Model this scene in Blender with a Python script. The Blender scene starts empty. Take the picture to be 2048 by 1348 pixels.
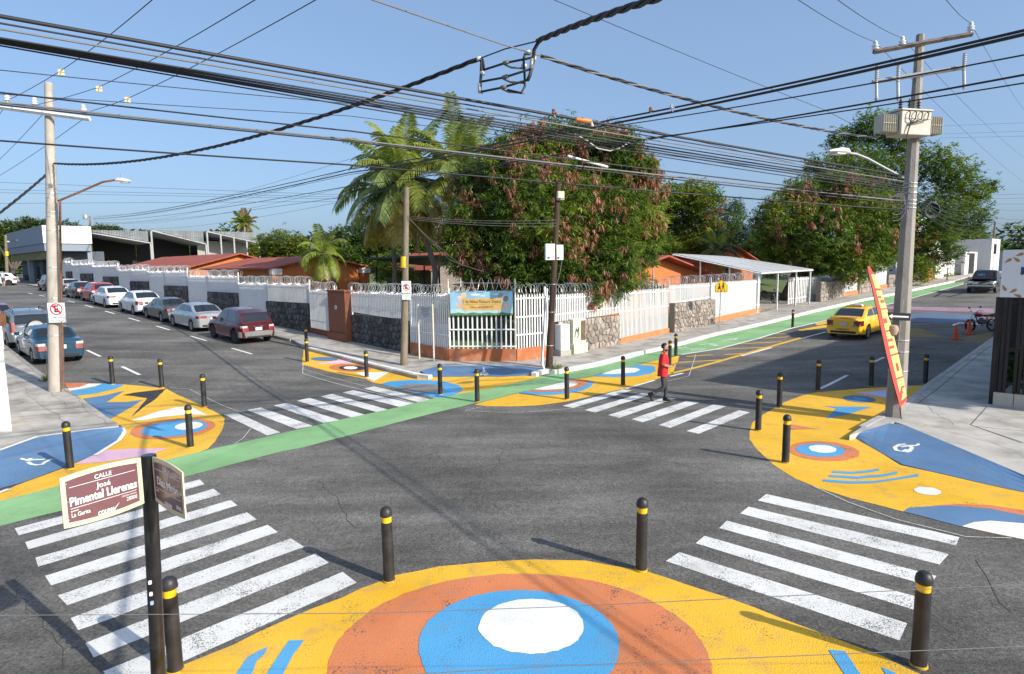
import bpy, bmesh, math, random
from mathutils import Vector, Matrix
R = math.radians
scene = bpy.context.scene
COL = scene.collection
random.seed(7)

# ------------------------------------------------------------------ camera
F_PX, PITCH, ROLL, CAM_H = 1250.0, 0.11325657, -0.01271069, 4.1
FW = Vector((0, math.cos(PITCH), -math.sin(PITCH)))
U0 = Vector((0, math.sin(PITCH), math.cos(PITCH)))
R0 = Vector((1, 0, 0))
RT = R0*math.cos(ROLL) + U0*math.sin(ROLL)
UP = -R0*math.sin(ROLL) + U0*math.cos(ROLL)
CAM = Vector((0, 0, CAM_H))
cam_d = bpy.data.cameras.new('camera')
cam = bpy.data.objects.new('camera', cam_d)
COL.objects.link(cam)
m = Matrix((RT, UP, -FW)).transposed().to_4x4()
m.translation = CAM
cam.matrix_world = m
cam_d.sensor_fit = 'HORIZONTAL'
cam_d.sensor_width = 36.0
cam_d.lens = F_PX/2048*36.0
cam_d.clip_end = 3000
cam_d.clip_start = 0.1
scene.camera = cam

# ------------------------------------------------------------------ world, sun
SUN_AZ, SUN_EL = -35.5, 30.0       # direction towards the sun, degrees from +x
w = bpy.data.worlds.new('World')
scene.world = w
w.use_nodes = True
nt = w.node_tree
nt.nodes.clear()
out = nt.nodes.new('ShaderNodeOutputWorld')
bg = nt.nodes.new('ShaderNodeBackground')
sky = nt.nodes.new('ShaderNodeTexSky')
sky.sky_type = 'NISHITA'
sky.sun_disc = False
sky.sun_elevation = R(SUN_EL)
sky.sun_rotation = R(90 - SUN_AZ)
sky.altitude = 0
sky.air_density = 0.9
sky.dust_density = 3.0
sky.ozone_density = 4.2
bg.inputs['Strength'].default_value = 0.15
hz = nt.nodes.new('ShaderNodeMix'); hz.data_type = 'RGBA'; hz.inputs['Factor'].default_value = .45   # even summer haze
hz.inputs['B'].default_value = (1.62, 2.45, 3.62, 1)
nt.links.new(sky.outputs[0], hz.inputs['A'])
nt.links.new(hz.outputs['Result'], bg.inputs['Color'])
nt.links.new(bg.outputs[0], out.inputs['Surface'])
sd = bpy.data.lights.new('sun', 'SUN')
sd.energy = 4.3
sd.angle = R(0.53)
sd.color = (1.0, 0.93, 0.82)
sun = bpy.data.objects.new('sun', sd)
sdir = Vector((math.cos(R(SUN_EL))*math.cos(R(SUN_AZ)), math.cos(R(SUN_EL))*math.sin(R(SUN_AZ)), math.sin(R(SUN_EL))))
sun.rotation_euler = sdir.to_track_quat('Z', 'Y').to_euler()
sun.location = (30, -30, 40)
COL.objects.link(sun)
vs = scene.view_settings
vs.view_transform = 'Standard'
vs.look = 'None'
vs.gamma = 1
vs.use_curve_mapping = False
vs.exposure = 0.5

# ------------------------------------------------------------------ terrain and pixel helpers
UA = Vector((math.cos(R(137)), math.sin(R(137))))     # along street A (away to the left)
UB = Vector((math.cos(R(44.5)), math.sin(R(44.5))))   # along street B (away to the right)
C0 = Vector((0.63, 14.41))
_det = UA.x*UB.y - UA.y*UB.x
def uv(x, y):
    dx, dy = x-C0.x, y-C0.y
    return ((dx*UB.y - dy*UB.x)/_det, (UA.x*dy - UA.y*dx)/_det)
def xy(u, v):
    return C0 + UA*u + UB*v
def _prof(segs):
    ts = sorted(set([t0+k for t0, s in segs for k in (0, 1, 2, 3, 4)]))
    def fz(t):
        z = 0.; prev = 0.
        for t0, sl in segs:
            ds = sl-prev; prev = sl; d = t-t0
            if d > 0: z += ds*(d*d/8. if d < 4 else d-2.)
        return z
    return ts, [fz(t) for t in ts]
UBK, UZ = _prof([(9.5, .047), (46, .022), (118, 0.0)])
VBK, VZ = _prof([(10.5, .038), (75, 0.0)])
def _interp(t, ts, zs):
    if t <= ts[0]: return zs[0]
    if t >= ts[-1]: return zs[-1]
    for i in range(len(ts)-1):
        if t <= ts[i+1]:
            k = (t-ts[i])/(ts[i+1]-ts[i])
            return zs[i]*(1-k)+zs[i+1]*k
def tzuv(u, v): return _interp(u, UBK, UZ)+_interp(v, VBK, VZ)
def tz(x, y): return tzuv(*uv(x, y))
def P3(u, v, dz=0.0):
    p = xy(u, v)
    return Vector((p.x, p.y, tzuv(u, v)+dz))
def ray(px, py): return FW + RT*((px-1024)/F_PX) - UP*((py-674)/F_PX)
def at(px, py, D): return CAM + ray(px, py)*D
def G(px, py, dz=0.0):
    d = ray(px, py)
    def g(D):
        p = CAM+d*D
        return p.z-tz(p.x, p.y)-dz
    a = b = 2.0
    while g(b) > 0:
        a = b; b *= 1.06
        if b > 600: return CAM+d*600
    for _ in range(26):
        mm = (a+b)/2
        if g(mm) > 0: a = mm
        else: b = mm
    return CAM+d*b
def PJ(p):
    q = Vector(p)-CAM; z = q.dot(FW)
    return (1024+F_PX*q.dot(RT)/z, 674-F_PX*q.dot(UP)/z, z)
def height_to(base, py):
    """height above base at which a vertical line through base meets pixel row py"""
    lo, hi = -2.0, 30.0
    for _ in range(40):
        mm = (lo+hi)/2
        if PJ(base+Vector((0, 0, mm)))[1] > py: lo = mm
        else: hi = mm
    return lo
def ZM(ox, oy, s): return lambda pts: [(ox+x/s, oy+y/s) for x, y in pts]
Z5 = ZM(0, 720, 3.3696); Z6 = ZM(1450, 680, 3.209); Z7 = ZM(0, 900, 2.695)
Z8 = ZM(560, 680, 2.2756); ZF = ZM(590, 680, 5.535); ZG = ZM(930, 680, 4.357)
ZN1 = ZM(370, 1090, 2.56); ZN2 = ZM(1100, 1090, 2.56); ZH = ZM(1340, 560, 5.389)
ZT = ZM(1640, 500, 3.745); Z4 = ZM(1500, 420, 3.737); Z1 = ZM(0, 400, 3.657)
def ell(cx, cy, rx, ry, rot=0, n=40, a0=0, a1=360):
    o = []
    for i in range(n):
        a = R(a0+(a1-a0)*i/n); x, y = rx*math.cos(a), ry*math.sin(a)
        o.append((cx+x*math.cos(R(rot))-y*math.sin(R(rot)), cy+x*math.sin(R(rot))+y*math.cos(R(rot))))
    return o

# ------------------------------------------------------------------ materials
MATS = {}
def _n(nt, t, **kw):
    n = nt.nodes.new(t)
    for k, v in kw.items(): setattr(n, k, v)
    return n
def mat(name, col, rough=0.6, metal=0.0, var=0.12, scale=6.0, bump=0.0, bscale=40.0, spec=0.5, coat=0.0, stretch=None, dirt=None, dscale=1.5, damt=0.5, trans=0.0, alpha=1.0, sss=0, rand=0.0):
    """procedural principled material: noise varies the colour, optional dirt colour by a second noise, optional bump"""
    if name in MATS: return MATS[name]
    mt = bpy.data.materials.new(name); mt.use_nodes = True
    nt = mt.node_tree; L = nt.links
    bs = nt.nodes['Principled BSDF']
    tc = _n(nt, 'ShaderNodeTexCoord'); mp = _n(nt, 'ShaderNodeMapping')
    L.new(tc.outputs['Object'], mp.inputs['Vector'])
    if stretch: mp.inputs['Scale'].default_value = stretch
    nz = _n(nt, 'ShaderNodeTexNoise'); nz.inputs['Scale'].default_value = scale; nz.inputs['Detail'].default_value = 5
    L.new(mp.outputs[0], nz.inputs['Vector'])
    mx = _n(nt, 'ShaderNodeMix', data_type='RGBA')
    mx.inputs['A'].default_value = tuple(min(1, c*(1-var)) for c in col)+(1,)
    mx.inputs['B'].default_value = tuple(min(1, c*(1+var)) for c in col)+(1,)
    mr = _n(nt, 'ShaderNodeMapRange'); mr.inputs[1].default_value = .3; mr.inputs[2].default_value = .7
    L.new(nz.outputs['Fac'], mr.inputs[0]); L.new(mr.outputs[0], mx.inputs['Factor'])
    last = mx.outputs['Result']
    if dirt:
        n2 = _n(nt, 'ShaderNodeTexNoise'); n2.inputs['Scale'].default_value = dscale; n2.inputs['Detail'].default_value = 8; n2.inputs['Roughness'].default_value = .65
        L.new(tc.outputs['Object'], n2.inputs['Vector'])
        m2 = _n(nt, 'ShaderNodeMapRange'); m2.inputs[1].default_value = .48; m2.inputs[2].default_value = .72; m2.inputs[4].default_value = damt
        L.new(n2.outputs['Fac'], m2.inputs[0])
        mx2 = _n(nt, 'ShaderNodeMix', data_type='RGBA'); mx2.inputs['B'].default_value = tuple(dirt)+(1,)
        L.new(m2.outputs[0], mx2.inputs['Factor']); L.new(last, mx2.inputs['A']); last = mx2.outputs['Result']
    if rand:
        oi = _n(nt, 'ShaderNodeObjectInfo'); hs = _n(nt, 'ShaderNodeHueSaturation')
        m3 = _n(nt, 'ShaderNodeMapRange'); m3.inputs[3].default_value = 1-rand; m3.inputs[4].default_value = 1+rand
        L.new(oi.outputs['Random'], m3.inputs[0]); L.new(m3.outputs[0], hs.inputs['Value']); L.new(last, hs.inputs['Color']); last = hs.outputs[0]
    L.new(last, bs.inputs['Base Color'])
    bs.inputs['Roughness'].default_value = rough; bs.inputs['Metallic'].default_value = metal
    bs.inputs['Specular IOR Level'].default_value = spec; bs.inputs['Coat Weight'].default_value = coat
    bs.inputs['Coat Roughness'].default_value = .06
    if trans: bs.inputs['Transmission Weight'].default_value = trans
    if alpha < 1: bs.inputs['Alpha'].default_value = alpha
    if bump:
        nb = _n(nt, 'ShaderNodeTexNoise'); nb.inputs['Scale'].default_value = bscale; nb.inputs['Detail'].default_value = 4
        L.new(mp.outputs[0], nb.inputs['Vector'])
        b = _n(nt, 'ShaderNodeBump'); b.inputs['Strength'].default_value = bump; b.inputs['Distance'].default_value = .02
        L.new(nb.outputs['Fac'], b.inputs['Height']); L.new(b.outputs[0], bs.inputs['Normal'])
    MATS[name] = mt
    return mt

def aggregate(nt, L, tc):
    """fine stone-chip pattern: returns (value socket 0..1, bump normal socket)"""
    n1 = _n(nt, 'ShaderNodeTexNoise'); n1.inputs['Scale'].default_value = 24; n1.inputs['Detail'].default_value = 6; n1.inputs['Roughness'].default_value = .78
    L.new(tc, n1.inputs['Vector'])
    v1 = _n(nt, 'ShaderNodeTexVoronoi'); v1.inputs['Scale'].default_value = 60
    L.new(tc, v1.inputs['Vector'])
    ad = _n(nt, 'ShaderNodeMath', operation='ADD'); L.new(n1.outputs['Fac'], ad.inputs[0]); L.new(v1.outputs['Distance'], ad.inputs[1])
    b = _n(nt, 'ShaderNodeBump'); b.inputs['Strength'].default_value = .4; b.inputs['Distance'].default_value = .010
    L.new(ad.outputs[0], b.inputs['Height'])
    return n1.outputs['Fac'], v1, b.outputs[0]

def asphalt_mat():
    mt = bpy.data.materials.new('asphalt'); mt.use_nodes = True
    nt = mt.node_tree; L = nt.links; bs = nt.nodes['Principled BSDF']
    tcn = _n(nt, 'ShaderNodeTexCoord'); tc = tcn.outputs['Object']
    agg, vor, nrm = aggregate(nt, L, tc)
    cr = _n(nt, 'ShaderNodeValToRGB')
    cr.color_ramp.elements[0].position = .30; cr.color_ramp.elements[0].color = (.030, .029, .027, 1)
    cr.color_ramp.elements[1].position = .72; cr.color_ramp.elements[1].color = (.31, .293, .266, 1)
    L.new(agg, cr.inputs['Fac'])
    # lighter worn patches and darker traffic smears
    big = _n(nt, 'ShaderNodeTexNoise'); big.inputs['Scale'].default_value = .26; big.inputs['Detail'].default_value = 7; big.inputs['Roughness'].default_value = .6
    L.new(tc, big.inputs['Vector'])
    m1 = _n(nt, 'ShaderNodeMapRange'); m1.inputs[1].default_value = .36; m1.inputs[2].default_value = .66; m1.inputs[3].default_value = .56; m1.inputs[4].default_value = 1.18
    L.new(big.outputs['Fac'], m1.inputs[0])
    fac = m1.outputs[0]
    for ang, sc, lo in ((137, 1.4, .84), (44.5, 1.6, .86)):
        mp = _n(nt, 'ShaderNodeMapping'); mp.inputs['Rotation'].default_value = (0, 0, -R(ang)); mp.inputs['Scale'].default_value = (.16, 1.0, 1.0)
        mp.vector_type = 'TEXTURE' if False else 'POINT'
        L.new(tc, mp.inputs['Vector'])
        nz = _n(nt, 'ShaderNodeTexNoise'); nz.inputs['Scale'].default_value = sc; nz.inputs['Detail'].default_value = 4
        L.new(mp.outputs[0], nz.inputs['Vector'])
        mr = _n(nt, 'ShaderNodeMapRange'); mr.inputs[1].default_value = .40; mr.inputs[2].default_value = .62; mr.inputs[3].default_value = lo; mr.inputs[4].default_value = 1.08
        L.new(nz.outputs['Fac'], mr.inputs[0])
        mu = _n(nt, 'ShaderNodeMath', operation='MULTIPLY'); L.new(fac, mu.inputs[0]); L.new(mr.outputs[0], mu.inputs[1]); fac = mu.outputs[0]
    # medium speckle
    md = _n(nt, 'ShaderNodeTexNoise'); md.inputs['Scale'].default_value = 7; md.inputs['Detail'].default_value = 6; md.inputs['Roughness'].default_value = .7
    L.new(tc, md.inputs['Vector'])
    mm = _n(nt, 'ShaderNodeMapRange'); mm.inputs[1].default_value = .3; mm.inputs[2].default_value = .7; mm.inputs[3].default_value = .70; mm.inputs[4].default_value = 1.26
    L.new(md.outputs['Fac'], mm.inputs[0])
    mu = _n(nt, 'ShaderNodeMath', operation='MULTIPLY'); L.new(fac, mu.inputs[0]); L.new(mm.outputs[0], mu.inputs[1]); fac = mu.outputs[0]
    # cracks
    wp = _n(nt, 'ShaderNodeTexNoise'); wp.inputs['Scale'].default_value = .9; wp.inputs['Detail'].default_value = 5
    L.new(tc, wp.inputs['Vector'])
    mixv = _n(nt, 'ShaderNodeMix', data_type='VECTOR'); mixv.inputs['Factor'].default_value = .35
    L.new(tc, mixv.inputs['A']); L.new(wp.outputs['Color'], mixv.inputs['B'])
    vc = _n(nt, 'ShaderNodeTexVoronoi', feature='DISTANCE_TO_EDGE'); vc.inputs['Scale'].default_value = .42
    L.new(mixv.outputs['Result'], vc.inputs['Vector'])
    c1 = _n(nt, 'ShaderNodeMapRange'); c1.inputs[1].default_value = 0; c1.inputs[2].default_value = .004; c1.inputs[3].default_value = .6; c1.inputs[4].default_value = 1
    L.new(vc.outputs['Distance'], c1.inputs[0])
    cmask = _n(nt, 'ShaderNodeMapRange'); cmask.inputs[1].default_value = .50; cmask.inputs[2].default_value = .60
    L.new(wp.outputs['Fac'], cmask.inputs[0])
    cm = _n(nt, 'ShaderNodeMix', data_type='FLOAT'); cm.inputs['A'].default_value = 1
    L.new(cmask.outputs[0], cm.inputs['Factor']); L.new(c1.outputs[0], cm.inputs['B'])
    mu = _n(nt, 'ShaderNodeMath', operation='MULTIPLY'); L.new(fac, mu.inputs[0]); L.new(cm.outputs['Result'], mu.inputs[1]); fac = mu.outputs[0]
    mul = _n(nt, 'ShaderNodeVectorMath', operation='SCALE'); L.new(cr.outputs[0], mul.inputs[0]); L.new(fac, mul.inputs['Scale'])
    L.new(mul.outputs[0], bs.inputs['Base Color'])
    bs.inputs['Roughness'].default_value = .82
    bs.inputs['Specular IOR Level'].default_value = .35
    L.new(nrm, bs.inputs['Normal'])
    return mt

def paint(name, col, wear=.25, chip=.5, fade=.12):
    """road paint: keeps the road's stone-chip relief; worn flecks and scuffed patches show the asphalt"""
    if name in MATS: return MATS[name]
    mt = bpy.data.materials.new(name); mt.use_nodes = True
    nt = mt.node_tree; L = nt.links; bs = nt.nodes['Principled BSDF']
    tcn = _n(nt, 'ShaderNodeTexCoord'); tc = tcn.outputs['Object']
    agg, vor, nrm = aggregate(nt, L, tc)
    patch = _n(nt, 'ShaderNodeTexNoise'); patch.inputs['Scale'].default_value = 1.9; patch.inputs['Detail'].default_value = 9; patch.inputs['Roughness'].default_value = .72
    L.new(tc, patch.inputs['Vector'])
    # flecks: aggregate noise beyond a threshold lowered inside worn patches
    fl = _n(nt, 'ShaderNodeTexNoise'); fl.inputs['Scale'].default_value = 42; fl.inputs['Detail'].default_value = 5; fl.inputs['Roughness'].default_value = .7
    L.new(tc, fl.inputs['Vector'])
    pr = _n(nt, 'ShaderNodeMapRange'); pr.inputs[1].default_value = .42; pr.inputs[2].default_value = .78; pr.inputs[3].default_value = 0; pr.inputs[4].default_value = wear*.62
    L.new(patch.outputs['Fac'], pr.inputs[0])
    ad = _n(nt, 'ShaderNodeMath', operation='ADD'); L.new(pr.outputs[0], ad.inputs[0]); L.new(fl.outputs['Fac'], ad.inputs[1])
    th = _n(nt, 'ShaderNodeMapRange'); th.inputs[1].default_value = .735-chip*.14; th.inputs[2].default_value = .80-chip*.14; th.inputs[4].default_value = .85
    L.new(ad.outputs[0], th.inputs[0])
    # fading
    fd = _n(nt, 'ShaderNodeTexNoise'); fd.inputs['Scale'].default_value = .6; fd.inputs['Detail'].default_value = 6
    L.new(tc, fd.inputs['Vector'])
    mx0 = _n(nt, 'ShaderNodeMix', data_type='RGBA')
    mx0.inputs['A'].default_value = tuple(c*(1-fade) for c in col)+(1,)
    g = sum(col)/3
    mx0.inputs['B'].default_value = tuple(min(1, (c*(1+fade*.6))*.94+g*.06) for c in col)+(1,)
    fr = _n(nt, 'ShaderNodeMapRange'); fr.inputs[1].default_value = .35; fr.inputs[2].default_value = .65
    L.new(fd.outputs['Fac'], fr.inputs[0]); L.new(fr.outputs[0], mx0.inputs['Factor'])
    # dusty scuffs
    sc = _n(nt, 'ShaderNodeTexNoise'); sc.inputs['Scale'].default_value = 2.3; sc.inputs['Detail'].default_value = 8; sc.inputs['Roughness'].default_value = .7
    L.new(tc, sc.inputs['Vector'])
    sr = _n(nt, 'ShaderNodeMapRange'); sr.inputs[1].default_value = .52; sr.inputs[2].default_value = .75; sr.inputs[4].default_value = wear*1.2
    L.new(sc.outputs['Fac'], sr.inputs[0])
    mxs = _n(nt, 'ShaderNodeMix', data_type='RGBA'); mxs.inputs['B'].default_value = (.22, .20, .18, 1)
    L.new(sr.outputs[0], mxs.inputs['Factor']); L.new(mx0.outputs['Result'], mxs.inputs['A'])
    mx = _n(nt, 'ShaderNodeMix', data_type='RGBA'); mx.inputs['B'].default_value = (.075, .073, .07, 1)
    L.new(th.outputs[0], mx.inputs['Factor']); L.new(mxs.outputs['Result'], mx.inputs['A'])
    L.new(mx.outputs['Result'], bs.inputs['Base Color'])
    bs.inputs['Roughness'].default_value = .7
    bs.inputs['Specular IOR Level'].default_value = .35
    L.new(nrm, bs.inputs['Normal'])
    MATS[name] = mt
    return mt

# ------------------------------------------------------------------ mesh helpers
def tag(o, label=None, cat=None, group=None, kind=None):
    if label: o['label'] = label
    if cat: o['category'] = cat
    if group: o['group'] = group
    if kind: o['kind'] = kind
    return o
def link(o, parent=None):
    COL.objects.link(o)
    if parent is not None: o.parent = parent
    return o
def empty(name, loc, rz=0.0, label=None, cat=None, group=None):
    o = bpy.data.objects.new(name, None); COL.objects.link(o)
    o.empty_display_size = .2
    o.location = loc; o.rotation_euler = (0, 0, rz)
    return tag(o, label, cat, group)
class MB:
    def __init__(s): s.v = []; s.f = []; s.mi = []; s.cur = 0
    def add(s, vs, fs):
        b = len(s.v); s.v += [tuple(p) for p in vs]
        for q in fs: s.f.append(tuple(b+i for i in q)); s.mi.append(s.cur)
        return s
    def box(s, c, d, rz=0.0, M=None, taper=1.0):
        x, y, z = d[0]/2, d[1]/2, d[2]/2
        ps = [Vector((sx*x*(taper if sz > 0 else 1), sy*y*(taper if sz > 0 else 1), sz*z)) for sz in (-1, 1) for sy in (-1, 1) for sx in (-1, 1)]
        if M is not None: ps = [M @ p for p in ps]
        if rz: ps = [Matrix.Rotation(rz, 3, 'Z') @ p for p in ps]
        c = Vector(c); ps = [p+c for p in ps]
        return s.add(ps, [(0, 2, 3, 1), (4, 5, 7, 6), (0, 1, 5, 4), (2, 6, 7, 3), (0, 4, 6, 2), (1, 3, 7, 5)])
    def tube(s, pts, r, n=6, cap=True):
        pts = [Vector(p) for p in pts]
        rs = r if isinstance(r, (list, tuple)) else [r]*len(pts)
        rings = []; prev = None
        for i, p in enumerate(pts):
            t = (pts[min(i+1, len(pts)-1)]-pts[max(i-1, 0)])
            if t.length < 1e-9: t = Vector((0, 0, 1))
            t.normalize()
            if prev is None:
                a = Vector((0, 0, 1)) if abs(t.z) < .9 else Vector((1, 0, 0))
                x = t.cross(a).normalized()
            else:
                x = (prev-t*prev.dot(t))
                x = x.normalized() if x.length > 1e-6 else t.orthogonal().normalized()
            prev = x; y = t.cross(x)
            rings.append([p+(x*math.cos(2*math.pi*k/n)+y*math.sin(2*math.pi*k/n))*rs[i] for k in range(n)])
        vs = [q for rg in rings for q in rg]; fs = []
        for i in range(len(rings)-1):
            for k in range(n):
                a = i*n+k; b = i*n+(k+1) % n
                fs.append((a, b, b+n, a+n))
        if cap: fs += [tuple(range(n))[::-1], tuple(range((len(rings)-1)*n, len(rings)*n))]
        return s.add(vs, fs)
    def lathe(s, prof, c=(0, 0, 0), n=12, M=None):
        c = Vector(c); vs = []; fs = []
        for r_, z in prof:
            for k in range(n):
                p = Vector((r_*math.cos(2*math.pi*k/n), r_*math.sin(2*math.pi*k/n), z))
                if M is not None: p = M @ p
                vs.append(p+c)
        for i in range(len(prof)-1):
            for k in range(n):
                a = i*n+k; b = i*n+(k+1) % n
                fs.append((a, b, b+n, a+n))
        fs += [tuple(range(n))[::-1], tuple(range((len(prof)-1)*n, len(prof)*n))]
        return s.add(vs, fs)
    def prism(s, poly, d, M=None):
        """poly: 2D points (x,z) in a vertical plane, thickness d along y (from 0 to d); M 4x4 placing it"""
        n = len(poly)
        ps = [Vector((x, 0, z)) for x, z in poly]+[Vector((x, d, z)) for x, z in poly]
        if M is not None: ps = [M @ p for p in ps]
        fs = [tuple(range(n)), tuple(range(n, 2*n))[::-1]]+[(i, i+n, (i+1) % n+n, (i+1) % n) for i in range(n)]
        return s.add(ps, fs)
    def loft(s, rings, closed=True, cap=True):
        n = len(rings[0]); vs = [p for r_ in rings for p in r_]; fs = []
        for i in range(len(rings)-1):
            for k in range(n if closed else n-1):
                a = i*n+k; b = i*n+(k+1) % n
                fs.append((a, b, b+n, a+n))
        if cap: fs += [tuple(range(n))[::-1], tuple(range((len(rings)-1)*n, len(rings)*n))]
        return s.add(vs, fs)
    def mesh(s, name):
        me = bpy.data.meshes.new(name); me.from_pydata(s.v, [], s.f); me.validate(); me.update()
        return me
    def build(s, name, m_, parent=None, smooth=False, fix=True, bevel=0):
        me = s.mesh(name)
        ms = m_ if isinstance(m_, (list, tuple)) else [m_]
        for q in ms: me.materials.append(q)
        if len(ms) > 1:
            for p, i in zip(me.polygons, s.mi): p.material_index = i
        if fix or bevel:
            bm = bmesh.new(); bm.from_mesh(me)
            if bevel: bmesh.ops.bevel(bm, geom=[e for e in bm.edges if len(e.link_faces) == 2 and e.calc_face_angle(0) > .6], offset=bevel, segments=1, affect='EDGES', clamp_overlap=True)
            if fix: bmesh.ops.recalc_face_normals(bm, faces=bm.faces)
            bm.to_mesh(me); bm.free()
        if smooth:
            for p in me.polygons: p.use_smooth = True
            if smooth != 'all':
                try: me.set_sharp_from_angle(angle=R(38))
                except Exception: pass
        o = bpy.data.objects.new(name, me)
        return link(o, parent)
def obj_from(name, me, parent=None):
    return link(bpy.data.objects.new(name, me), parent)
def copy_tree(o, parent=None):
    c = o.copy(); COL.objects.link(c); c.parent = parent
    for ch in list(o.children): copy_tree(ch, c)
    return c
def text_mesh(txt, size, bold=0.0, xs=1.0, align='CENTER', depth=.002, res=3, shear=0.0):
    cu = bpy.data.curves.new('txt', 'FONT'); cu.body = txt; cu.size = size; cu.align_x = align; cu.align_y = 'CENTER'
    cu.extrude = depth; cu.resolution_u = res; cu.shear = shear; cu.offset = bold
    o = bpy.data.objects.new('txt', cu); COL.objects.link(o)
    dg = bpy.context.evaluated_depsgraph_get()
    me = bpy.data.meshes.new_from_object(o.evaluated_get(dg))
    bpy.data.objects.remove(o); bpy.data.curves.remove(cu)
    if xs != 1.0:
        for v in me.vertices: v.co.x *= xs
    return me
def text_obj(name, txt, size, M, m_, parent=None, **kw):
    me = text_mesh(txt, size, **kw); me.transform(M); me.materials.clear(); me.materials.append(m_)
    return obj_from(name, me, parent)
def plane_frame(o, xdir, up=Vector((0, 0, 1))):
    """4x4: local x along xdir, local y along up, local z = outward"""
    x = Vector(xdir).normalized(); y = Vector(up).normalized(); z = x.cross(y).normalized(); y = z.cross(x)
    mm = Matrix((x, y, z)).transposed().to_4x4(); mm.translation = Vector(o)
    return mm
def ground_poly(name, pts, dz, m_, parent=None, skirt=0.0, zfun=None, kind=None):
    """pts: list of world (x,y) ; surface laid on the terrain at height dz, cut along the terrain's fold lines"""
    bm = bmesh.new()
    vs = [bm.verts.new((p[0], p[1], 0)) for p in pts]
    bm.faces.new(vs)
    us = [uv(p[0], p[1]) for p in pts]
    ulo, uhi = min(a[0] for a in us), max(a[0] for a in us); vlo, vhi = min(a[1] for a in us), max(a[1] for a in us)
    nA = Vector((-UB.y, UB.x, 0)); nB = Vector((-UA.y, UA.x, 0))
    for t in UBK:
        if ulo < t < uhi: bmesh.ops.bisect_plane(bm, geom=bm.verts[:]+bm.edges[:]+bm.faces[:], plane_co=(*xy(t, 0), 0), plane_no=nA)
    for t in VBK:
        if vlo < t < vhi: bmesh.ops.bisect_plane(bm, geom=bm.verts[:]+bm.edges[:]+bm.faces[:], plane_co=(*xy(0, t), 0), plane_no=nB)
    bmesh.ops.triangulate(bm, faces=bm.faces[:])
    for v in bm.verts: v.co.z = (zfun(v.co.x, v.co.y) if zfun else tz(v.co.x, v.co.y)+dz)
    bmesh.ops.recalc_face_normals(bm, faces=bm.faces)
    if sum(f.normal.z for f in bm.faces) < 0: bmesh.ops.reverse_faces(bm, faces=bm.faces)
    if skirt:
        be = [e for e in bm.edges if len(e.link_faces) == 1]
        r_ = bmesh.ops.extrude_edge_only(bm, edges=be)
        for v in [g for g in r_['geom'] if isinstance(g, bmesh.types.BMVert)]: v.co.z -= skirt
    me = bpy.data.meshes.new(name); bm.to_mesh(me); bm.free()
    me.materials.append(m_)
    o = obj_from(name, me, parent)
    if kind: o['kind'] = kind
    return o
def wob(pts, step=.3, amp=.009):
    o = []
    for i, p in enumerate(pts):
        a, b = Vector(p[:2]), Vector(pts[(i+1) % len(pts)][:2]); n = max(1, int((b-a).length/step))
        for k in range(n):
            q = a.lerp(b, k/n); o.append((q.x+random.uniform(-amp, amp), q.y+random.uniform(-amp, amp)))
    return o
def gp(pts, dz=0.0): return [tuple(G(x, y, dz).to_2d()) for x, y in pts]
def pstrip(pts, w_):
    """thick pixel polyline (vertical thickness w_ px) as polygon"""
    return [(x, y-w_/2) for x, y in pts]+[(x, y+w_/2) for x, y in pts[::-1]]
def line_strip(pts, w_):
    """world xy polyline with width w_ (m) -> polygon"""
    a = []; b = []
    for i, p in enumerate(pts):
        p = Vector(p); t = (Vector(pts[min(i+1, len(pts)-1)])-Vector(pts[max(i-1, 0)])).normalized(); n = Vector((-t.y, t.x))*w_/2
        a.append(tuple(p+n)); b.append(tuple(p-n))
    return a+b[::-1]
# ================================================================== GROUND
M_ASPH = asphalt_mat()
M_CONC = mat('pavement_concrete', (.40, .375, .335), .9, var=.18, scale=1.6, bump=.3, bscale=30, dirt=(.17, .15, .125), dscale=1.3, damt=.9)
M_CONC2 = mat('pavement_concrete_pale', (.45, .43, .39), .9, var=.14, scale=1.4, bump=.25, bscale=30, dirt=(.22, .20, .18), dscale=1.1, damt=.85)
M_GRASS = mat('yard_grass', (.085, .13, .035), .95, var=.5, scale=9, bump=.6, bscale=25, dirt=(.19, .15, .09), dscale=.5, damt=.7)
M_EARTH = mat('yard_earth', (.20, .165, .12), .95, var=.25, scale=3, bump=.4, bscale=20, dirt=(.08, .10, .03), dscale=.6, damt=.8)
M_KERB_W = mat('kerb_white', (.74, .73, .70), .85, var=.06, scale=3, bump=.3, bscale=25, dirt=(.32, .28, .23), dscale=2.2, damt=.65)
M_KERB = mat('kerb_concrete', (.30, .28, .25), .9, var=.2, scale=3, bump=.4, bscale=25, dirt=(.12, .11, .10), dscale=1.5, damt=.7)
P_WHITE = paint('paint_white', (.72, .71, .68), .40, .8)
P_WHITE2 = paint('paint_white_fresh', (.80, .80, .78), .16, .3)
P_YEL = paint('paint_yellow', (.80, .45, .02), .40, .42, .12)
P_YEL2 = paint('paint_yellow_ochre', (.72, .36, .025), .42, .45, .15)
P_GREEN = paint('paint_green', (.24, .46, .20), .42, .30, .18)
P_LBLUE = paint('paint_sky_blue', (.075, .34, .62), .34, .35)
P_DBLUE = paint('paint_deep_blue', (.095, .20, .36), .38, .22, .18)
P_ORANGE = paint('paint_orange', (.64, .205, .075), .5, .4, .14)
P_PINK = paint('paint_pink', (.72, .45, .58), .25, .3)
P_LAV = paint('paint_lavender', (.55, .56, .78), .25, .3)
P_BLK = paint('paint_charcoal', (.035, .034, .036), .2, .2)
P_GREY = paint('paint_grey_scuff', (.24, .21, .19), .5, .6)
P_MAROON = paint('paint_maroon', (.26, .10, .10), .3, .4)

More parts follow.
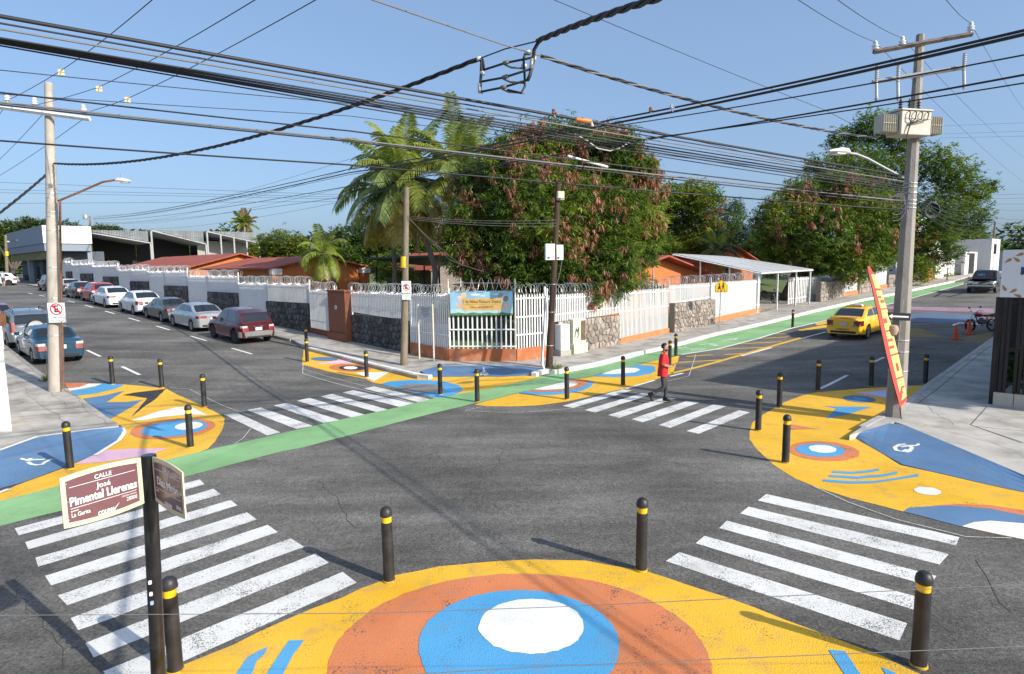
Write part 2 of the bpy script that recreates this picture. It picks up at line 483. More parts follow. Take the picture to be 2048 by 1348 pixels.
# one sheet to the horizon, folded along the terrain lines
gu = [-900, -300, -120, -60, -30, -15, -5, 5]+UBK[:5]+[16, 20, 26, 32, 38, 42]+UBK[5:10]+[60, 80, 100]+UBK[10:]+[200, 500, 1200]
gv = [-900, -300, -120, -60, -30, -15, -5, 5]+VBK[:5]+[18, 24, 30, 40, 50, 60]+VBK[5:]+[120, 200, 500, 1200]
mb = MB()
mb.v = [tuple(P3(a, b)) for b in gv for a in gu]
nu = len(gu)
mb.f = [(j*nu+i, j*nu+i+1, (j+1)*nu+i+1, (j+1)*nu+i) for j in range(len(gv)-1) for i in range(nu-1)]
mb.mi = [0]*len(mb.f)
g_ = mb.build('ground', M_ASPH); g_['kind'] = 'structure'
if g_.data.polygons[0].normal.z < 0: g_.data.flip_normals()

DZ1, DZ2, DZ3, DZ4 = .004, .008, .012, .016
def struct_empty(name):
    o = bpy.data.objects.new(name, None); COL.objects.link(o); o['kind'] = 'structure'; return o

# ---------------------------------------------------------------- crosswalks
def crosswalk(quads, m_=P_WHITE):
    e = struct_empty('crosswalk')
    for q in quads: ground_poly('stripe', wob(gp(q), .35, .010), DZ1, m_, e)
crosswalk([Z7(q) for q in (
    [(82, 422), (1075, 160), (1102, 185), (105, 460)], [(135, 497), (1150, 210), (1192, 240), (155, 537)],
    [(187, 583), (1245, 270), (1278, 300), (210, 630)], [(243, 680), (1335, 335), (1387, 375), (270, 733)],
    [(312, 785), (1440, 405), (1500, 443), (365, 838)], [(385, 905), (1565, 478), (1637, 523), (420, 975)],
    [(460, 1040), (1700, 560), (1772, 610), (503, 1122)], [(555, 1195), (1850, 658), (1925, 715), (640, 1300)])])
crosswalk([[(1532.6, 988.5), (1920, 1075), (1911, 1091), (1514.5, 1001)], [(1497, 1013.5), (1898, 1108), (1880, 1130), (1480, 1027.5)],
           [(1455, 1042), (1873, 1152), (1860, 1172), (1437, 1056)], [(1408, 1072), (1852, 1199), (1836, 1222), (1390, 1087)],
           [(1360, 1105), (1815, 1246), (1799, 1281), (1333, 1123)]])
crosswalk([[(727, 777), (748, 773), (861, 799), (839, 805)], [(685, 785), (706.5, 780.6), (826.7, 807), (799.6, 814)],
           [(641, 793), (664, 788), (775, 819), (753.5, 824.5)], [(594, 801.5), (619, 796), (730, 829.6), (703, 835)],
           [(548, 811), (573, 806), (678.6, 840), (648, 846)], [(494, 820.5), (521, 815), (626, 852), (593, 858)],
           [(447.5, 829), (475, 826), (560, 865), (534, 871)]])
crosswalk([ZG([(850, 575), (1370, 430), (1455, 440), (945, 592)]), ZG([(1040, 610), (1540, 465), (1620, 475), (1135, 632)]),
           ZG([(1245, 655), (1740, 500), (1840, 510), (1345, 678)]), Z8([(1600, 360), (1850, 278), (1910, 285), (1650, 375)]),
           Z8([(1725, 387), (1975, 293), (2030, 302), (1775, 400)]), Z8([(1852, 415), (2090, 320), (2140, 330), (1905, 427)])],
          paint('paint_white_worn', (.70, .70, .68), .42, .8))

# ---------------------------------------------------------------- green cycle lane
lo = [(-480, 1178), (-60, 1068), (0, 1053), (122, 1022), (185, 1004), (371, 954), (560, 904), (604, 896), (814, 840), (946, 807.5), (964, 804), (1033, 787), (1068, 779), (1130, 762.6), (1182, 753), (1205, 746.6), (1274, 730.5), (1309, 721), (1362, 708.5), (1432.8, 698), (1514, 677), (1581, 656.5), (1655.5, 639), (1811, 599), (1933.7, 566)]
hi = [(-480, 1128), (-60, 1018), (0, 1003), (118.7, 972), (350, 916), (400.6, 904), (560, 868), (680, 840), (778, 819), (864.6, 798), (904, 791), (948.6, 782), (978, 778), (1067.7, 758), (1090.7, 751), (1113.6, 747), (1194, 731), (1274, 710), (1309, 701), (1343.7, 694), (1432.8, 670), (1525.6, 650), (1618, 627), (1717, 604), (1789.5, 590), (1907, 566), (1934, 563)]
lane = ground_poly('cycle_lane', wob(gp(lo+hi[::-1]), .4, .012), DZ2, P_GREEN, kind='structure')
ln = struct_empty('lane_line')
ground_poly('line', line_strip(gp([(1362, 709.5), (1432.8, 699), (1514, 678), (1581, 657.5), (1655.5, 640), (1811, 600), (1933.7, 566.5)]), .13), DZ3, P_WHITE2, ln)
# cycle symbol and arrow painted on the lane
def cyc(pts, w_=.07): ground_poly('cycle_symbol', line_strip(gp(ZH(pts)), w_), DZ3, P_WHITE2, ln)
for pts in ([(560, 660), (730, 633)], [(640, 628), (730, 633), (690, 645)], [(310, 705), (380, 692), (450, 688), (520, 705), (470, 715)], [(420, 690), (500, 712), (545, 712)],
            [(90, 735), (160, 728), (210, 742), (150, 752), (90, 735)], [(230, 750), (300, 738), (380, 740), (330, 755), (230, 755)], [(150, 730), (260, 748)]): cyc(pts)
# yellow hatched buffer
hz = struct_empty('hatched_buffer')
def hb(a, b, w_): ground_poly('hatch_bar', line_strip(gp(ZH([a, b])), w_), DZ1, P_YEL, hz)
ground_poly('hatch_edge', line_strip(gp(ZH([(20, 1005), (560, 868), (1010, 738), (1420, 622)])), .2), DZ1, P_YEL, hz)
for a, b in (((90, 888), (570, 860)), ((180, 825), (460, 806)), ((580, 804), (830, 790)), ((480, 750), (1010, 728)), ((730, 690), (1210, 665)), ((950, 632), (1300, 612)), ((1130, 584), (1240, 578))): hb(a, b, .14)
for q in ([(1370, 540), (1650, 488), (1690, 488), (1690, 510), (1420, 548)], [(1560, 470), (1640, 450), (1700, 440), (1700, 470), (1590, 490)]):
    ground_poly('hatch_bar', gp(ZH(q)), DZ1, P_YEL, hz)
e = struct_empty('lane_line')
for pts in ([(0, 1040), (140, 1005)], [(770, 820), (1095, 730)], [(1430, 628), (1680, 560)]): ground_poly('line', line_strip(gp(ZH(pts)), .12), DZ2, P_WHITE2, e)
for pts in (Z8([(1575, 222), (1705, 184)]),): ground_poly('line', line_strip(gp(pts), .1), DZ2, P_WHITE2, e)
for a, b in (((1640, 777.7), (1694.7, 750.2)), ((1748, 724), (1768, 714.4))): ground_poly('line', line_strip(gp([a, b]), .12), DZ1, P_WHITE, e)
# street A dashes
e = struct_empty('lane_line')
for k in range(12):
    u0 = 18.2+2.75*2*k*.92
    for v0, off in ((1.4, 0), (-3.6, -1.8)):
        if k > 9 and v0 > 0: continue
        ua = u0+off
        if v0 < 0 and ua < 15.5: continue
        ground_poly('dash', [tuple(xy(ua, v0-.06)), tuple(xy(ua+2.1, v0-.06)), tuple(xy(ua+2.1, v0+.06)), tuple(xy(ua, v0+.06))], DZ1, P_WHITE2, e)

# ---------------------------------------------------------------- murals
def mural(shapes):
    e = struct_empty('street_mural')
    for i, (m_, pts, lv) in enumerate(shapes):
        ground_poly('painted_shape', wob(gp(pts), .25, .012), (DZ1, DZ2, DZ3, DZ4, DZ4+.004)[lv]+i*.0002, m_, e)
    return e
near_edge = ZN1([(0, 612), (250, 510), (500, 390), (800, 270), (900, 225), (1080, 155), (1300, 112), (1600, 82), (1800, 75)])+ZN2([(0, 76), (180, 80), (320, 105), (490, 135), (600, 170), (900, 270), (1200, 380), (1500, 490), (1700, 570), (1840, 640)])
mural([(P_YEL, [(150, 1450)]+near_edge+[(1900, 1375), (2060, 1470), (2060, 1700), (150, 1700)], 0),
       (P_ORANGE, ell(1040, 1348, 384, 200, 0, 64, 180, 360)+ell(1040, 1348, 384, 270, 0, 64, 0, 180), 1),
       (P_LBLUE, ell(1038, 1292, 201, 110, 0, 64, 180, 360)+ell(1038, 1292, 201, 135, 0, 64, 0, 180), 2),
       (P_WHITE2, ell(1063, 1255, 106, 55, 0, 48), 3),
       (P_LBLUE, ZN1([(230, 720), (265, 660), (320, 580), (385, 540), (430, 520), (400, 565), (370, 600), (340, 660), (300, 720)]), 1),
       (P_LBLUE, ZN1([(400, 720), (420, 660), (480, 560), (530, 495), (610, 488), (560, 560), (510, 660), (490, 720)]), 1),
       (P_LBLUE, ZN2([(1430, 540), (1510, 550), (1590, 660), (1640, 720), (1560, 720), (1500, 660)]), 1),
       (P_LBLUE, ZN2([(1700, 630), (1770, 660), (1830, 720), (1750, 720)]), 1)])
mural([(P_YEL, Z5([(435, 155), (840, 165), (1110, 190), (1390, 320), (1480, 365), (1515, 395), (1505, 460), (1450, 550), (1400, 600), (1340, 622), (1180, 662), (400, 850), (0, 955), (-150, 990), (-150, 950), (0, 900), (100, 850), (400, 740), (640, 640), (800, 545), (845, 495), (820, 450), (745, 400), (540, 255), (455, 195)]), 0),
       (P_ORANGE, Z5([(435, 155), (575, 155), (600, 165), (540, 183), (455, 193)]), 1),
       (P_WHITE2, Z5([(600, 160), (690, 160), (640, 178), (550, 195), (470, 208), (455, 193), (540, 183)]), 1),
       (P_LBLUE, Z5([(690, 160), (840, 168), (780, 195), (650, 225), (520, 242), (472, 210), (560, 197), (640, 180)]), 1),
       (P_DBLUE, Z5([(555, 262), (700, 240), (840, 208), (720, 285), (850, 285), (960, 270), (850, 340), (745, 398), (650, 335)]), 1),
       (P_BLK, Z5([(825, 238), (900, 222), (1040, 205), (1120, 195), (1040, 270), (980, 310), (885, 385), (975, 280), (990, 258), (900, 245)]), 1),
       (P_WHITE2, Z5([(880, 410), (1080, 345), (1190, 320), (1290, 318), (1395, 370), (1250, 370), (1100, 385), (980, 405)]), 1),
       (P_ORANGE, Z5(ell(1165, 465, 290, 66, -5)), 1), (P_LBLUE, Z5(ell(1175, 464, 222, 52, -6)), 2), (P_WHITE2, Z5(ell(1273, 448, 95, 25, -6)), 3),
       (P_PINK, Z5([(510, 705), (600, 655), (720, 610), (870, 600), (1130, 597), (1000, 645), (700, 690)]), 1)])
mural([(P_YEL, Z6([(600, 335), (920, 308), (1270, 290), (1290, 292), (1240, 340), (1180, 390), (1040, 470), (880, 555), (800, 610), (960, 700), (1130, 805), (1300, 840), (1600, 910), (1919, 975), (2200, 1030), (3000, 1185), (3000, 1540), (2200, 1350), (1919, 1285), (1700, 1240), (1520, 1200), (1330, 1150), (1150, 1105), (1000, 1065), (800, 1015), (600, 950), (450, 890), (310, 800), (200, 700), (160, 640), (155, 590), (175, 530), (240, 480), (330, 430), (380, 400), (500, 355)]), 0),
       (P_ORANGE, Z6([(1330, 1065), (1500, 1055), (1700, 1060), (1919, 1095), (2200, 1140), (3000, 1270), (3000, 1330), (2200, 1185), (1919, 1135), (1700, 1090), (1450, 1070)]), 1),
       (P_DBLUE, Z6([(1150, 1105), (1180, 1080), (1300, 1070), (1450, 1065), (1700, 1085), (1919, 1130), (2200, 1180), (3000, 1325), (3000, 1530), (2200, 1345), (1919, 1285), (1520, 1200)]), 1),
       (P_WHITE2, Z6([(1520, 1200), (1600, 1175), (1700, 1165), (1919, 1180), (2200, 1210), (2500, 1290), (2600, 1430), (2200, 1345), (1919, 1285)]), 2),
       (P_ORANGE, Z6(ell(635, 715, 230, 62, 4)), 1), (P_LBLUE, Z6(ell(615, 710, 157, 42, 3)), 2), (P_WHITE2, Z6(ell(627, 703, 90, 25, 4)), 3),
       (P_LBLUE, Z6(pstrip([(690, 848), (820, 855), (920, 845), (985, 832)], 14)), 1),
       (P_LBLUE, Z6(pstrip([(668, 875), (850, 885), (1000, 873), (1105, 855)], 15)), 1),
       (P_LBLUE, Z6(pstrip([(632, 904), (800, 917), (950, 915), (1100, 893), (1245, 870)], 16)), 1),
       (P_WHITE2, Z6(ell(1300, 972, 88, 24, 6)), 1),
       (P_ORANGE, Z6([(420, 542), (600, 573), (420, 577)]), 1),
       (P_LBLUE, Z6([(635, 425), (720, 430), (945, 430), (800, 475), (650, 508), (715, 440)]), 1),
       (P_DBLUE, Z6(ell(863, 380, 105, 22, 4)), 1), (P_LBLUE, Z6(ell(863, 380, 45, 9, 4)), 2),
       (P_PINK, Z6([(830, 340), (1050, 316), (1200, 300), (1050, 378)]), 1), (P_LAV, Z6([(895, 342), (1050, 324), (1150, 312), (1050, 370)]), 2)])
mural([(P_YEL, ZF([(95, 108), (160, 112), (480, 195), (640, 232), (850, 285), (1000, 335), (1300, 402), (1510, 410), (1650, 410)])+ZG([(0, 320), (330, 320), (600, 307), (690, 306), (600, 336), (210, 432), (0, 462)])+ZF([(1985, 572), (1740, 622), (1600, 652), (1530, 640), (1330, 590), (1110, 530), (950, 490), (860, 470), (780, 430), (560, 390), (300, 330), (80, 270)]), 0),
       (P_LBLUE, ZF([(950, 490), (1040, 460), (1250, 445), (1450, 445), (1650, 460), (1800, 500), (1865, 540), (1830, 580), (1740, 618), (1600, 648), (1530, 638), (1330, 590), (1110, 530)]), 1),
       (P_GREY, ZF([(1130, 525), (1230, 500), (1400, 490), (1560, 500), (1650, 520), (1660, 555), (1560, 575), (1400, 592), (1330, 580), (1200, 545)]), 2),
       (P_DBLUE, ZF(ell(325, 213, 152, 22, 1)), 1),
       (P_PINK, ZF([(215, 272), (480, 226), (550, 222), (650, 262), (480, 262)]), 1),
       (P_ORANGE, ZF(ell(610, 310, 235, 42, 2)), 1), (P_BLK, ZF(ell(635, 313, 147, 28, 1)), 2), (P_WHITE2, ZF(ell(615, 312, 78, 17, 1)), 3),
       (P_WHITE2, ZF([(665, 362), (1050, 355), (875, 455)]), 1)])
mural([(P_YEL, ZG([(80, 565), (200, 578), (400, 580), (650, 570), (900, 535), (1100, 490), (1400, 420), (1660, 345), (1810, 290), (1870, 140), (1820, 145), (1650, 180), (1500, 222), (1200, 292), (1100, 322), (930, 347), (870, 362), (600, 432), (450, 467), (150, 542)]), 0),
       (P_LBLUE, ZG([(455, 466), (600, 478), (750, 481), (900, 468), (1030, 440), (1100, 405), (1120, 375), (1088, 352), (930, 350), (870, 364), (600, 434)]), 1),
       (P_ORANGE, ZG([(535, 448), (640, 454), (800, 450), (900, 440), (1000, 415), (1060, 390), (1078, 353), (930, 350), (870, 364), (600, 434)]), 2),
       (P_WHITE2, ZG([(595, 434), (700, 439), (850, 430), (950, 405), (985, 385), (960, 370), (880, 362)]), 3),
       (P_LBLUE, ZG([(1110, 318), (1200, 293), (1510, 220), (1640, 225), (1655, 240), (1660, 270), (1620, 295), (1500, 315), (1300, 325)]), 1),
       (P_WHITE2, ZG([(1190, 298), (1300, 262), (1400, 243), (1500, 248), (1530, 262), (1480, 285), (1350, 295), (1250, 300)]), 2)])
# faded mural farther up street B
mural([(paint('paint_pink_faded', (.36, .24, .31), .5, .6), ZT([(480, 420), (900, 428), (1300, 440), (1300, 470), (900, 455), (470, 440)]), 0),
       (paint('paint_brown_faded', (.19, .12, .10), .5, .6), ZT([(470, 440), (900, 455), (1300, 470), (1300, 520), (900, 500), (480, 468)]), 0),
       (paint('paint_blue_faded', (.10, .16, .26), .5, .6), ZT([(480, 470), (900, 468), (1200, 490), (1280, 540), (900, 545), (640, 535), (480, 500)]), 1),
       (paint('paint_ochre_faded', (.22, .16, .05), .5, .6), ZT([(640, 585), (760, 590), (900, 650), (1000, 668), (1150, 640), (1290, 610), (1290, 640), (1230, 700), (1000, 660), (860, 655), (640, 650)]), 0),
       (P_WHITE, ZT([(985, 560), (1040, 543), (1200, 552), (1200, 562), (1050, 552), (1000, 570)]), 2)])
# thin chalk guide lines
e = struct_empty('chalk_line')
for pts, w_ in ((ZG([(0, 620), (150, 585)]), .018), (ZG([(0, 620), (300, 635), (530, 635), (830, 610), (1040, 590)]), .018),
            (ZF([(90, 275), (85, 375), (590, 520), (1000, 620), (1320, 705)]), .03), (ZF([(95, 330), (500, 445), (800, 520)]), .02), (Z6([(560, 940), (800, 1050), (1110, 1160), (1550, 1270), (1840, 1278)]), .016),
            (Z5([(1150, 190), (1280, 200), (1500, 310), (1690, 380)]), .016), (Z5([(1690, 465), (1640, 530), (1580, 570)]), .016), (ZG([(2010, 130), (1950, 318), (1700, 380)]), .022)):
    ground_poly('line', line_strip(gp(pts), w_), DZ4+.004, P_WHITE, e)

# ---------------------------------------------------------------- pavements
KH = .13
# far corner block
ramp_back = ZF([(1385, 345), (1560, 290)])+ZG([(0, 225), (480, 225), (690, 250)])
ramp_front = ZG([(590, 306), (330, 320), (0, 320)])+ZF([(1640, 410), (1512, 408)])
rb = gp(ramp_back, KH); rf = gp(ramp_front, 0.0)
kerbA = gp(ZF([(1355, 395), (1100, 335), (830, 270), (480, 175), (160, 95)]), KH)
kA_line = [tuple(xy(u_, 4.45)) for u_ in (20.5, 24, 30, 40, 50, 62, 74, 84)]
kB_px = [(1113.6, 739), (1194, 724), (1274, 703), (1343.7, 688), (1432.8, 664), (1525.6, 644), (1618, 621), (1717, 599), (1789.5, 585), (1907, 561)]
kB_line = gp(kB_px, KH)
kB_end = [tuple(Vector(kB_line[-1])+UB*k_) for k_ in (10, 30)]
fcA = [tuple(xy(u_, 6.5)) for u_ in (84, 60, 40, 25, 13.2)]
fence_c = [tuple(xy(10.9, 6.5)), tuple(xy(8.75, 8.2)), tuple(xy(8.4, 9.8))]
fcB = [tuple(xy(8.35, v_)) for v_ in (12, 20, 30, 45, 62)]+[tuple(xy(4.6, 74)), tuple(xy(4.6, 95))]
side_far = kA_line[::-1]+kerbA[::-1]+[rb[0]]+rb[1:]+kB_line+kB_end+fcB[::-1]+fence_c[::-1]+fcA[::-1]
pv = ground_poly('pavement', side_far, KH, M_CONC, skirt=.14, kind='structure')
# dropped kerb ramp, painted blue
def resample(pts, n):
    P = [Vector(p) for p in pts]; L_ = [0]
    for a, b in zip(P[:-1], P[1:]): L_.append(L_[-1]+(b-a).length)
    o = []
    for k in range(n+1):
        d = L_[-1]*k/n; i = max(j for j in range(len(P)-1) if L_[j] <= d+1e-9); f_ = (d-L_[i])/max(1e-9, L_[i+1]-L_[i]); o.append(P[i].lerp(P[i+1], min(1, f_)))
    return o
def ramp_mesh(back, front):
    a, b = resample(back, 14), resample(front[::-1], 14); mb = MB(); K = 4; rings = []
    for k in range(K+1):
        t = k/K; rings.append([Vector((*p.lerp(q, t), (tz(*p)+KH+.004)*(1-t)+(tz(*q)+.012)*t)) for p, q in zip(a, b)])
    mb.loft(rings, closed=False, cap=False); o = mb.build('kerb_ramp', P_DBLUE); o['kind'] = 'structure'
    if o.data.polygons[0].normal.z < 0: o.data.flip_normals()
    return o
rp = ramp_mesh(rb, rf)
# kerb strips
def kerb(name, line, m_, h, w_, label=None):
    """solid kerb stones along a world xy polyline, in 2 m lengths with open joints"""
    e = struct_empty(name)
    pts = [Vector(p) for p in line]
    acc = []
    for a, b in zip(pts[:-1], pts[1:]):
        n = max(1, int((b-a).length/2.0))
        for k in range(n): acc.append((a.lerp(b, k/n), a.lerp(b, (k+1)/n)))
    for i, (a, b) in enumerate(acc):
        t = (b-a).normalized(); nn = Vector((-t.y, t.x))*w_/2
        a = a+t*.004; b = b-t*.004
        mb = MB(); vs = []
        for p, q in ((a, -nn), (b, -nn), (b, nn), (a, nn)):
            z = tz(p.x, p.y); vs.append(((p+q).x, (p+q).y, z-.05))
        for p, q in ((a, -nn), (b, -nn), (b, nn), (a, nn)):
            z = tz(p.x, p.y)+h; qq = q*.9; vs.append(((p+qq).x, (p+qq).y, z))
        mb.add(vs, [(3, 2, 1, 0), (4, 5, 6, 7), (0, 1, 5, 4), (1, 2, 6, 5), (2, 3, 7, 6), (3, 0, 4, 7)])
        mb.build('kerb_stone', m_, e, bevel=.012)
kerb('kerb', [tuple(Vector(p)) for p in gp(ZF([(1500, 402), (1340, 380), (1100, 322), (830, 258), (480, 165), (160, 88)]), .1)], M_KERB_W, .145, .22)
kerb('kerb', kA_line, M_KERB, .14, .2)
kerb('kerb', gp(ZG([(600, 300), (660, 278), (730, 268)]), .08)+gp([(1113.6, 742), (1194, 727), (1274, 706), (1343.7, 690.5), (1432.8, 666.5), (1525.6, 646.5), (1618, 623.5), (1717, 601), (1789.5, 587), (1907, 562.5)], .1), M_KERB_W, .15, .24)
# school yard ground (inside the fence)
yard = fcA+fence_c+fcB[:5]+[tuple(xy(60, 62)), tuple(xy(84, 40))]
ground_poly('school_yard', [tuple(Vector(p)) for p in yard], KH+.006, M_GRASS, kind='structure')
ground_poly('carport_slab', [tuple(xy(*q)) for q in ((8.4, 29.6), (14.2, 29.6), (14.2, 41), (8.4, 41))], KH+.014, M_CONC, kind='structure')
# left pavement
lk = gp(Z1([(-200, 900), (-60, 1000), (65, 1090), (190, 1190), (320, 1290)]), KH)+gp(Z5([(455, 195), (540, 255), (650, 330), (745, 400), (800, 432)]), KH)
lb = gp(Z5([(620, 470), (250, 522), (0, 612), (-200, 690)]), KH)
far_u = [tuple(xy(u_, -6.55)) for u_ in (84, 60, 45)]
ground_poly('pavement', far_u+lk+lb+[tuple(xy(9, -16)), tuple(xy(9, -30)), tuple(xy(84, -30))], KH, M_CONC, skirt=.14, kind='structure')
rl_b = gp(Z5([(820, 452), (620, 472), (250, 524), (0, 614), (-200, 692)]), KH); rl_f = gp(Z5([(-200, 960), (0, 868), (100, 848), (400, 738), (640, 638), (795, 540), (832, 482)]), 0)
o = ramp_mesh(rl_b, rl_f)
e = struct_empty('ramp_border')
for pts, zz in ((Z5([(0, 605), (250, 515), (620, 466), (800, 448)]), KH+.012), (Z5([(825, 455), (838, 490), (800, 542), (640, 642)]), .03), (Z5([(60, 868), (0, 890), (-60, 915)]), .03)):
    ground_poly('line', line_strip(gp(pts, zz), .1), zz, P_WHITE2, e)
kerb('kerb', far_u+lk[:5], M_KERB, .14, .18)
# right pavement
rk = gp(Z6([(800, 610), (880, 555), (1040, 470), (1180, 392), (1290, 296)]), KH)
rk_far = [tuple(xy(-5.1, v_)) for v_ in (14.2, 20, 30, 45, 60, 75, 95)]
rr_b = gp(Z6([(1090, 525), (1150, 545), (1500, 690), (1919, 868), (2250, 1000), (3000, 1150)]), KH)
ground_poly('pavement', [rk[0], rk[1]]+rk[2:]+rk_far+[tuple(xy(-40, 95)), tuple(xy(-40, 8))]+[rr_b[-1]]+rr_b[-2::-1], KH, M_CONC2, skirt=.14, kind='structure')
rr_f = gp(Z6([(3000, 1186), (2250, 1040), (1820, 960), (1600, 910), (1300, 840), (1130, 800), (960, 700), (800, 612)]), 0)
o = rrp = ramp_mesh([rk[0]]+rr_b, rr_f)
kerb('kerb', rk[1:]+rk_far[:6], mat('kerb_pale', (.42, .40, .37), .9, var=.12, bump=.3, dirt=(.2, .19, .17)), .14, .2)
# pavement joints: narrow dark grooves
e = struct_empty('pavement_joint')
M_JOINT = mat('joint', (.10, .09, .08), .95)
for k in range(16):
    v_ = 11+k*2.6
    ground_poly('joint', line_strip([tuple(xy(6.75, v_)), tuple(xy(8.3, v_))], .018), KH+.003, M_JOINT, e)
for k in range(12):
    u_ = 12.5+k*2.6
    ground_poly('joint', line_strip([tuple(xy(u_, 4.6)), tuple(xy(u_, 6.4))], .018), KH+.003, M_JOINT, e)
for pts in (Z6([(1240, 405), (1480, 215), (1700, 40)]), Z6([(1680, 430), (1575, 545), (1919, 660)]), Z6([(1610, 555), (1919, 585)]), Z6([(1575, 545), (1900, 660)]), Z6([(1180, 392), (1240, 405), (1680, 430)])):
    ground_poly('joint', line_strip(gp(pts, KH), .025), KH+.003, M_JOINT, e)

# cracks: thin wandering dark lines in the road and the pavements
e = struct_empty('road_crack'); M_CRACK = mat('crack_dark', (.045, .042, .039), .95)
rc = random.Random(5)
def crack(a, b, dz, w_, amp=.35):
    a, b = Vector(a), Vector(b); n = max(6, int((b-a).length/.22)); t = (b-a).normalized(); nn = Vector((-t.y, t.x)); off = 0; pts = []
    for k in range(n+1):
        off = off*.93+rc.uniform(-.06, .06); pts.append(tuple(a.lerp(b, k/n)+nn*off*amp*3))
    ground_poly('crack', line_strip(pts, w_), dz, M_CRACK, e)
for q0, q1 in (((820, 960), (1180, 905)), ((930, 1010), (1010, 900)), ((1180, 905), (1420, 940)), ((560, 1010), (780, 960)), ((30, 1180), (150, 1330)), ((640, 960), (700, 1060)), ((1330, 900), (1230, 860)), ((1950, 1120), (2050, 1230)), ((250, 780), (420, 700)), ((420, 760), (600, 740))):
    crack(G(*q0).to_2d(), G(*q1).to_2d(), .0035, .008)
for q0, q1 in (((30, 760), (110, 850)), ((60, 730), (150, 810)), ((160, 800), (215, 850)), ((1880, 860), (2040, 905)), ((1840, 800), (1900, 850)), ((640, 682), (700, 692)), ((1170, 712), (1230, 702)), ((1300, 690), (1330, 668))):
    crack(G(*q0, KH).to_2d(), G(*q1, KH).to_2d(), KH+.0035, .008)
# ---------------------------------------------------------------- wheelchair symbols
def wheelchair(cx, cy, Zf, sx, sy, mirror, zfun, flip=1):
    e = struct_empty('wheelchair_symbol')
    parts = [[(-.55, .05), (-.62, .3), (-.45, .62), (-.1, .75), (.25, .62), (.42, .38)], [(-.1, -.55), (-.05, .1), (.38, .12), (.62, .55), (.8, .45)], [(-.05, -.2), (.35, -.2)]]
    for pts in parts:
        pp = [(cx+flip*mirror*x*sx, cy+y*sy) for x, y in pts]
        w3 = gp(Zf(pp), KH*.5)
        ground_poly('stroke', line_strip(w3, .1), 0, P_WHITE2, e, zfun=zfun)
    ground_poly('stroke', gp(Zf(ell(cx-flip*mirror*.12*sx, cy-.72*sy, .14*sx, .16*sy)), KH*.5), 0, P_WHITE2, e, zfun=zfun)
def ramp_z(o):
    from mathutils.bvhtree import BVHTree
    bm = bmesh.new(); bm.from_mesh(o.data); t = BVHTree.FromBMesh(bm); bm.free()
    def fz(x, y):
        h = t.ray_cast(Vector((x, y, 5)), Vector((0, 0, -1)))
        return (h[0].z if h[0] else tz(x, y)+KH)+.006
    return fz
wheelchair(930, 861, lambda p: ZM(560, 0, 2.2756)(p) if False else [(560+a/2.2756, 680+(b-715)/2.2756) for a, b in p], 24, 17, 1, ramp_z(rp))
def symbol(Zf, strokes, heads, zfun, w_):
    e = struct_empty('wheelchair_symbol')
    for pts in strokes: ground_poly('stroke', line_strip(gp(Zf(pts), KH*.5), w_), 0, P_WHITE2, e, zfun=zfun)
    for h in heads: ground_poly('stroke', gp(Zf(ell(*h)), KH*.5), 0, P_WHITE2, e, zfun=zfun)
symbol(Z5, [[(188, 688), (210, 700), (245, 703), (285, 697), (305, 682), (350, 663)], [(150, 673), (190, 679), (240, 672), (300, 668)], [(196, 668), (226, 676)]], [(150, 672, 14, 5)], ramp_z([q for q in bpy.data.objects if q.name == 'kerb_ramp.001'][0]), .07)
symbol(Z6, [[(1160, 671), (1120, 671), (1088, 685), (1102, 703), (1140, 710), (1172, 702)], [(1128, 684), (1185, 681), (1230, 683)], [(1185, 681), (1200, 694), (1182, 712), (1160, 716)]], [(1238, 678, 13, 6)], ramp_z(rrp), .085)
# ================================================================== FENCES
M_PICKET = mat('picket_white', (.80, .80, .80), .55, var=.05, scale=3, dirt=(.40, .37, .33), dscale=3, damt=.35)
M_SHEET = mat('fence_sheet_white', (.78, .79, .80), .6, var=.05, scale=2, dirt=(.42, .42, .42), dscale=1.2, damt=.4)
M_TERRA = mat('plinth_terracotta', (.42, .135, .05), .85, var=.1, scale=2, bump=.2, dirt=(.55, .42, .33), dscale=2.5, damt=.5)
M_ORANGEP = mat('plinth_orange', (.56, .20, .07), .85, var=.1, scale=2, bump=.2, dirt=(.5, .36, .25), dscale=2.5, damt=.4)
M_BROWNP = mat('pillar_brown', (.24, .085, .045), .8, var=.1, scale=2, bump=.2, dirt=(.15, .06, .04), dscale=2, damt=.4)
M_STONE_D = mat('stone_dark', (.080, .077, .078), .9, var=.45, scale=7, bump=.6, bscale=14, dirt=(.17, .165, .16), dscale=5, damt=.6, rand=.45)
M_STONE_L = mat('stone_light', (.29, .25, .215), .9, var=.3, scale=6, bump=.6, bscale=14, dirt=(.15, .13, .12), dscale=5, damt=.6, rand=.35)
M_MORT_D = mat('mortar_dark', (.05, .048, .047), .95, var=.2)
M_MORT_L = mat('mortar_light', (.20, .175, .15), .95, var=.2)
M_WIRE = mat('razor_wire_steel', (.62, .63, .64), .4, metal=.45, var=.1)
def bis(fn, lo, hi):
    a = fn(lo) > 0
    for _ in range(40):
        mm = (lo+hi)/2
        if (fn(mm) > 0) == a: lo = mm
        else: hi = mm
    return (lo+hi)/2
def uA(px, v_=6.4): return bis(lambda u_: PJ(P3(u_, v_, KH))[0]-px, 5, 110)
def vB(px, u_=8.3): return bis(lambda v_: PJ(P3(u_, v_, KH))[0]-px, 5, 110)

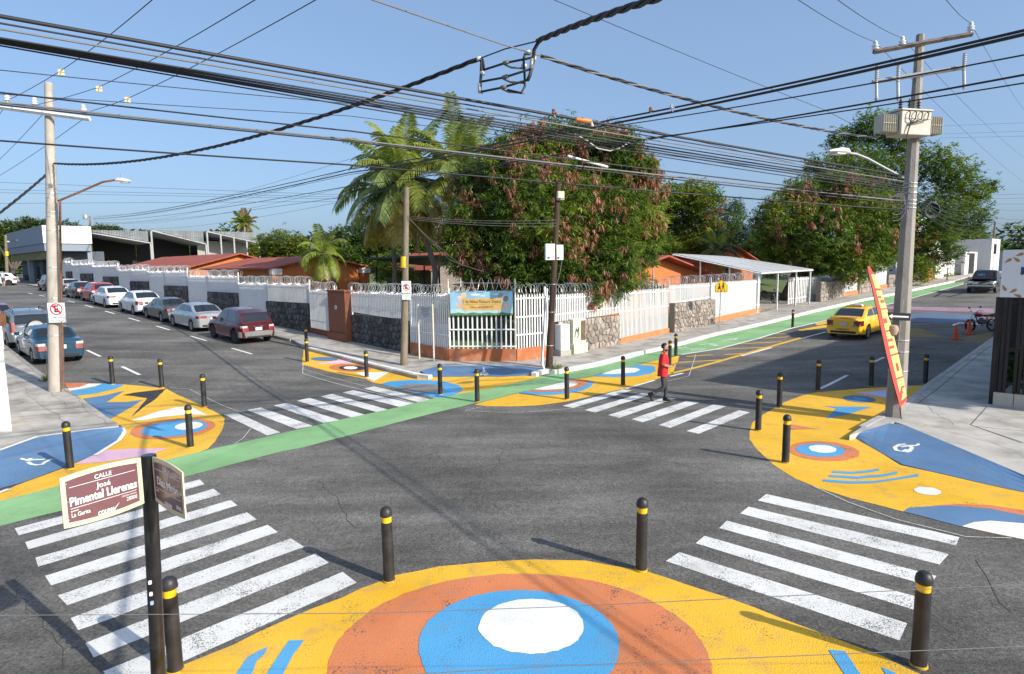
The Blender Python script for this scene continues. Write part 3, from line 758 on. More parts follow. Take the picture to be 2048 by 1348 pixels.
_mb = MB(); _mb.add([(-.5, -.5, 0), (.5, -.5, 0), (.5, .5, 0), (-.5, .5, 0), (-.5, -.5, .975), (.5, -.5, .975), (.5, .5, .975), (-.5, .5, .975), (0, 0, 1)],
                    [(3, 2, 1, 0), (0, 1, 5, 4), (1, 2, 6, 5), (2, 3, 7, 6), (3, 0, 4, 7), (4, 5, 8), (5, 6, 8), (6, 7, 8), (7, 4, 8)])
PICK_ME = _mb.mesh('picket'); PICK_ME.materials.append(M_PICKET)
def coil(name, a, b, rad, parent, pitch=.19, r_=.0095, jit=.05, gaps=None):
    """concertina wire from a to b"""
    a, b = Vector(a), Vector(b); L_ = (b-a).length; t = (b-a).normalized(); n = Vector((-t.y, t.x, 0)).normalized(); up = Vector((0, 0, 1))
    pts = []; N = int(L_/pitch*9); ph = random.random()*6
    for i in range(N+1):
        s_ = i/9; k = s_*pitch
        wob = 1+jit*2*math.sin(s_*.7+ph)+jit*math.sin(s_*2.3+ph*2)
        ang = 2*math.pi*s_
        p = a+t*(k+.05*math.sin(s_*.9+ph)+.06*math.cos(ang)*math.sin(s_*1.3))+n*(math.cos(ang)*rad*wob)+up*(rad+math.sin(ang)*rad*wob)
        pts.append(p)
    mb = MB(); mb.tube(pts, r_, 3, cap=False)
    return mb.build(name, M_WIRE, parent, fix=False)
M_SHEETB = mat('fence_sheet_grey', (.36, .38, .42), .6, var=.08, scale=2)
def picket_panel(a, b, ztop, spacing=.11, wd=.045, base=.0, rails=(.18, .82), plinth=None, ph=.0, label='', single=True, sheet=None, razor=True, lower=None, lean=0.0, posts=True, rz=.24, group=None):
    """a,b world xy; ztop absolute; pickets stand on terrain + pavement + base"""
    a, b = Vector(a), Vector(b); t = (b-a).normalized(); n = Vector((-t.y, t.x)); L_ = (b-a).length
    rzz = math.atan2(t.y, t.x)
    e = empty('picket_fence', (a.x, a.y, tz(a.x, a.y)+KH), 0, label, 'fence', group)
    O = e.location.copy()
    def loc(p, z): return Vector((p.x, p.y, z))-O
    zb = lambda p: tz(p.x, p.y)+KH+base+ph
    N = max(2, int(round(L_/spacing)))
    if single:
        for i in range(N+1):
            p = a+t*(L_*i/N)
            o = obj_from('picket', PICK_ME, e)
            z0 = zb(p); o.location = loc(p, z0); o.scale = (wd, wd*.55, ztop-z0+random.uniform(-.012, .012)); o.rotation_euler = (0, random.uniform(-.006, .006)+lean, rzz)
    else:
        mb = MB()
        for i in range(N+1):
            p = a+t*(L_*i/N); z0 = zb(p)
            mb.box(loc(p, (z0+ztop)/2), (wd, wd*.55, ztop-z0), rzz)
        o = mb.build('picket_row', M_PICKET, e); o['kind'] = 'stuff'
    for r_ in rails:
        za = zb(a)+(ztop-zb(a))*r_; z2 = zb(b)+(ztop-zb(b))*r_
        if r_ > .6: za = z2 = ztop-.18
        mb = MB(); q = n*.025
        pa, pb = a-q, b-q
        mb.box(((loc(pa, za)+loc(pb, z2))/2), (L_, .025, .055), 0, M=Matrix.Rotation(rzz, 3, 'Z') @ Matrix.Rotation(-math.atan2(z2-za, L_), 3, 'Y'))
        mb.build('rail', M_PICKET, e)
    if ph > 0:
        mb = MB(); K = max(2, int(L_/1.0)); rings = []
        for i in range(K+1):
            p = a+t*(L_*i/K); z0 = tz(p.x, p.y)+KH
            rings.append([loc(p-n*.09, z0-.1), loc(p+n*.09, z0-.1), loc(p+n*.09, z0+ph), loc(p-n*.09, z0+ph)])
        mb.loft(rings); mb.build('plinth', plinth, e)
    if sheet:
        z0 = min(zb(a), zb(b)); top = ztop-.12 if sheet == 'full' else z0+lower
        mb = MB(); q = n*.06
        mb.add([loc(a+q, zb(a)), loc(b+q, zb(b)), loc(b+q, top), loc(a+q, top), loc(a+q*1.3, zb(a)), loc(b+q*1.3, zb(b)), loc(b+q*1.3, top), loc(a+q*1.3, top)],
               [(0, 1, 2, 3), (7, 6, 5, 4), (0, 4, 5, 1), (3, 2, 6, 7), (0, 3, 7, 4), (1, 5, 6, 2)])
        mb.build('back_sheet', M_SHEETB if 'crossing sign' in label else M_SHEET, e)
    if posts:
        for p in (a, b):
            mb = MB(); z0 = tz(p.x, p.y)+KH
            mb.box(loc(p+n*.03, (z0+ztop+.28)/2), (.055, .055, ztop+.28-z0), rzz); mb.build('post', M_PICKET, e)
    if razor: coil('razor_wire', loc(a+n*.03, ztop-.02), loc(b+n*.03, ztop-.02), rz, e)
    return e

def vor_cells(W, Hh, size, rnd, squash=1.0):
    seeds = []
    ny = max(2, int(round(Hh/size))); nx = max(2, int(round(W/(size*squash))))
    for j in range(ny):
        for i in range(nx):
            seeds.append(((i+.5+rnd.uniform(-.36, .36)+(.5 if j % 2 else 0))*W/nx, (j+.5+rnd.uniform(-.34, .34))*Hh/ny))
    cells = []
    for k, (sx, sy) in enumerate(seeds):
        poly = [(0, 0), (W, 0), (W, Hh), (0, Hh)]
        for m_, (qx, qy) in enumerate(seeds):
            if m_ == k or abs(qx-sx) > 3*size or abs(qy-sy) > 3*size: continue
            mx_, my_ = (sx+qx)/2, (sy+qy)/2; dx, dy = qx-sx, qy-sy
            out_ = []; L_ = len(poly)
            for i in range(L_):
                p, q = poly[i], poly[(i+1) % L_]
                dp = (p[0]-mx_)*dx+(p[1]-my_)*dy; dq = (q[0]-mx_)*dx+(q[1]-my_)*dy
                if dp <= 0: out_.append(p)
                if dp*dq < 0:
                    t = dp/(dp-dq); out_.append((p[0]+(q[0]-p[0])*t, p[1]+(q[1]-p[1])*t))
            poly = out_
            if len(poly) < 3: break
        if len(poly) >= 3: cells.append(poly)
    return cells
def stone_wall(a, b, h, dark, label, size=.3, out_n=None, thick=.3, seed=1, level=None, cap_=None, group=None):
    """rubble wall from a to b (world xy): mortar core plus single stones standing proud of its street face"""
    rnd = random.Random(seed)
    a, b = Vector(a), Vector(b); t = (b-a).normalized(); n = Vector((-t.y, t.x))
    if out_n is not None and n.dot(out_n) < 0: n = -n
    L_ = (b-a).length; za, zb_ = tz(a.x, a.y)+KH, tz(b.x, b.y)+KH
    e = empty('stone_wall', (a.x, a.y, za), 0, label, 'wall', group)
    O = e.location.copy(); ms, mm_ = (M_STONE_D, M_MORT_D) if dark else (M_STONE_L, M_MORT_L)
    top = level if level is not None else max(za, zb_)+h
    def W3(x, z, d): p = a+t*x+n*d; return Vector((p.x, p.y, z))-O
    mb = MB()
    mb.add([W3(0, za-.1, 0), W3(L_, zb_-.1, 0), W3(L_, top, 0), W3(0, top, 0), W3(0, za-.1, -thick), W3(L_, zb_-.1, -thick), W3(L_, top, -thick), W3(0, top, -thick)],
           [(0, 1, 2, 3), (7, 6, 5, 4), (0, 4, 5, 1), (3, 2, 6, 7), (0, 3, 7, 4), (1, 5, 6, 2)])
    mb.build('mortar_core', mm_, e)
    faces = [(L_, lambda x, z, d: W3(x, z, d), lambda x: za+(zb_-za)*x/L_)]
    for Lw, fw, zl in faces:
        z0 = min(za, zb_); Hh = top-z0
        for poly in vor_cells(Lw, Hh, size, rnd):
            cx = sum(p[0] for p in poly)/len(poly); cy = sum(p[1] for p in poly)/len(poly)
            if cy+z0 < zl(cx)-.02: continue
            k1 = .90; k2 = rnd.uniform(.55, .72); pr = rnd.uniform(.03, .07)
            base = [fw(cx+(x-cx)*k1, z0+cy+(y-cy)*k1, -.01) for x, y in poly]
            mid = [fw(cx+(x-cx)*(k1-.04), z0+cy+(y-cy)*(k1-.04), pr*.6) for x, y in poly]
            fr = [fw(cx+(x-cx)*k2, z0+cy+(y-cy)*k2, pr+rnd.uniform(-.012, .012)) for x, y in poly]
            mb = MB(); mb.loft([base, mid, fr]); mb.build('stone', ms, e)
    return e

ZA = lambda px, py, v_=6.4: None
def top_abs(px, py, u_, v_):
    """absolute z where the vertical through (u,v) is seen at pixel row py"""
    b_ = P3(u_, v_, 0.0); return b_.z+height_to(b_, py)
inA = -UB; inB = -UA    # outward normals of the two fence lines
VA = 6.4; UBL = 8.35
# --- corner of the fence: three faces on a terracotta plinth
cL, c1, c2, cR = xy(13.3, VA), xy(10.75, 6.42), xy(8.6, 8.15), xy(8.38, 9.75)
zt = top_abs(903, 590, 10.75, 6.42)
picket_panel(cL, c1, zt, .125, .06, 0, (.25, .85), M_TERRA, .52, 'short white picket fence face behind the notice board at the corner', rz=.23, sheet='low', lower=1.0)
pf = picket_panel(c1, c2, top_abs(968, 631, 9.7, 7.3), .2, .06, 0, (.07, .58), M_TERRA, .52, 'white corner picket fence under the colourful school banner', rz=.01, razor=False)
picket_panel(c2, cR, zt, .15, .06, 0, (.25, .58, .9), M_TERRA, .52, 'short white picket fence face left of the dark brown wooden pole', rz=.22)
# sparse razor wire above the banner
e = empty('razor_wire', Vector((c1.x, c1.y, zt+.05)), 0, 'loose bright razor wire stretched above the school banner', 'wire')
coil('coil', (0, 0, .1), Vector((c2.x-c1.x, c2.y-c1.y, .1)), .27, e, pitch=.42, r_=.012)
mb = MB(); mb.tube([(0, 0, .45), (c2.x-c1.x, c2.y-c1.y, .42)], .01, 4); mb.tube([(0, 0, .1), (c2.x-c1.x, c2.y-c1.y, .1)], .01, 4); mb.build('strand', M_WIRE, e)
for p in (c1, c2):
    mb = MB(); mb.tube([(p.x-c1.x, p.y-c1.y, -2.9), (p.x-c1.x, p.y-c1.y, .6)], .035, 6); mb.build('post', mat('post_cream', (.66, .60, .50), .6), e)

# --- street A side
u1, u2, u3, u4 = 13.45, uA(706), uA(671.7), uA(622.5)
stone_wall(xy(u2, VA), xy(u1, VA), 1.25, True, 'dark rubble stone wall under pickets, nearest the corner on the shaded side', .32, inA, seed=3, level=top_abs(760, 633, (u1+u2)/2, VA))
zt1 = top_abs(760, 586, (u1+u2)/2, VA)
picket_panel(xy(u2, VA), xy(u1-.1, VA), zt1, .125, .06, top_abs(760, 633, (u1+u2)/2, VA)-P3((u1+u2)/2, VA, KH).z+.02, (.3, .85), label='white pickets on top of the dark stone wall nearest the corner')
# brown gate pillar
pb = P3((u2+u3)/2, VA-.12, KH); wpl = u3-u2
e = empty('gate_pillar', pb, math.atan2(UA.y, UA.x), 'brown painted gate pillar with cap and round house number plate', 'pillar')
ht = top_abs(690, 583, (u2+u3)/2, VA-.1)-pb.z
mb = MB(); mb.box((0, 0, ht/2-.05), (wpl, .5, ht+.1)); mb.build('shaft', M_BROWNP, e, bevel=.015)
mb = MB(); mb.box((0, 0, ht+.04), (wpl+.16, .64, .08)); mb.build('cap', M_BROWNP, e, bevel=.012)
mb = MB(); mb.box((-.01, .3, .12), (wpl+.1, .1, .5)); mb.build('base', M_BROWNP, e)
mb = MB(); mb.lathe([(0.001, 0), (.11, 0), (.11, .02), (0.001, .02)], n=16, M=Matrix.Rotation(R(-90), 3, 'X')); o = mb.build('number_plate', mat('plate_cream', (.7, .68, .6), .6), e); o.location = (0.05, .25, ht*.68); 
mm_ = Matrix.Translation((0.05, .275, ht*.68)) @ Matrix.Rotation(R(90), 4, 'X') @ Matrix.Rotation(R(180), 4, 'Y')
text_obj('number', '43', .11, mm_, mat('ink_black', (.02, .02, .02), .7), e)
picket_panel(xy(u4, VA), xy(u3, VA), top_abs(647, 581, (u3+u4)/2, VA), .125, .055, 0, (.2, .8), M_BROWNP, .28, 'narrow white picket gate between stone wall and brown pillar')
# alternating stone walls and pickets running up street A
stA = [(538.5, 622.5, 604, 568.5), (419.7, 480.5, 584.5, 553.5), (332.8, 378.7, 571.5, 543.5), (264.7, 300.8, 562.5, 540), (210.6, 239.8, 553, 532), (165, 189.5, 547, 528.5), (136, 147.7, 543, 524.5)]
names = ['dark rubble stone wall behind the maroon parked car', 'dark stone wall panel second beyond the maroon car', 'dark stone wall panel above the grey sedan roof', 'dark stone wall panel right of the red hatchback', 'dark stone wall panel above the white sedan with dark rear window', 'dark stone wall panel beside the thin far wooden pole', 'farthest dark stone wall panel at the end of the fence']
nameP = ['white picket fence above the dark wall behind the maroon car', 'white picket fence above the second dark wall panel', 'white picket fence above the dark wall over the grey sedan', 'white picket fence above the wall right of the red hatchback', 'white picket fence above the wall near the white sedan', 'white picket fence beside the thin far wooden pole', 'farthest white picket fence by the white fascia building']
prev = uA(622.5)
for i, (xa, xb, ys, yt) in enumerate(stA):
    ua_, ub_ = uA(xb), uA(xa)          # near, far
    um = (ua_+ub_)/2
    zt_ = top_abs((xa+xb)/2, yt, um, VA); zs_ = top_abs((xa+xb)/2, ys, um, VA)
    if i < 5: stone_wall(xy(ub_, VA-.1), xy(ua_, VA-.1), 1, True, names[i], .33+.03*i, inA, seed=10+i, level=zs_)
    else: stone_wall(xy(ub_, VA-.1), xy(ua_, VA-.1), 1, True, names[i], .6, inA, seed=10+i, level=zs_)
    nxt = uA(stA[i+1][1]) if i+1 < len(stA) else ub_+2
    mid = ub_ if i else ub_
    picket_panel(xy(ub_, VA), xy(ua_, VA), zt_, .12, .05, 0, (.3, .85), label=nameP[i], single=i < 1, sheet='full' if i > 0 else 'low', lower=1.3)
    if i+1 < len(stA):
        nl = ['white fence panel between two dark walls behind the silver sedan', 'white fence panel above the grey sedan boot', 'white fence panel left of the grey sedan', 'white fence panel above the white sedan roof', 'white fence panel beside the far wooden pole on its right', 'white fence panel left of the far wooden pole'][i]
        picket_panel(xy(nxt, VA), xy(ub_, VA), zt_+.0, .12, .05, 0, (.3, .85), label=nl, single=i < 1, sheet='full', razor=True)
# --- street B side
v1, v2, v3, v4, v5 = vB(1117), vB(1240), vB(1338), vB(1419.7), vB(1516)
zs1 = top_abs(1180, 636, UBL, (v1+v2)/2)
stone_wall(xy(UBL-.05, v1), xy(UBL-.05, v2), 1, False, 'tan rubble stone wall behind the grey utility cabinets', .28, inB, seed=31, level=zs1)
zt2 = top_abs(1240, 581, UBL, v2)
picket_panel(xy(UBL, 9.85), xy(UBL, v2), zt2, .12, .055, zs1-P3(UBL, (v1+v2)/2, KH).z+.03, (.25, .85), label='white pickets above the tan stone wall under the mango tree')
picket_panel(xy(UBL, v2), xy(UBL, v3), zt2, .112, .05, 0, (.55, .9), M_ORANGEP, .25, 'tall white picket gate on orange plinth between the tan walls')
zs2 = top_abs(1380, 602, UBL, (v3+v4)/2)
stone_wall(xy(UBL-.35, v3), xy(UBL-.35, v4), 1, False, 'tan rubble stone wall left of the yellow school crossing sign', .24, inB, seed=33, level=zs2)
zt3 = top_abs(1420, 565, UBL, v4)
picket_panel(xy(UBL, v3), xy(UBL, v4), zt3, .112, .05, zs2-P3(UBL, v4, KH).z, (.12, .85), label='white pickets above the tan wall left of the crossing sign')
picket_panel(xy(UBL-.1, v4), xy(UBL-.1, v5), top_abs(1470, 561, UBL, (v4+v5)/2), .11, .05, 0, (.12, .9), M_ORANGEP, .3, 'white picket fence behind the yellow school crossing sign', sheet='full')
# piers and pale sheet fence farther up street B
pl = [(1640, 1688, 512+50, 'tan stone wall beyond the white carport'), (1718, 1742, 556, 'stone pier behind the leaning red banner'), (1776, 1793, 549, 'stone pier left of the concrete pole'), (1823, 1846, 542, 'stone pier beside the orange door')]
UF = 7.3
prev = None
for i, (xa, xb, ys, lb_) in enumerate(pl):
    uu = UF-.25*i
    va, vb_ = vB(xa, uu), vB(xb, uu); lv = top_abs((xa+xb)/2, ys, uu, (va+vb_)/2)
    stone_wall(xy(uu, va), xy(uu, vb_), 1, False, lb_, .3 if i == 0 else .42, inB, seed=50+i, level=lv)
    mb = None
    if prev:
        (pu, pv_) = prev
        e = empty('sheet_fence', P3(pu, pv_, KH), 0, ['', 'pale grey sheet fence left of the leaning banner tip', 'pale grey sheet fence between the stone piers behind the banner', 'pale grey sheet fence right of the concrete pole'][i], 'fence')
        a_, b_ = xy(pu+.15, pv_), xy(uu+.15, va); t_ = (b_-a_); K = max(2, int(t_.length/.9)); O = e.location
        zt_ = lv+.95
        for k in range(K):
            p, q = a_+t_*(k/K), a_+t_*((k+1)/K)
            z0, z1 = tz(p.x, p.y)+KH+.3, tz(q.x, q.y)+KH+.3; n_ = Vector((-t_.y, t_.x)).normalized()*.03
            tt = t_.normalized()*.012
            p2, q2 = p+tt, q-tt
            m2 = MB(); m2.add([Vector((p2.x, p2.y, z0))-O, Vector((q2.x, q2.y, z1))-O, Vector((q2.x, q2.y, zt_))-O, Vector((p2.x, p2.y, zt_))-O, Vector((p2.x+n_.x, p2.y+n_.y, z0))-O, Vector((q2.x+n_.x, q2.y+n_.y, z1))-O, Vector((q2.x+n_.x, q2.y+n_.y, zt_))-O, Vector((p2.x+n_.x, p2.y+n_.y, zt_))-O],
                   [(0, 1, 2, 3), (7, 6, 5, 4), (0, 4, 5, 1), (3, 2, 6, 7), (0, 3, 7, 4), (1, 5, 6, 2)])
            m2.build('panel', mat('sheet_pale', (.50, .52, .53), .6, var=.06, dirt=(.34, .33, .31)), e)
        n_ = Vector((-t_.y, t_.x)).normalized()*.1
        m2 = MB(); rings = []
        for k in range(5):
            p = a_+t_*(k/4); z0 = tz(p.x, p.y)+KH
            rings.append([Vector((p.x-n_.x, p.y-n_.y, z0-.1))-O, Vector((p.x+n_.x, p.y+n_.y, z0-.1))-O, Vector((p.x+n_.x, p.y+n_.y, z0+.29))-O, Vector((p.x-n_.x, p.y-n_.y, z0+.29))-O])
        m2.loft(rings); m2.build('plinth', M_ORANGEP, e)
    prev = (uu, vb_)
# weathered picket fence behind the big tree trunk, next to the carport
picket_panel(xy(8.6, vB(1576, 8.6)), xy(8.0, vB(1640, 8)), top_abs(1610, 553, 8.3, vB(1610, 8.3)), .22, .09, 0, (.2, .8), label='grey weathered picket fence behind the tree trunk beyond the carport', razor=False, posts=False)

# ================================================================== BUILDINGS
M_OWALL = mat('wall_orange', (.52, .165, .045), .85, var=.08, scale=1.5, bump=.15, dirt=(.36, .12, .05), dscale=1.2, damt=.4)
M_ROOF_R = mat('roof_red', (.33, .075, .045), .8, var=.12, scale=1.2, bump=.2, dirt=(.20, .06, .045), dscale=.8, damt=.6)
M_WALL_W = mat('wall_white', (.70, .69, .66), .85, var=.05, scale=1.5, dirt=(.45, .43, .40), dscale=.9, damt=.4)
M_GLASSD = mat('window_dark', (.02, .025, .03), .12, var=.1, spec=.7)
M_FRAME = mat('frame_white', (.66, .66, .64), .5)
M_GREYW = mat('wall_slate', (.075, .095, .12), .8, var=.12, scale=1, dirt=(.12, .13, .14), dscale=.8, damt=.5)
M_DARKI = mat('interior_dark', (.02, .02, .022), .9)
M_CORR = mat('corrugated_grey', (.30, .32, .34), .55, metal=.3, var=.15, scale=1.5, stretch=(4, 4, .4), dirt=(.17, .16, .15), dscale=.7, damt=.7)
def uvbox(mb, u0, u1, v0, v1, z0, z1):
    ps = [xy(u0, v0), xy(u1, v0), xy(u1, v1), xy(u0, v1)]
    mb.add([Vector((p.x, p.y, z)) for z in (z0, z1) for p in ps], [(0, 1, 2, 3), (4, 7, 6, 5), (0, 4, 5, 1), (1, 5, 6, 2), (2, 6, 7, 3), (3, 7, 4, 0)])
    return mb
def rel(mb, O): mb.v = [tuple(Vector(v)-O) for v in mb.v]; return mb
def gable_house(name, u0, u1, v0, v1, eave, ridge, label, wallm, roofm, over=.5, win=None):
    zb0 = min(tzuv(a, b) for a in (u0, u1) for b in (v0, v1)); O = P3(u0, v0)
    e = empty(name, O, 0, label, 'building')
    vm = (v0+v1)/2
    mb = MB(); ps = []
    sec = [(v0, zb0-.2), (v1, zb0-.2), (v1, eave), (vm, ridge), (v0, eave)]
    A_ = [Vector((*xy(u0, v), z)) for v, z in sec]; B_ = [Vector((*xy(u1, v), z)) for v, z in sec]
    mb.loft([A_, B_]); rel(mb, O).build('wall', wallm, e)
    sl = (ridge-eave)/(vm-v0)
    for sgn, ve in ((-1, v0-over), (1, v1+over)):
        ze = eave-sl*over
        mb = MB(); K = 10
        for k in range(K):   # roofing sheets laid side by side
            ua_ = u0-over+(u1-u0+2*over)*k/K+.01; ub_ = u0-over+(u1-u0+2*over)*(k+1)/K-.01
            sh = MB()
            q = [Vector((*xy(ua_, ve), ze+.02)), Vector((*xy(ub_, ve), ze+.02)), Vector((*xy(ub_, vm), ridge+.02+.0)), Vector((*xy(ua_, vm), ridge+.02))]
            sh.add(q+[p+Vector((0, 0, .1+.004*(k % 2))) for p in q], [(0, 1, 2, 3), (7, 6, 5, 4), (0, 4, 5, 1), (1, 5, 6, 2), (2, 6, 7, 3), (3, 7, 4, 0)])
            rel(sh, O).build('roof_sheet', roofm, e)
    return e, O
z32 = tzuv(32, 9.2)
e, O = gable_house('school_building', 32, 43, 9.3, 16.2, P3(32, 9.3).z+3.2, P3(32, 12.7).z+3.9, 'orange walled school building with red gable roof facing the palms', M_OWALL, M_ROOF_R)
for v_ in (9.3, 16.2):
    mb = MB(); uvbox(mb, 31.6, 31.95, v_-.3, v_+.3, P3(32, v_).z, P3(32, 9.3).z+2.75); rel(mb, O).build('pillar', M_OWALL, e, bevel=.02)
    mb = MB(); uvbox(mb, 31.55, 31.94, v_-.36, v_+.36, P3(32, 9.3).z+2.75, P3(32, 9.3).z+3.15); rel(mb, O).build('pillar_cap', M_WALL_W, e)
for k in range(3):
    u_ = 33.5+k*3.2
    mb = MB(); uvbox(mb, u_, u_+2.2, 9.22, 9.27, P3(34, 9).z+1.4, P3(34, 9).z+2.5); w_ = rel(mb, O).build('window', M_GLASSD, e)
    for j in range(5):
        mb = MB(); uvbox(mb, u_+j*.53, u_+j*.53+.06, 9.17, 9.215, P3(34, 9).z+1.38, P3(34, 9).z+2.52); rel(mb, O).build('bar', M_FRAME, w_)
e, O = gable_house('school_building', 45, 63, 8.6, 16.5, P3(52, 8.6).z+2.5, P3(52, 12).z+3.55, 'long low red roofed school building behind the parked sedans', M_OWALL, M_ROOF_R)
for k in range(5):
    u_ = 46.5+k*3.2
    mb = MB(); uvbox(mb, u_, u_+2.2, 8.52, 8.57, P3(50, 9).z+1.2, P3(50, 9).z+2.3); w_ = rel(mb, O).build('window', M_FRAME, e)
e, O = gable_house('school_building', 27.5, 33, 19, 25, P3(30, 20).z+2.8, P3(30, 22).z+3.9, 'small red roofed school building behind the coconut palm trunks', mat('wall_dim', (.22, .19, .16), .9, var=.2), M_ROOF_R)
e, O = gable_house('school_building', 13.2, 22, 19.5, 33, P3(14, 24).z+2.6, P3(14, 24).z+4.0, 'orange school building with red roof beside the white carport', M_OWALL, M_ROOF_R, over=.9)
for k in range(3):
    v_ = 21+k*3.8
    mb = MB(); uvbox(mb, 13.10, 13.15, v_, v_+2.2, P3(13, 24).z+1.0, P3(13, 24).z+2.2); w_ = rel(mb, O).build('window', M_GLASSD, e)
    for j in range(7):
        mb = MB(); uvbox(mb, 13.03, 13.08, v_+j*.36, v_+j*.36+.06, P3(13, 24).z+.95, P3(13, 24).z+2.25); rel(mb, O).build('bar', M_FRAME, w_)
e, O = gable_house('school_building', 16, 26, 38, 47, P3(16, 40).z+3.0, P3(16, 40).z+4.3, 'red roofed building showing behind the carport and mango trunk', M_OWALL, M_ROOF_R)
# dark roofed open shelter behind the palms
O = P3(24, 15); e = empty('yard_shelter', O, 0, 'open yard shelter with dark sloping roof behind the palm trunks', 'shelter')
hz_ = O.z
for u_ in (20.5, 27.0):
    for v_ in (14, 18): 
        mb = MB(); mb.tube([P3(u_, v_)-O, Vector((*xy(u_, v_), hz_+3.5))-O], .06, 6); mb.build('post', M_DARKI, e)
mb = MB(); q = [Vector((*xy(u_, v_), z)) for u_, v_, z in ((20, 13.5, hz_+4.0), (27.5, 13.5, hz_+4.0), (27.5, 18.5, hz_+3.5), (20, 18.5, hz_+3.5))]
mb.add(q+[p+Vector((0, 0, .12)) for p in q], [(0, 1, 2, 3), (7, 6, 5, 4), (0, 4, 5, 1), (1, 5, 6, 2), (2, 6, 7, 3), (3, 7, 4, 0)]); rel(mb, O).build('roof', mat('shelter_roof', (.07, .085, .10), .6), e)
# white carport
O = P3(8.2, 30.2, KH); e = empty('carport', O, 0, 'white sheet roofed carport on thin posts over the parked motorcycle', 'carport')
fz = P3(8.0, 30.2).z+2.78
cr = [Vector((*xy(7.95, 30.1), fz)), Vector((*xy(7.2, 37.0), fz+.12)), Vector((*xy(13.7, 37.5), fz+1.15)), Vector((*xy(13.8, 29.2), fz+1.35))]
K = 9
for k in range(K):
    a0, a1 = k/K+.004, (k+1)/K-.004
    q = [cr[0].lerp(cr[1], a0), cr[0].lerp(cr[1], a1), cr[3].lerp(cr[2], a1), cr[3].lerp(cr[2], a0)]
    mb = MB(); mb.add(q+[p+Vector((0, 0, .03+.004*(k % 2))) for p in q], [(0, 1, 2, 3), (7, 6, 5, 4), (0, 4, 5, 1), (1, 5, 6, 2), (2, 6, 7, 3), (3, 7, 4, 0)])
    rel(mb, O).build('roof_sheet', mat('carport_sheet', (.56, .57, .57), .45, metal=.2, var=.06, scale=1, dirt=(.42, .41, .39)), e)
M_CPOST = mat('carport_post', (.68, .68, .67), .5)
for a, b in ((0, 1), (1, 2), (2, 3), (3, 0)):
    mb = MB(); mb.tube([cr[a]-O-Vector((0, 0, .06)), cr[b]-O-Vector((0, 0, .06))], .045, 4); mb.build('beam', M_CPOST, e)
for px, py in ((1514, 626), (1553, 620), (1590, 612), (1618, 609)):
    p = G(px, py, KH); mb = MB(); mb.box((p.x-O.x, p.y-O.y, (fz+.02+p.z)/2-O.z), (.09, .09, fz+.02-p.z), .78); mb.build('post', M_CPOST, e)
for k in (0, .33, .66):
    p = cr[3].lerp(cr[0], k); mb = MB(); z0 = tz(p.x, p.y); mb.box((p.x-O.x, p.y-O.y, (p.z+z0)/2-O.z-.03), (.08, .08, p.z-z0-.06), .78); mb.build('post', M_CPOST, e)
# storey building at the far left with white fascia
O = P3(84, 6.6); e = empty('corner_building', O, 0, 'slate grey building with white fascia at the far end of the street', 'building')
zt_ = top_abs(173, 453, 84, 11); zf = top_abs(150, 487, 84, 9); zg = top_abs(150, 502, 84, 9); z0 = P3(84, 7).z
mb = MB(); uvbox(mb, 86, 106, 7.6, 13, z0-.3, zg); rel(mb, O).build('wall', M_GREYW, e)
mb = MB(); uvbox(mb, 84, 107, 6.4, 11.2, zg+.01, zf-.01); rel(mb, O).build('lower_fascia', mat('fascia_blue_grey', (.20, .245, .30), .7, var=.08), e)
mb = MB(); uvbox(mb, 83.9, 107.2, 6.3, 11.3, zf, zt_); rel(mb, O).build('upper_fascia', mat('fascia_grey', (.22, .26, .31), .6, var=.06, dirt=(.24, .27, .30)), e)
for j in range(2):
    mb = MB(); uvbox(mb, 83.82, 83.89, 6.32+j*2.49, 6.32+(j+1)*2.49-.02, zf+.01, zt_-.01); rel(mb, O).build('white_panel', mat('panel_white', (.82, .82, .80), .5, var=.03), e)
mb = MB(); uvbox(mb, 85, 107, 6.65, 6.7, zg-1.0, zg); rel(mb, O).build('sign_band', mat('band_olive', (.16, .15, .04), .7, var=.3, scale=2), e)
for u0_, u1_, h_ in ((87.5, 92, 3.2), (94.5, 96, 2.3), (98.5, 100, 2.2), (102, 104.5, 1.2)):
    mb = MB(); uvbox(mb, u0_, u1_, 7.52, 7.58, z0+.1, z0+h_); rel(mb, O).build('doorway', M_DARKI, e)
for u_, v_ in ((84.3, 6.7), (84.3, 10.8), (96, 6.7)):
    mb = MB(); uvbox(mb, u_, u_+.6, v_, v_+.5, z0-.3, zg); rel(mb, O).build('column', mat('column_grey', (.22, .26, .31), .7), e)
# low hut and wall closing the street
O = P3(112, 3); e = empty('roadside_hut', O, 0, 'low dark hut at the far left end of the street', 'hut')
mb = MB(); uvbox(mb, 112, 118, -12, 4, O.z-.2, O.z+2.6); rel(mb, O).build('wall', mat('hut_wall', (.10, .085, .07), .9, var=.3), e)
mb = MB(); uvbox(mb, 111.5, 118.5, -12.5, 4.5, O.z+2.61, O.z+2.8); rel(mb, O).build('roof', mat('hut_roof', (.35, .25, .15), .8), e)
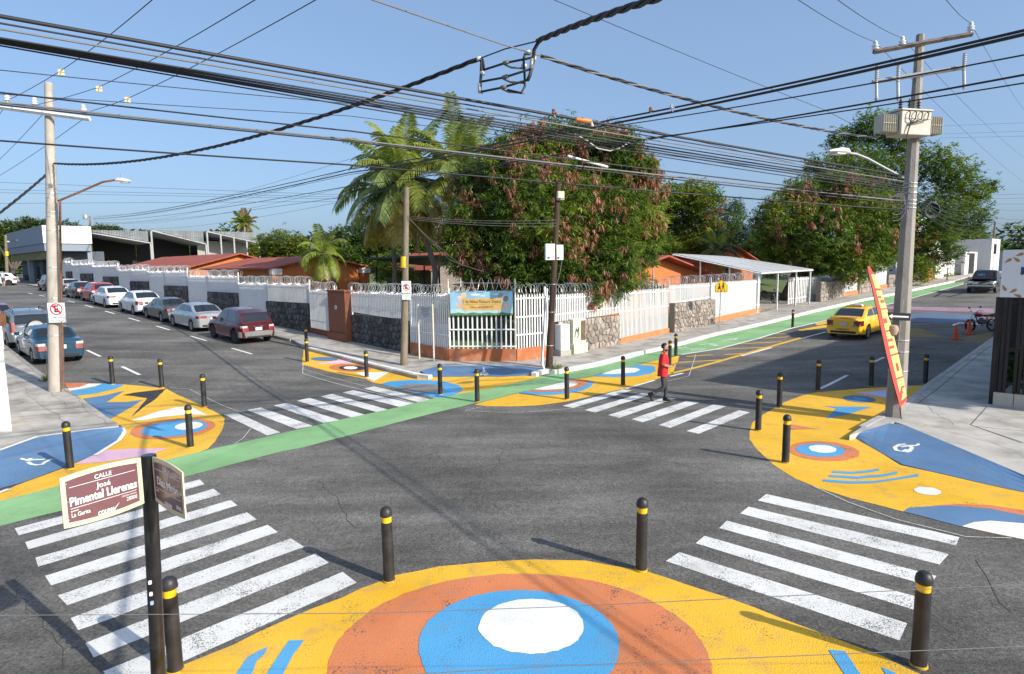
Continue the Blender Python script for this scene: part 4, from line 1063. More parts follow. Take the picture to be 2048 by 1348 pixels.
# three open sheds with corrugated ends
sh = [(175, 304, 465, 487, 461, 'open shed with white roof edge next to the white fascia'), (305, 414, 462, 489, 464, 'middle open shed with corrugated grey gable'), (416, 520, 464, 487, 470, 'farthest open shed with white framing left of the lone palm')]
us_ = 86.0
def pv_at(px, u_): return bis(lambda v_: PJ(P3(u_, v_, 3))[0]-px, 0, 80)
for i, (xa, xb, ya, yb, yt, lb_) in enumerate(sh):
    va, vb_ = pv_at(xa, us_)+.1, pv_at(xb, us_); O = P3(us_, va); e = empty('open_shed', O, 0, lb_, 'shed')
    za, zb_, zt_ = top_abs(xa, ya, us_, va), top_abs(xb, yb, us_, vb_), top_abs((xa+xb)/2, yt, us_, (va+vb_)/2)
    zt_ = max(zt_, za+.15)
    g0 = O.z-.3
    q = [Vector((*xy(us_, va), za)), Vector((*xy(us_, vb_), zb_)), Vector((*xy(us_+14, vb_), zb_)), Vector((*xy(us_+14, va), za))]
    mb = MB(); mb.add(q+[p+Vector((0, 0, .14)) for p in q], [(0, 1, 2, 3), (7, 6, 5, 4), (0, 4, 5, 1), (1, 5, 6, 2), (2, 6, 7, 3), (3, 7, 4, 0)]); rel(mb, O).build('roof', mat('shed_white', (.36, .37, .38), .6, var=.05), e)
    # corrugated wall above the roof slope
    NC = 46; a_, b_ = xy(us_+.6, va+.3), xy(us_+.6, vb_-.1); t_ = b_-a_; n_ = Vector((-t_.y, t_.x)).normalized()
    rings = []
    for k in range(NC+1):
        p = a_+t_*(k/NC)+n_*(.06 if k % 2 else -.06); zz = za+(zb_-za)*(k/NC)
        rings.append([Vector((p.x, p.y, min(zz+.26, zt_-.02))), Vector((p.x, p.y, zt_+(.06 if k % 2 else 0)))])
    mb = MB(); mb.loft(rings, closed=False, cap=False); rel(mb, O).build('corrugated_wall', M_CORR, e)
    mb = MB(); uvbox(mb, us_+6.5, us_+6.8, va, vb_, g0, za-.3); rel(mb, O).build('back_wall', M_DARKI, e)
    mb = MB(); uvbox(mb, us_+5, us_+5.2, va+.6, vb_-.6, g0, O.z+2.2); rel(mb, O).build('low_wall', mat('shed_low_wall', (.32, .33, .32), .8, var=.1), e)
    for k in ((0, 1) if i < 2 else (0, .25, .5, .75, 1)):
        vv = va+(vb_-va)*k; zz = za+(zb_-za)*k
        mb = MB(); uvbox(mb, us_+.02, us_+.3, vv-.1, vv+.1, g0, zz-.02); rel(mb, O).build('post', mat('shed_post', (.33, .33, .33), .6), e)
    if i == 2:
        mb = MB(); uvbox(mb, us_+4, us_+4.1, va, vb_, g0, zb_+.4); rel(mb, O).build('grey_wall', mat('shed_grey', (.34, .33, .31), .8), e)
# right-hand house row beyond the fence
def wallbox(name, u0, u1, v0, v1, h, m_, label, cat='wall', extra=None):
    O = P3(u0, v0, 0); e = empty(name, O, 0, label, cat)
    z0 = min(tzuv(u0, v0), tzuv(u1, v1)); mb = MB(); uvbox(mb, u0, u1, v0, v1, z0-.3, max(tzuv(u0, v0), tzuv(u1, v1))+h); rel(mb, O).build('wall', m_, e)
    return e, O
M_ODOOR = mat('door_orange', (.62, .20, .04), .6, var=.06)
e, O = wallbox('gatehouse', 6.0, 8.0, 64.2, 66.6, 2.35, M_ODOOR, 'small orange gatehouse with barred orange door', 'gatehouse')
mb = MB(); uvbox(mb, 5.5, 8.2, 63.7, 67.2, P3(6, 66).z+2.36, P3(6, 66).z+2.62); rel(mb, O).build('roof_slab', mat('slab_terracotta', (.45, .14, .06), .8), e)
mb = MB(); uvbox(mb, 5.93, 5.98, 64.5, 65.9, P3(6, 65).z+.1, P3(6, 65).z+2.2); d = rel(mb, O).build('door', M_ODOOR, e)
mb = MB(); uvbox(mb, 5.89, 5.925, 64.75, 65.4, P3(6, 65).z+1.1, P3(6, 65).z+2.0); rel(mb, O).build('window', M_GLASSD, d)
e, O = wallbox('garden_wall', 5.8, 6.1, 66.9, 75.8, 2.3, M_WALL_W, 'white garden wall right of the orange door', 'wall')
e, O = wallbox('garden_wall', 4.9, 5.2, 76.0, 83, 2.6, M_WALL_W, 'white garden wall with a dark gate beyond the orange door', 'wall')
mb = MB(); uvbox(mb, 4.83, 4.88, 78.2, 81, P3(5, 78).z+.1, P3(5, 78).z+2.45); rel(mb, O).build('gate', M_DARKI, e)
e, O = wallbox('garden_wall', 3.0, 9, 96, 96.3, 2.8, mat('wall_blue_grey', (.38, .42, .48), .8), 'blue grey wall behind the far parked car', 'wall')
e, O = gable_house('tiled_house', 8.5, 16, 76, 84, P3(9, 78).z+3.2, P3(9, 78).z+5.0, 'white house with red tiled gable roof right of the trees', M_WALL_W, mat('roof_tile_red', (.42, .09, .05), .8, var=.2, scale=4))
e, O = wallbox('white_house', 4.0, 12, 86, 92, 4.2, M_WALL_W, 'small white flat roofed house behind the garden wall', 'house')
mb = MB(); uvbox(mb, 3.93, 3.98, 87.5, 89, O.z+2.4, O.z+3.6); rel(mb, O).build('window', M_GLASSD, e)
e, O = wallbox('white_house', -9, -5.4, 88, 104, 3.6, M_WALL_W, 'white house with projecting roof slab above the pickup', 'house')
mb = MB(); uvbox(mb, -9.2, -4.2, 86.5, 105, P3(-6, 96).z+3.9, P3(-6, 96).z+4.3); rel(mb, O).build('roof_slab', mat('slab_grey', (.42, .45, .50), .7), e)
for v_ in (90, 95):
    mb = MB(); uvbox(mb, -5.38, -5.33, v_, v_+1.6, O.z+1.2, O.z+2.8); rel(mb, O).build('window', M_GLASSD, e)
e, O = wallbox('apartment_block', -4, 8, 150, 160, 11, M_WALL_W, 'tall white apartment block at the far right horizon', 'building')
for k in range(3):
    for j in range(3):
        mb = MB(); uvbox(mb, -3+j*3.6, -1.2+j*3.6, 149.9, 149.97, O.z+1.5+k*3.3, O.z+3.2+k*3.3); rel(mb, O).build('window', M_GLASSD, e)
e, O = wallbox('apartment_block', 22, 34, 128, 138, 9, mat('wall_pale_blue', (.48, .50, .53), .8), 'pale grey block seen between the tree and the sign', 'building')
for j in range(3):
    mb = MB(); uvbox(mb, 23+j*3.6, 25+j*3.6, 127.9, 127.97, O.z+5.5, O.z+7.2); rel(mb, O).build('window', M_GLASSD, e)
# long white roof far behind the school
O = P3(70, 45); e = empty('far_hall', O, 0, 'white flat roof of a hall far behind the small palm', 'building')
mb = MB(); uvbox(mb, 62, 80, 40, 60, O.z-1, O.z+3.6); rel(mb, O).build('wall', mat('hall_wall', (.25, .25, .25), .8), e)
mb = MB(); uvbox(mb, 61, 81, 39, 61, O.z+3.61, O.z+4.2); rel(mb, O).build('roof', M_WALL_W, e)
# ================================================================== VEHICLES
M_TYRE = mat('tyre', (.018, .018, .018), .85, var=.2, bump=.3)
M_RIM = mat('rim_alloy', (.42, .43, .44), .3, metal=.8)
M_CGLASS = mat('car_glass', (.012, .015, .018), .06, var=.1, spec=.8, coat=.4)
M_BLACKP = mat('black_plastic', (.022, .022, .023), .6)
M_CHROME = mat('chrome', (.7, .7, .7), .15, metal=1)
M_TAIL = mat('tail_red', (.17, .004, .004), .3, var=.25, scale=20, coat=.2)
M_TAILW = mat('tail_clear', (.42, .38, .37), .15, coat=.6)
M_HEAD = mat('headlamp', (.65, .67, .68), .1, coat=.6)
M_PLATE = mat('number_plate', (.55, .56, .56), .5)
M_INK = mat('ink_black', (.02, .02, .02), .7)
def carpaint(name, col, metal=.25): return mat('carpaint_'+name, col, .28, metal=metal, var=.04, scale=2, coat=.7, dirt=tuple(c*.8+.015 for c in col), dscale=1.2, damt=.35)
# profiles in metres: x from rear (0) to front (L). knots of (x, z_top of the lower body)
KINDS = {
 'sedan': dict(L=4.6, W=.88, top=[(0, .98), (.25, 1.02), (.9, 1.04), (2.9, .98), (3.5, .92), (4.2, .80), (4.6, .66)], gh=[(.55, 1.02), (1.35, 1.40), (2.2, 1.455), (2.75, 1.41), (3.62, .95)], wx=(.95, 3.7), wr=.315, zb=.22, side=[(.95, 1.06), (1.45, 1.35), (2.2, 1.395), (2.68, 1.365), (3.3, 1.0)], bp=1.98),
 'notch': dict(L=4.4, W=.85, top=[(0, .93), (.2, .98), (.95, 1.0), (2.7, .95), (3.3, .9), (4.0, .80), (4.4, .66)], gh=[(.85, .97), (1.38, 1.33), (2.1, 1.38), (2.55, 1.34), (3.4, .92)], wx=(.9, 3.5), wr=.295, zb=.22, side=[(1.1, 1.0), (1.46, 1.28), (2.1, 1.325), (2.5, 1.295), (3.1, .97)], bp=1.95),
 'suv': dict(L=4.25, W=.90, top=[(0, .98), (.2, 1.06), (.7, 1.1), (2.6, 1.04), (3.1, 1.02), (3.8, .93), (4.25, .74)], gh=[(.12, 1.04), (.48, 1.52), (1.0, 1.63), (2.1, 1.645), (2.45, 1.58), (3.25, 1.02)], wx=(.85, 3.4), wr=.345, zb=.27, side=[(.62, 1.12), (.78, 1.46), (1.3, 1.555), (2.05, 1.565), (2.38, 1.52), (2.95, 1.08)], bp=1.75),
 'hatch': dict(L=4.1, W=.87, top=[(0, .92), (.2, 1.0), (.7, 1.04), (2.5, .99), (3.0, .95), (3.7, .85), (4.1, .68)], gh=[(.10, .98), (.5, 1.40), (1.0, 1.49), (1.9, 1.50), (2.25, 1.45), (3.15, .95)], wx=(.75, 3.25), wr=.31, zb=.22, side=[(.6, 1.05), (.85, 1.36), (1.3, 1.425), (1.9, 1.435), (2.2, 1.40), (2.8, 1.01)], bp=1.65),
 'truck': dict(L=5.3, W=.96, top=[(0, 1.02), (.3, 1.04), (2.2, 1.04), (3.4, 1.04), (4.2, 1.06), (4.9, 1.02), (5.3, .92)], gh=[(2.25, 1.03), (2.42, 1.66), (2.9, 1.72), (3.2, 1.70), (3.9, 1.04)], wx=(1.05, 4.35), wr=.38, zb=.36, side=[(2.5, 1.08), (2.6, 1.58), (2.9, 1.64), (3.15, 1.62), (3.6, 1.1)], bp=9),
}
def lerp_pts(k, x):
    if x <= k[0][0]: return k[0][1]
    for (x0, y0), (x1, y1) in zip(k[:-1], k[1:]):
        if x <= x1:
            t = (x-x0)/(x1-x0); t = t*t*(3-2*t)*.35+t*.65
            return y0+(y1-y0)*t
    return k[-1][1]
CAR_ME = {}
def car(kind, loc, rz, paintm, label, group, tail='corner', two_tone=None, plate=True, sx=1.0, sy=1.0, sz=1.0, front=False, parts=True, spoiler=False, roofrack=False, rim=M_RIM, bumper=None):
    K = KINDS[kind]; L_, W = K['L']*sx, K['W']*sy
    e = empty('parked_car' if kind != 'truck' else 'pickup_truck', loc, rz, label, 'car' if kind != 'truck' else 'pickup', group)
    zb = K['zb']; wr = K['wr']; wx = [x*sx for x in K['wx']]
    topk = [(x*sx, z*sz) for x, z in K['top']]; ghk = [(x*sx, z*sz) for x, z in K['gh']]; sd = [(x*sx, z*sz) for x, z in K['side']]
    # stations, dense at the arches
    xs = set([0, .04, .12, .25, .42]+[L_-.42, L_-.25, L_-.12, L_-.04, L_])
    for c in wx:
        for k in range(-8, 9): xs.add(round(c+(wr+.06)*math.sin(k/8*math.pi/2), 4))
        xs.add(c-wr-.065); xs.add(c+wr+.065)
    for k in range(int(L_/.28)+1): xs.add(min(L_, k*.28))
    xs = sorted(x for x in xs if 0 <= x <= L_)
    def wid(x):
        d = min(x, L_-x); f = max(0, 1-d/.55)
        return W*(1-.13*f*f-(.03 if d < .02 else 0))
    def zbot(x):
        z = zb+.06*max(0, 1-min(x, L_-x)/.5)
        for c in wx:
            d = abs(x-c); rr = wr+.06
            if d < rr: z = max(z, wr+math.sqrt(rr*rr-d*d)*.98)
        return z
    def shift(x, z):   # rake of nose and tail above the bumper
        s_ = 0
        if x < .5: s_ += (1-x/.5)*max(0, z-.58)*.22
        if x > L_-.5: s_ -= (1-(L_-x)/.5)*max(0, z-.55)*.35
        if x < .3: s_ += (1-x/.3)*max(0, .4-z)*.35
        if x > L_-.3: s_ -= (1-(L_-x)/.3)*max(0, .4-z)*.4
        return s_
    rings = []
    for x in xs:
        w_, b_, t_ = wid(x), zbot(x), lerp_pts(topk, x)
        zs_ = t_-.10
        zm = max(b_+.05, min(.62*sz, zs_-.1))
        half = [(0, b_), (w_-.07, b_), (w_-.015, b_+.035), (w_, zm), (w_-.012, (zm+zs_)/2), (w_-.035, zs_), (w_-.10, t_-.025), (w_-.24, t_), (0, t_+.03)]
        ring = [Vector((x+shift(x, z), y, z)) for y, z in half]+[Vector((x+shift(x, z), -y, z)) for y, z in half[-2:0:-1]]
        rings.append(ring)
    mb = MB(); mb.loft(rings)
    body = mb.build('body', paintm, e, smooth=True)
    # greenhouse
    gx = sorted(set([ghk[0][0]+(ghk[-1][0]-ghk[0][0])*k/26 for k in range(27)]+[p[0] for p in ghk]))
    zr = max(z for _, z in ghk)
    def gw(x, z):
        bl = lerp_pts(topk, x)-.02
        k = max(0, min(1, (z-bl)/(zr-bl)))
        taper = 1-.06*max(0, (x-ghk[-2][0])/(ghk[-1][0]-ghk[-2][0]))-.05*max(0, (ghk[1][0]-x)/max(.01, ghk[1][0]-ghk[0][0]))
        return (wid(max(.5, min(L_-.5, x)))-.085-.17*k**1.2)*taper
    rings = []
    for x in gx:
        z = lerp_pts(ghk, x); bl = min(lerp_pts(topk, x)-.03, z-.005)
        zc = z-.05*min(1, (z-bl)/.2)
        half = [(gw(x, bl), bl), (gw(x, (bl+zc)/2), (bl+zc)/2), (gw(x, zc), zc), (gw(x, z)-.08, z), (gw(x, z)*.5, z+.018), (0, z+.024)]
        rings.append([Vector((x, y, zz)) for y, zz in half]+[Vector((x, -y, zz)) for y, zz in half[-2::-1]])
    mb = MB(); mb.loft(rings)
    mb.build('cabin', paintm, e, smooth=True)
    # side glass, split by the door pillars
    bp = K['bp']*sx
    zlow = lambda x: lerp_pts(topk, x)+.035
    for s_ in (1, -1):
        for x0, x1 in ((sd[0][0], bp-.04), (bp+.04, sd[-1][0])):
            if x1-x0 < .2: continue
            n_ = 10; lo_, hi_ = [], []
            for k in range(n_+1):
                x = x0+(x1-x0)*k/n_; zt_ = lerp_pts(sd, x); zl = min(zlow(x), zt_-.002)
                lo_.append(Vector((x, s_*(gw(x, zl)+.006), zl))); hi_.append(Vector((x, s_*(gw(x, zt_)+.006), zt_)))
            mid = [(a+b)/2 for a, b in zip(lo_, hi_)]
            for q in mid: q.y = s_*(gw(q.x, q.z)+.006)
            mb = MB(); mb.loft([lo_, mid, hi_], closed=False, cap=False); mb.build('side_window', M_CGLASS, e, smooth=True, fix=False)
    def screen(name, p0, p1, m0, m1):
        (x0, z0), (x1, z1) = p0, p1; rows = []
        for k in range(6):
            t = m0+(m1-m0)*k/5; x = x0+(x1-x0)*t; z = lerp_pts(ghk, x); w_ = gw(x, z-.03)-.105
            nx = -(z1-z0) if x1 > x0 else (z1-z0); off = Vector((.008*(1 if x > L_/2 else -1), 0, .007))
            rows.append([Vector((x, y*w_, z+.020*(1-abs(y))-.0))+off+Vector((0, 0, .004)) for y in (-1, -.6, 0, .6, 1)])
        mb = MB(); mb.loft(rows, closed=False, cap=False); mb.build(name, M_CGLASS, e, smooth=True, fix=False)
    screen('rear_window', ghk[0], ghk[1], .16, .92)
    screen('windscreen', ghk[-1], ghk[-2], .14, .95)
    # wheels
    for c in wx:
        for s_ in (1, -1):
            mb = MB(); Mr = Matrix.Rotation(R(-90*s_), 3, 'X')
            mb.lathe([(.001, -.1), (wr*.66, -.1), (wr*.95, -.09), (wr, -.05), (wr, .06), (wr*.95, .095), (wr*.68, .10), (wr*.64, .085), (.001, .085)], n=22, M=Mr)
            w_ = mb.build('wheel', M_TYRE, e, smooth=True); w_.location = (c, s_*(W-.115), wr)
            if parts:
                mb = MB(); mb.lathe([(.001, .080), (wr*.16, .098), (wr*.2, .094), (wr*.62, .094), (wr*.66, .098), (wr*.66, .07)], n=20, M=Mr)
                r2 = mb.build('rim', rim, w_, smooth=True)
                for k in range(5):
                    a = k*math.pi*.4; mb = MB(); mb.box((math.cos(a)*wr*.42, s_*.097, math.sin(a)*wr*.42), (wr*.10, .012, wr*.30), 0, M=Matrix.Rotation(-a, 3, 'Y')); mb.build('rim_gap', M_BLACKP, w_)
    # lamps wrap the corners
    def lamp(name, x_side, y_in, z0, z1, m_, front_=False, tilt=0.0, off=.012):
        for s_ in (1, -1):
            path = []
            X = (lambda d: L_-d) if front_ else (lambda d: d)
            for d in [x_side*(1-k/5) for k in range(6)]:
                path.append((d, W*(1-.13*max(0, 1-d/.55)**2)+off*.7))
            yc = W*.84
            path += [(-.004, yc-.01), (-.008, (yc+y_in)/2), (-.008, y_in)]
            lo_, hi_ = [], []
            for i, (d, y) in enumerate(path):
                tt = i/len(path); za = z0+tilt*tt; zb_ = z1-tilt*.3*(1-tt)
                lo_.append(Vector((X(d-(0.0 if d > .02 else 0))+shift(X(max(d, 0)), za), s_*y, za))); hi_.append(Vector((X(d)+shift(X(max(d, 0)), zb_), s_*y, zb_)))
            inn = [Vector((p.x+(.05 if not front_ else -.05), p.y-s_*.03, p.z)) for p in lo_]; inn2 = [Vector((p.x+(.05 if not front_ else -.05), p.y-s_*.03, p.z)) for p in hi_]
            mb = MB(); mb.loft([inn, lo_, hi_, inn2], closed=False, cap=False); mb.build(name, m_, e, smooth=True)
    tz_ = topk[0][1]
    if tail == 'corner': lamp('tail_lamp', .28, W*.55, tz_-.30, tz_-.06, M_TAIL); lamp('reversing_lamp', .02, W*.50, tz_-.30, tz_-.22, M_TAILW, off=.016)
    elif tail == 'tall': lamp('tail_lamp', .14, W*.74, tz_-.20, tz_+.24, M_TAIL); lamp('reversing_lamp', .10, W*.76, tz_-.30, tz_-.2, M_TAILW, off=.014)
    elif tail == 'wide': lamp('tail_lamp', .25, W*.38, tz_-.22, tz_-.07, M_TAIL, tilt=.03)
    elif tail == 'split': lamp('tail_lamp', .25, W*.56, tz_-.34, tz_-.15, M_TAIL); lamp('reversing_lamp', .15, W*.6, tz_-.15, tz_-.05, M_TAILW, off=.014)
    hz_ = topk[-1][1]
    lamp('headlamp', .30, W*.5, hz_-.10, hz_+.04, M_HEAD, True)
    # bumpers, sill, plates
    bm_ = bumper or M_BLACKP
    mb = MB(); mb.box((.02, 0, .33+zb*.2), (.06, W*1.35, .10)); mb.build('rear_valance', M_BLACKP, e, bevel=.02)
    if bumper:
        pts = [(.30, W+.008), (.16, W*.965), (.05, W*.87), (-.012, W*.7), (-.02, 0)]
        lo_ = [Vector((x+.02, y, .36)) for x, y in pts]+[Vector((x+.02, -y, .36)) for x, y in pts[-2::-1]]; hi_ = [Vector((p.x-.02, p.y, .62)) for p in lo_]; top_ = [Vector((p.x+.05, p.y*.95, .65)) for p in hi_]
        mb = MB(); mb.loft([lo_, hi_, top_], closed=False, cap=False); mb.build('rear_bumper', bumper, e, smooth=True)
    if plate:
        zp = (tz_-.22 if kind in ('sedan', 'notch', 'suv') else tz_-.25); xp = shift(0, zp)-.012
        mb = MB(); mb.box((xp, 0, zp), (.015, .34, .16)); mb.build('number_plate', M_PLATE, e)
        mb = MB(); mb.box((shift(0, zp+.13)-.015, 0, zp+.12), (.025, .5, .03)); mb.build('plate_trim', paintm if bumper is None else M_CHROME, e)
    mb = MB(); mb.box((L_-.04, 0, .42), (.07, W*1.3, .12)); mb.build('front_grille', M_BLACKP, e, bevel=.02)
    mb = MB(); mb.box((L_/2, 0, zb+.05), (wx[1]-wx[0]-.7, W*1.9, .12)); mb.build('floor_pan', M_BLACKP, e)
    # door shut lines, handles, mirrors
    for s_ in (1, -1):
        if parts:
            for x in ((sd[0][0]+.25, bp, sd[-1][0]+.05) if kind != 'truck' else (2.5, 3.55)):
                w_ = wid(x); mb = MB(); mb.add([Vector((x-.006, s_*(w_-.010), zb+.10)), Vector((x+.006, s_*(w_-.010), zb+.10)), Vector((x+.006, s_*(w_+.003), .62*sz)), Vector((x+.006, s_*(w_-.03), lerp_pts(topk, x)-.09)), Vector((x-.006, s_*(w_-.03), lerp_pts(topk, x)-.09)), Vector((x-.006, s_*(w_+.003), .62*sz))], [(0, 1, 2, 5), (5, 2, 3, 4)]); mb.build('door_gap', M_BLACKP, e, fix=False)
            for x in (bp-.75, bp+.18) if kind != 'truck' else (2.7,):
                mb = MB(); mb.box((x, s_*(W+.012), lerp_pts(topk, x)-.17), (.18, .03, .03)); mb.build('door_handle', paintm, e, bevel=.006)
        mb = MB(); mb.box((sd[-1][0]-.12, s_*(W+.08), lerp_pts(topk, sd[-1][0])+.08), (.10, .2, .13)); mb.build('wing_mirror', paintm, e, bevel=.03)
    if spoiler:
        mb = MB(); mb.box((.20, 0, topk[1][1]+.05), (.16, W*1.45, .03)); mb.build('boot_spoiler', paintm, e, bevel=.01)
    if roofrack:
        for s_ in (1, -1):
            mb = MB(); mb.tube([(.75*sx, s_*(W-.3), zr*1.0+.0), (.85*sx, s_*(W-.3), zr+.07), (2.0*sx, s_*(W-.3), zr+.075), (2.1*sx, s_*(W-.3), zr+.0)], .02, 5); mb.build('roof_rail', M_BLACKP, e)
    if parts:
        mb = MB(); mb.tube([(ghk[1][0]+.15, 0, zr), (ghk[1][0]+.05, 0, zr+.16)], .008, 4); mb.build('aerial', M_BLACKP, e)
    e['_'] = 0; del e['_']
    return e
def yaw(dirv): return math.atan2(dirv.y, dirv.x)
YA, YB = yaw(UA), yaw(UB)
def parkA(px, py, kind, *a, inset=None, **k):
    """rear left wheel (road side) touches the ground at pixel px,py; car points up street A"""
    p = G(px, py); K = KINDS[kind]; s_ = k.pop('side', 1)
    fwd = Vector((math.cos(YA), math.sin(YA), 0)); left = Vector((-fwd.y, fwd.x, 0))
    base = p-fwd*K['wx'][0]*k.get('sx', 1)-left*(K['W']*k.get('sy', 1)-.1)*s_
    c = base+fwd*K['L']/2
    zf = tz(*(base+fwd*3.6).to_2d()); zr_ = tz(*(base+fwd*.9).to_2d())
    base.z = zr_-(zf-zr_)/2.7*.9
    e = car(kind, base, YA, *a, **k)
    e.rotation_euler = (0, -math.atan2(zf-zr_, 2.7), YA)
    return e
GA = 'cars parked along the school fence'
GL = 'cars parked along the left kerb'
M_MAROON = carpaint('maroon', (.085, .010, .018)); M_SILV = carpaint('silver', (.50, .51, .52), .5); M_GREYC = carpaint('grey', (.10, .098, .098), .4)
M_WH = carpaint('white', (.78, .78, .77), 0); M_REDC = carpaint('red', (.50, .02, .018)); M_BLKC = carpaint('black', (.022, .022, .024)); M_BLUEC = carpaint('blue', (.010, .055, .105), .3); M_GREYB = carpaint('graphite', (.16, .19, .22), .4); M_YELC = carpaint('taxi_yellow', (.88, .50, .004), 0); M_DUSTY = carpaint('dusty_rose', (.22, .11, .13)); M_PALE = carpaint('pale_blue', (.36, .45, .55))
M_BUMP = mat('bumper_grey', (.20, .195, .19), .6)
parkA(471.7, 687, 'suv', M_MAROON, 'dark maroon compact crossover parked nearest the corner by the fence', GA, tail='split', bumper=M_BUMP, rim=M_BLACKP)
parkA(385.6, 662.5, 'sedan', M_SILV, 'silver sedan parked right behind the maroon crossover', GA, tail='wide')
parkA(325.4, 644, 'notch', M_GREYC, 'old dark grey boxy sedan between the silver and white sedans', GA, tail='wide', sx=1.03)
parkA(269, 629.7, 'sedan', M_WH, 'white tall sedan with small corner tail lamps beside the grey sedan', GA, tail='corner', sx=.93, sz=1.03)
parkA(212, 615.5, 'sedan', M_WH, 'white sedan with wide dark rear window just behind the red hatchback', GA, tail='wide')
parkA(184, 604.5, 'hatch', M_REDC, 'bright red hatchback parked along the fence', GA, tail='corner')
parkA(151, 597.4, 'notch', M_BLKC, 'black sedan parked in front of the red hatchback', GA, tail='corner')
parkA(127, 588.7, 'notch', M_SILV, 'pale silver sedan half hidden by the concrete pole', GA, tail='corner')
parkA(91.6, 582.7, 'suv', M_BLKC, 'dark crossover at the far end of the parked row', GA, tail='tall')
parkA(69.7, 726.8, 'notch', M_BLUEC, 'dark blue sedan parked nearest behind the left concrete pole', GL, tail='split', sy=1.0)
e_crv = parkA(20, 696, 'suv', M_GREYB, 'grey crossover with rear spare wheel parked before the blue sedan', GL, tail='tall', roofrack=True)
mb = MB(); mb.lathe([(.001, 0), (.25, 0), (.33, .03), (.35, .10), (.33, .17), (.22, .19), (.001, .19)], n=20, M=Matrix.Rotation(R(-90), 3, 'Y')); o = mb.build('spare_wheel', M_TYRE, e_crv, smooth=True); o.location = (.06, -.05, .98)
mb = MB(); mb.lathe([(.001, 0), (.30, 0), (.29, .015), (.001, .02)], n=20, M=Matrix.Rotation(R(-90), 3, 'Y')); o = mb.build('spare_wheel_cover', M_SILV, e_crv, smooth=True); o.location = (-.135, -.05, .98)
parkA(-40, 664, 'notch', M_DUSTY, 'dusty maroon sedan at the left edge before the grey crossover', GL, tail='corner')
parkA(-75, 640, 'notch', M_PALE, 'pale blue sedan farthest along the left kerb', GL, tail='corner', parts=False)
# white car driving away at the far left end
p = G(4, 566); e = car('sedan', p-Vector((*UA, 0))*.5, YA-.2, M_WH, 'white sedan driving away at the far left end of the street', None, tail='corner', parts=False)
p = P3(86, 3.9); e = car('hatch', p, YA+1.2, M_WH, 'white car standing by the slate grey building', None, tail='corner', parts=False)
p = G(1925, 541); car('sedan', p, YB+.2, M_SILV, 'silver car parked beside the far white wall on the right', None, tail='corner', parts=False)
# taxi
pL, pR = G(1662, 675), G(1734.5, 676)
c = (pL+pR)/2; fwd = Vector((*UB, 0))
taxi = car('sedan', c-fwd*.95, YB-.03, M_YELC, 'yellow taxi sedan driving away up the right street', None, tail='corner', spoiler=True, sx=.97, sy=.97)
taxi.name = 'taxi'; taxi['category'] = 'taxi'
taxi.location.z = tz(c.x, c.y)-.01; taxi.rotation_euler = (0, -.038, YB-.03)
mb = MB(); mb.box((1.75, 0, 1.52), (.22, .62, .10), taper=.8); mb.build('roof_sign', mat('taxi_sign', (.62, .60, .58), .5), taxi, bevel=.02)
def rear_text(txt, size, z, y, parent, m_=M_INK, xs=1.0, x=-.022):
    mm_ = Matrix.Translation((x, y, z)) @ Matrix(((0, 0, -1, 0), (-1, 0, 0, 0), (0, 1, 0, 0), (0, 0, 0, 1)))
    return text_obj('lettering', txt, size, mm_, m_, parent, xs=xs, depth=.004)
rear_text('A-082-BVC', .13, .50, 0, taxi, x=-.012)
# pickup facing us, partly behind the sign
p = G(1938, 585); pk = car('truck', p, YB+math.pi, M_BLKC, 'black old pickup truck facing the camera on the right street', None, tail='none', plate=False)
fw_ = Vector((math.cos(YB+math.pi), math.sin(YB+math.pi), 0)); lf = Vector((-fw_.y, fw_.x, 0))
pk.location = p-fw_*4.35-lf*(-.85); pk.location.z = tz(pk.location.x, pk.location.y)+.02; pk.rotation_euler = (0, .038, YB+math.pi)
mb = MB(); mb.box((5.30, 0, .60), (.12, 1.86, .14)); mb.build('front_bumper', M_CHROME, pk, bevel=.03)
mb = MB(); mb.box((5.27, 0, .82), (.08, 1.1, .2)); mb.build('grille', M_CHROME, pk)
for s_ in (1, -1):
    mb = MB(); mb.box((5.28, s_*.7, .84), (.08, .22, .16)); mb.build('square_headlamp', M_HEAD, pk, bevel=.01)
mb = MB(); mb.box((4.3, 0, 1.14), (1.7, 2.05, .05)); mb.build('hood_rack', M_BLKC, pk)
for i, t_ in enumerate('7'): text_obj('lettering', t_, .32, Matrix.Translation((3.72, .42, 1.38)) @ Matrix(((0, 0, 1, 0), (1, 0, 0, 0), (0, 1, 0, 0), (0, 0, 0, 1))), mat('decal_red', (.6, .03, .02), .6), pk, bold=.01)
text_obj('lettering', '1881', .28, Matrix.Translation((3.74, -.2, 1.38)) @ Matrix(((0, 0, 1, 0), (1, 0, 0, 0), (0, 1, 0, 0), (0, 0, 0, 1))), mat('decal_blue', (.25, .4, .6), .6), pk, bold=.01)

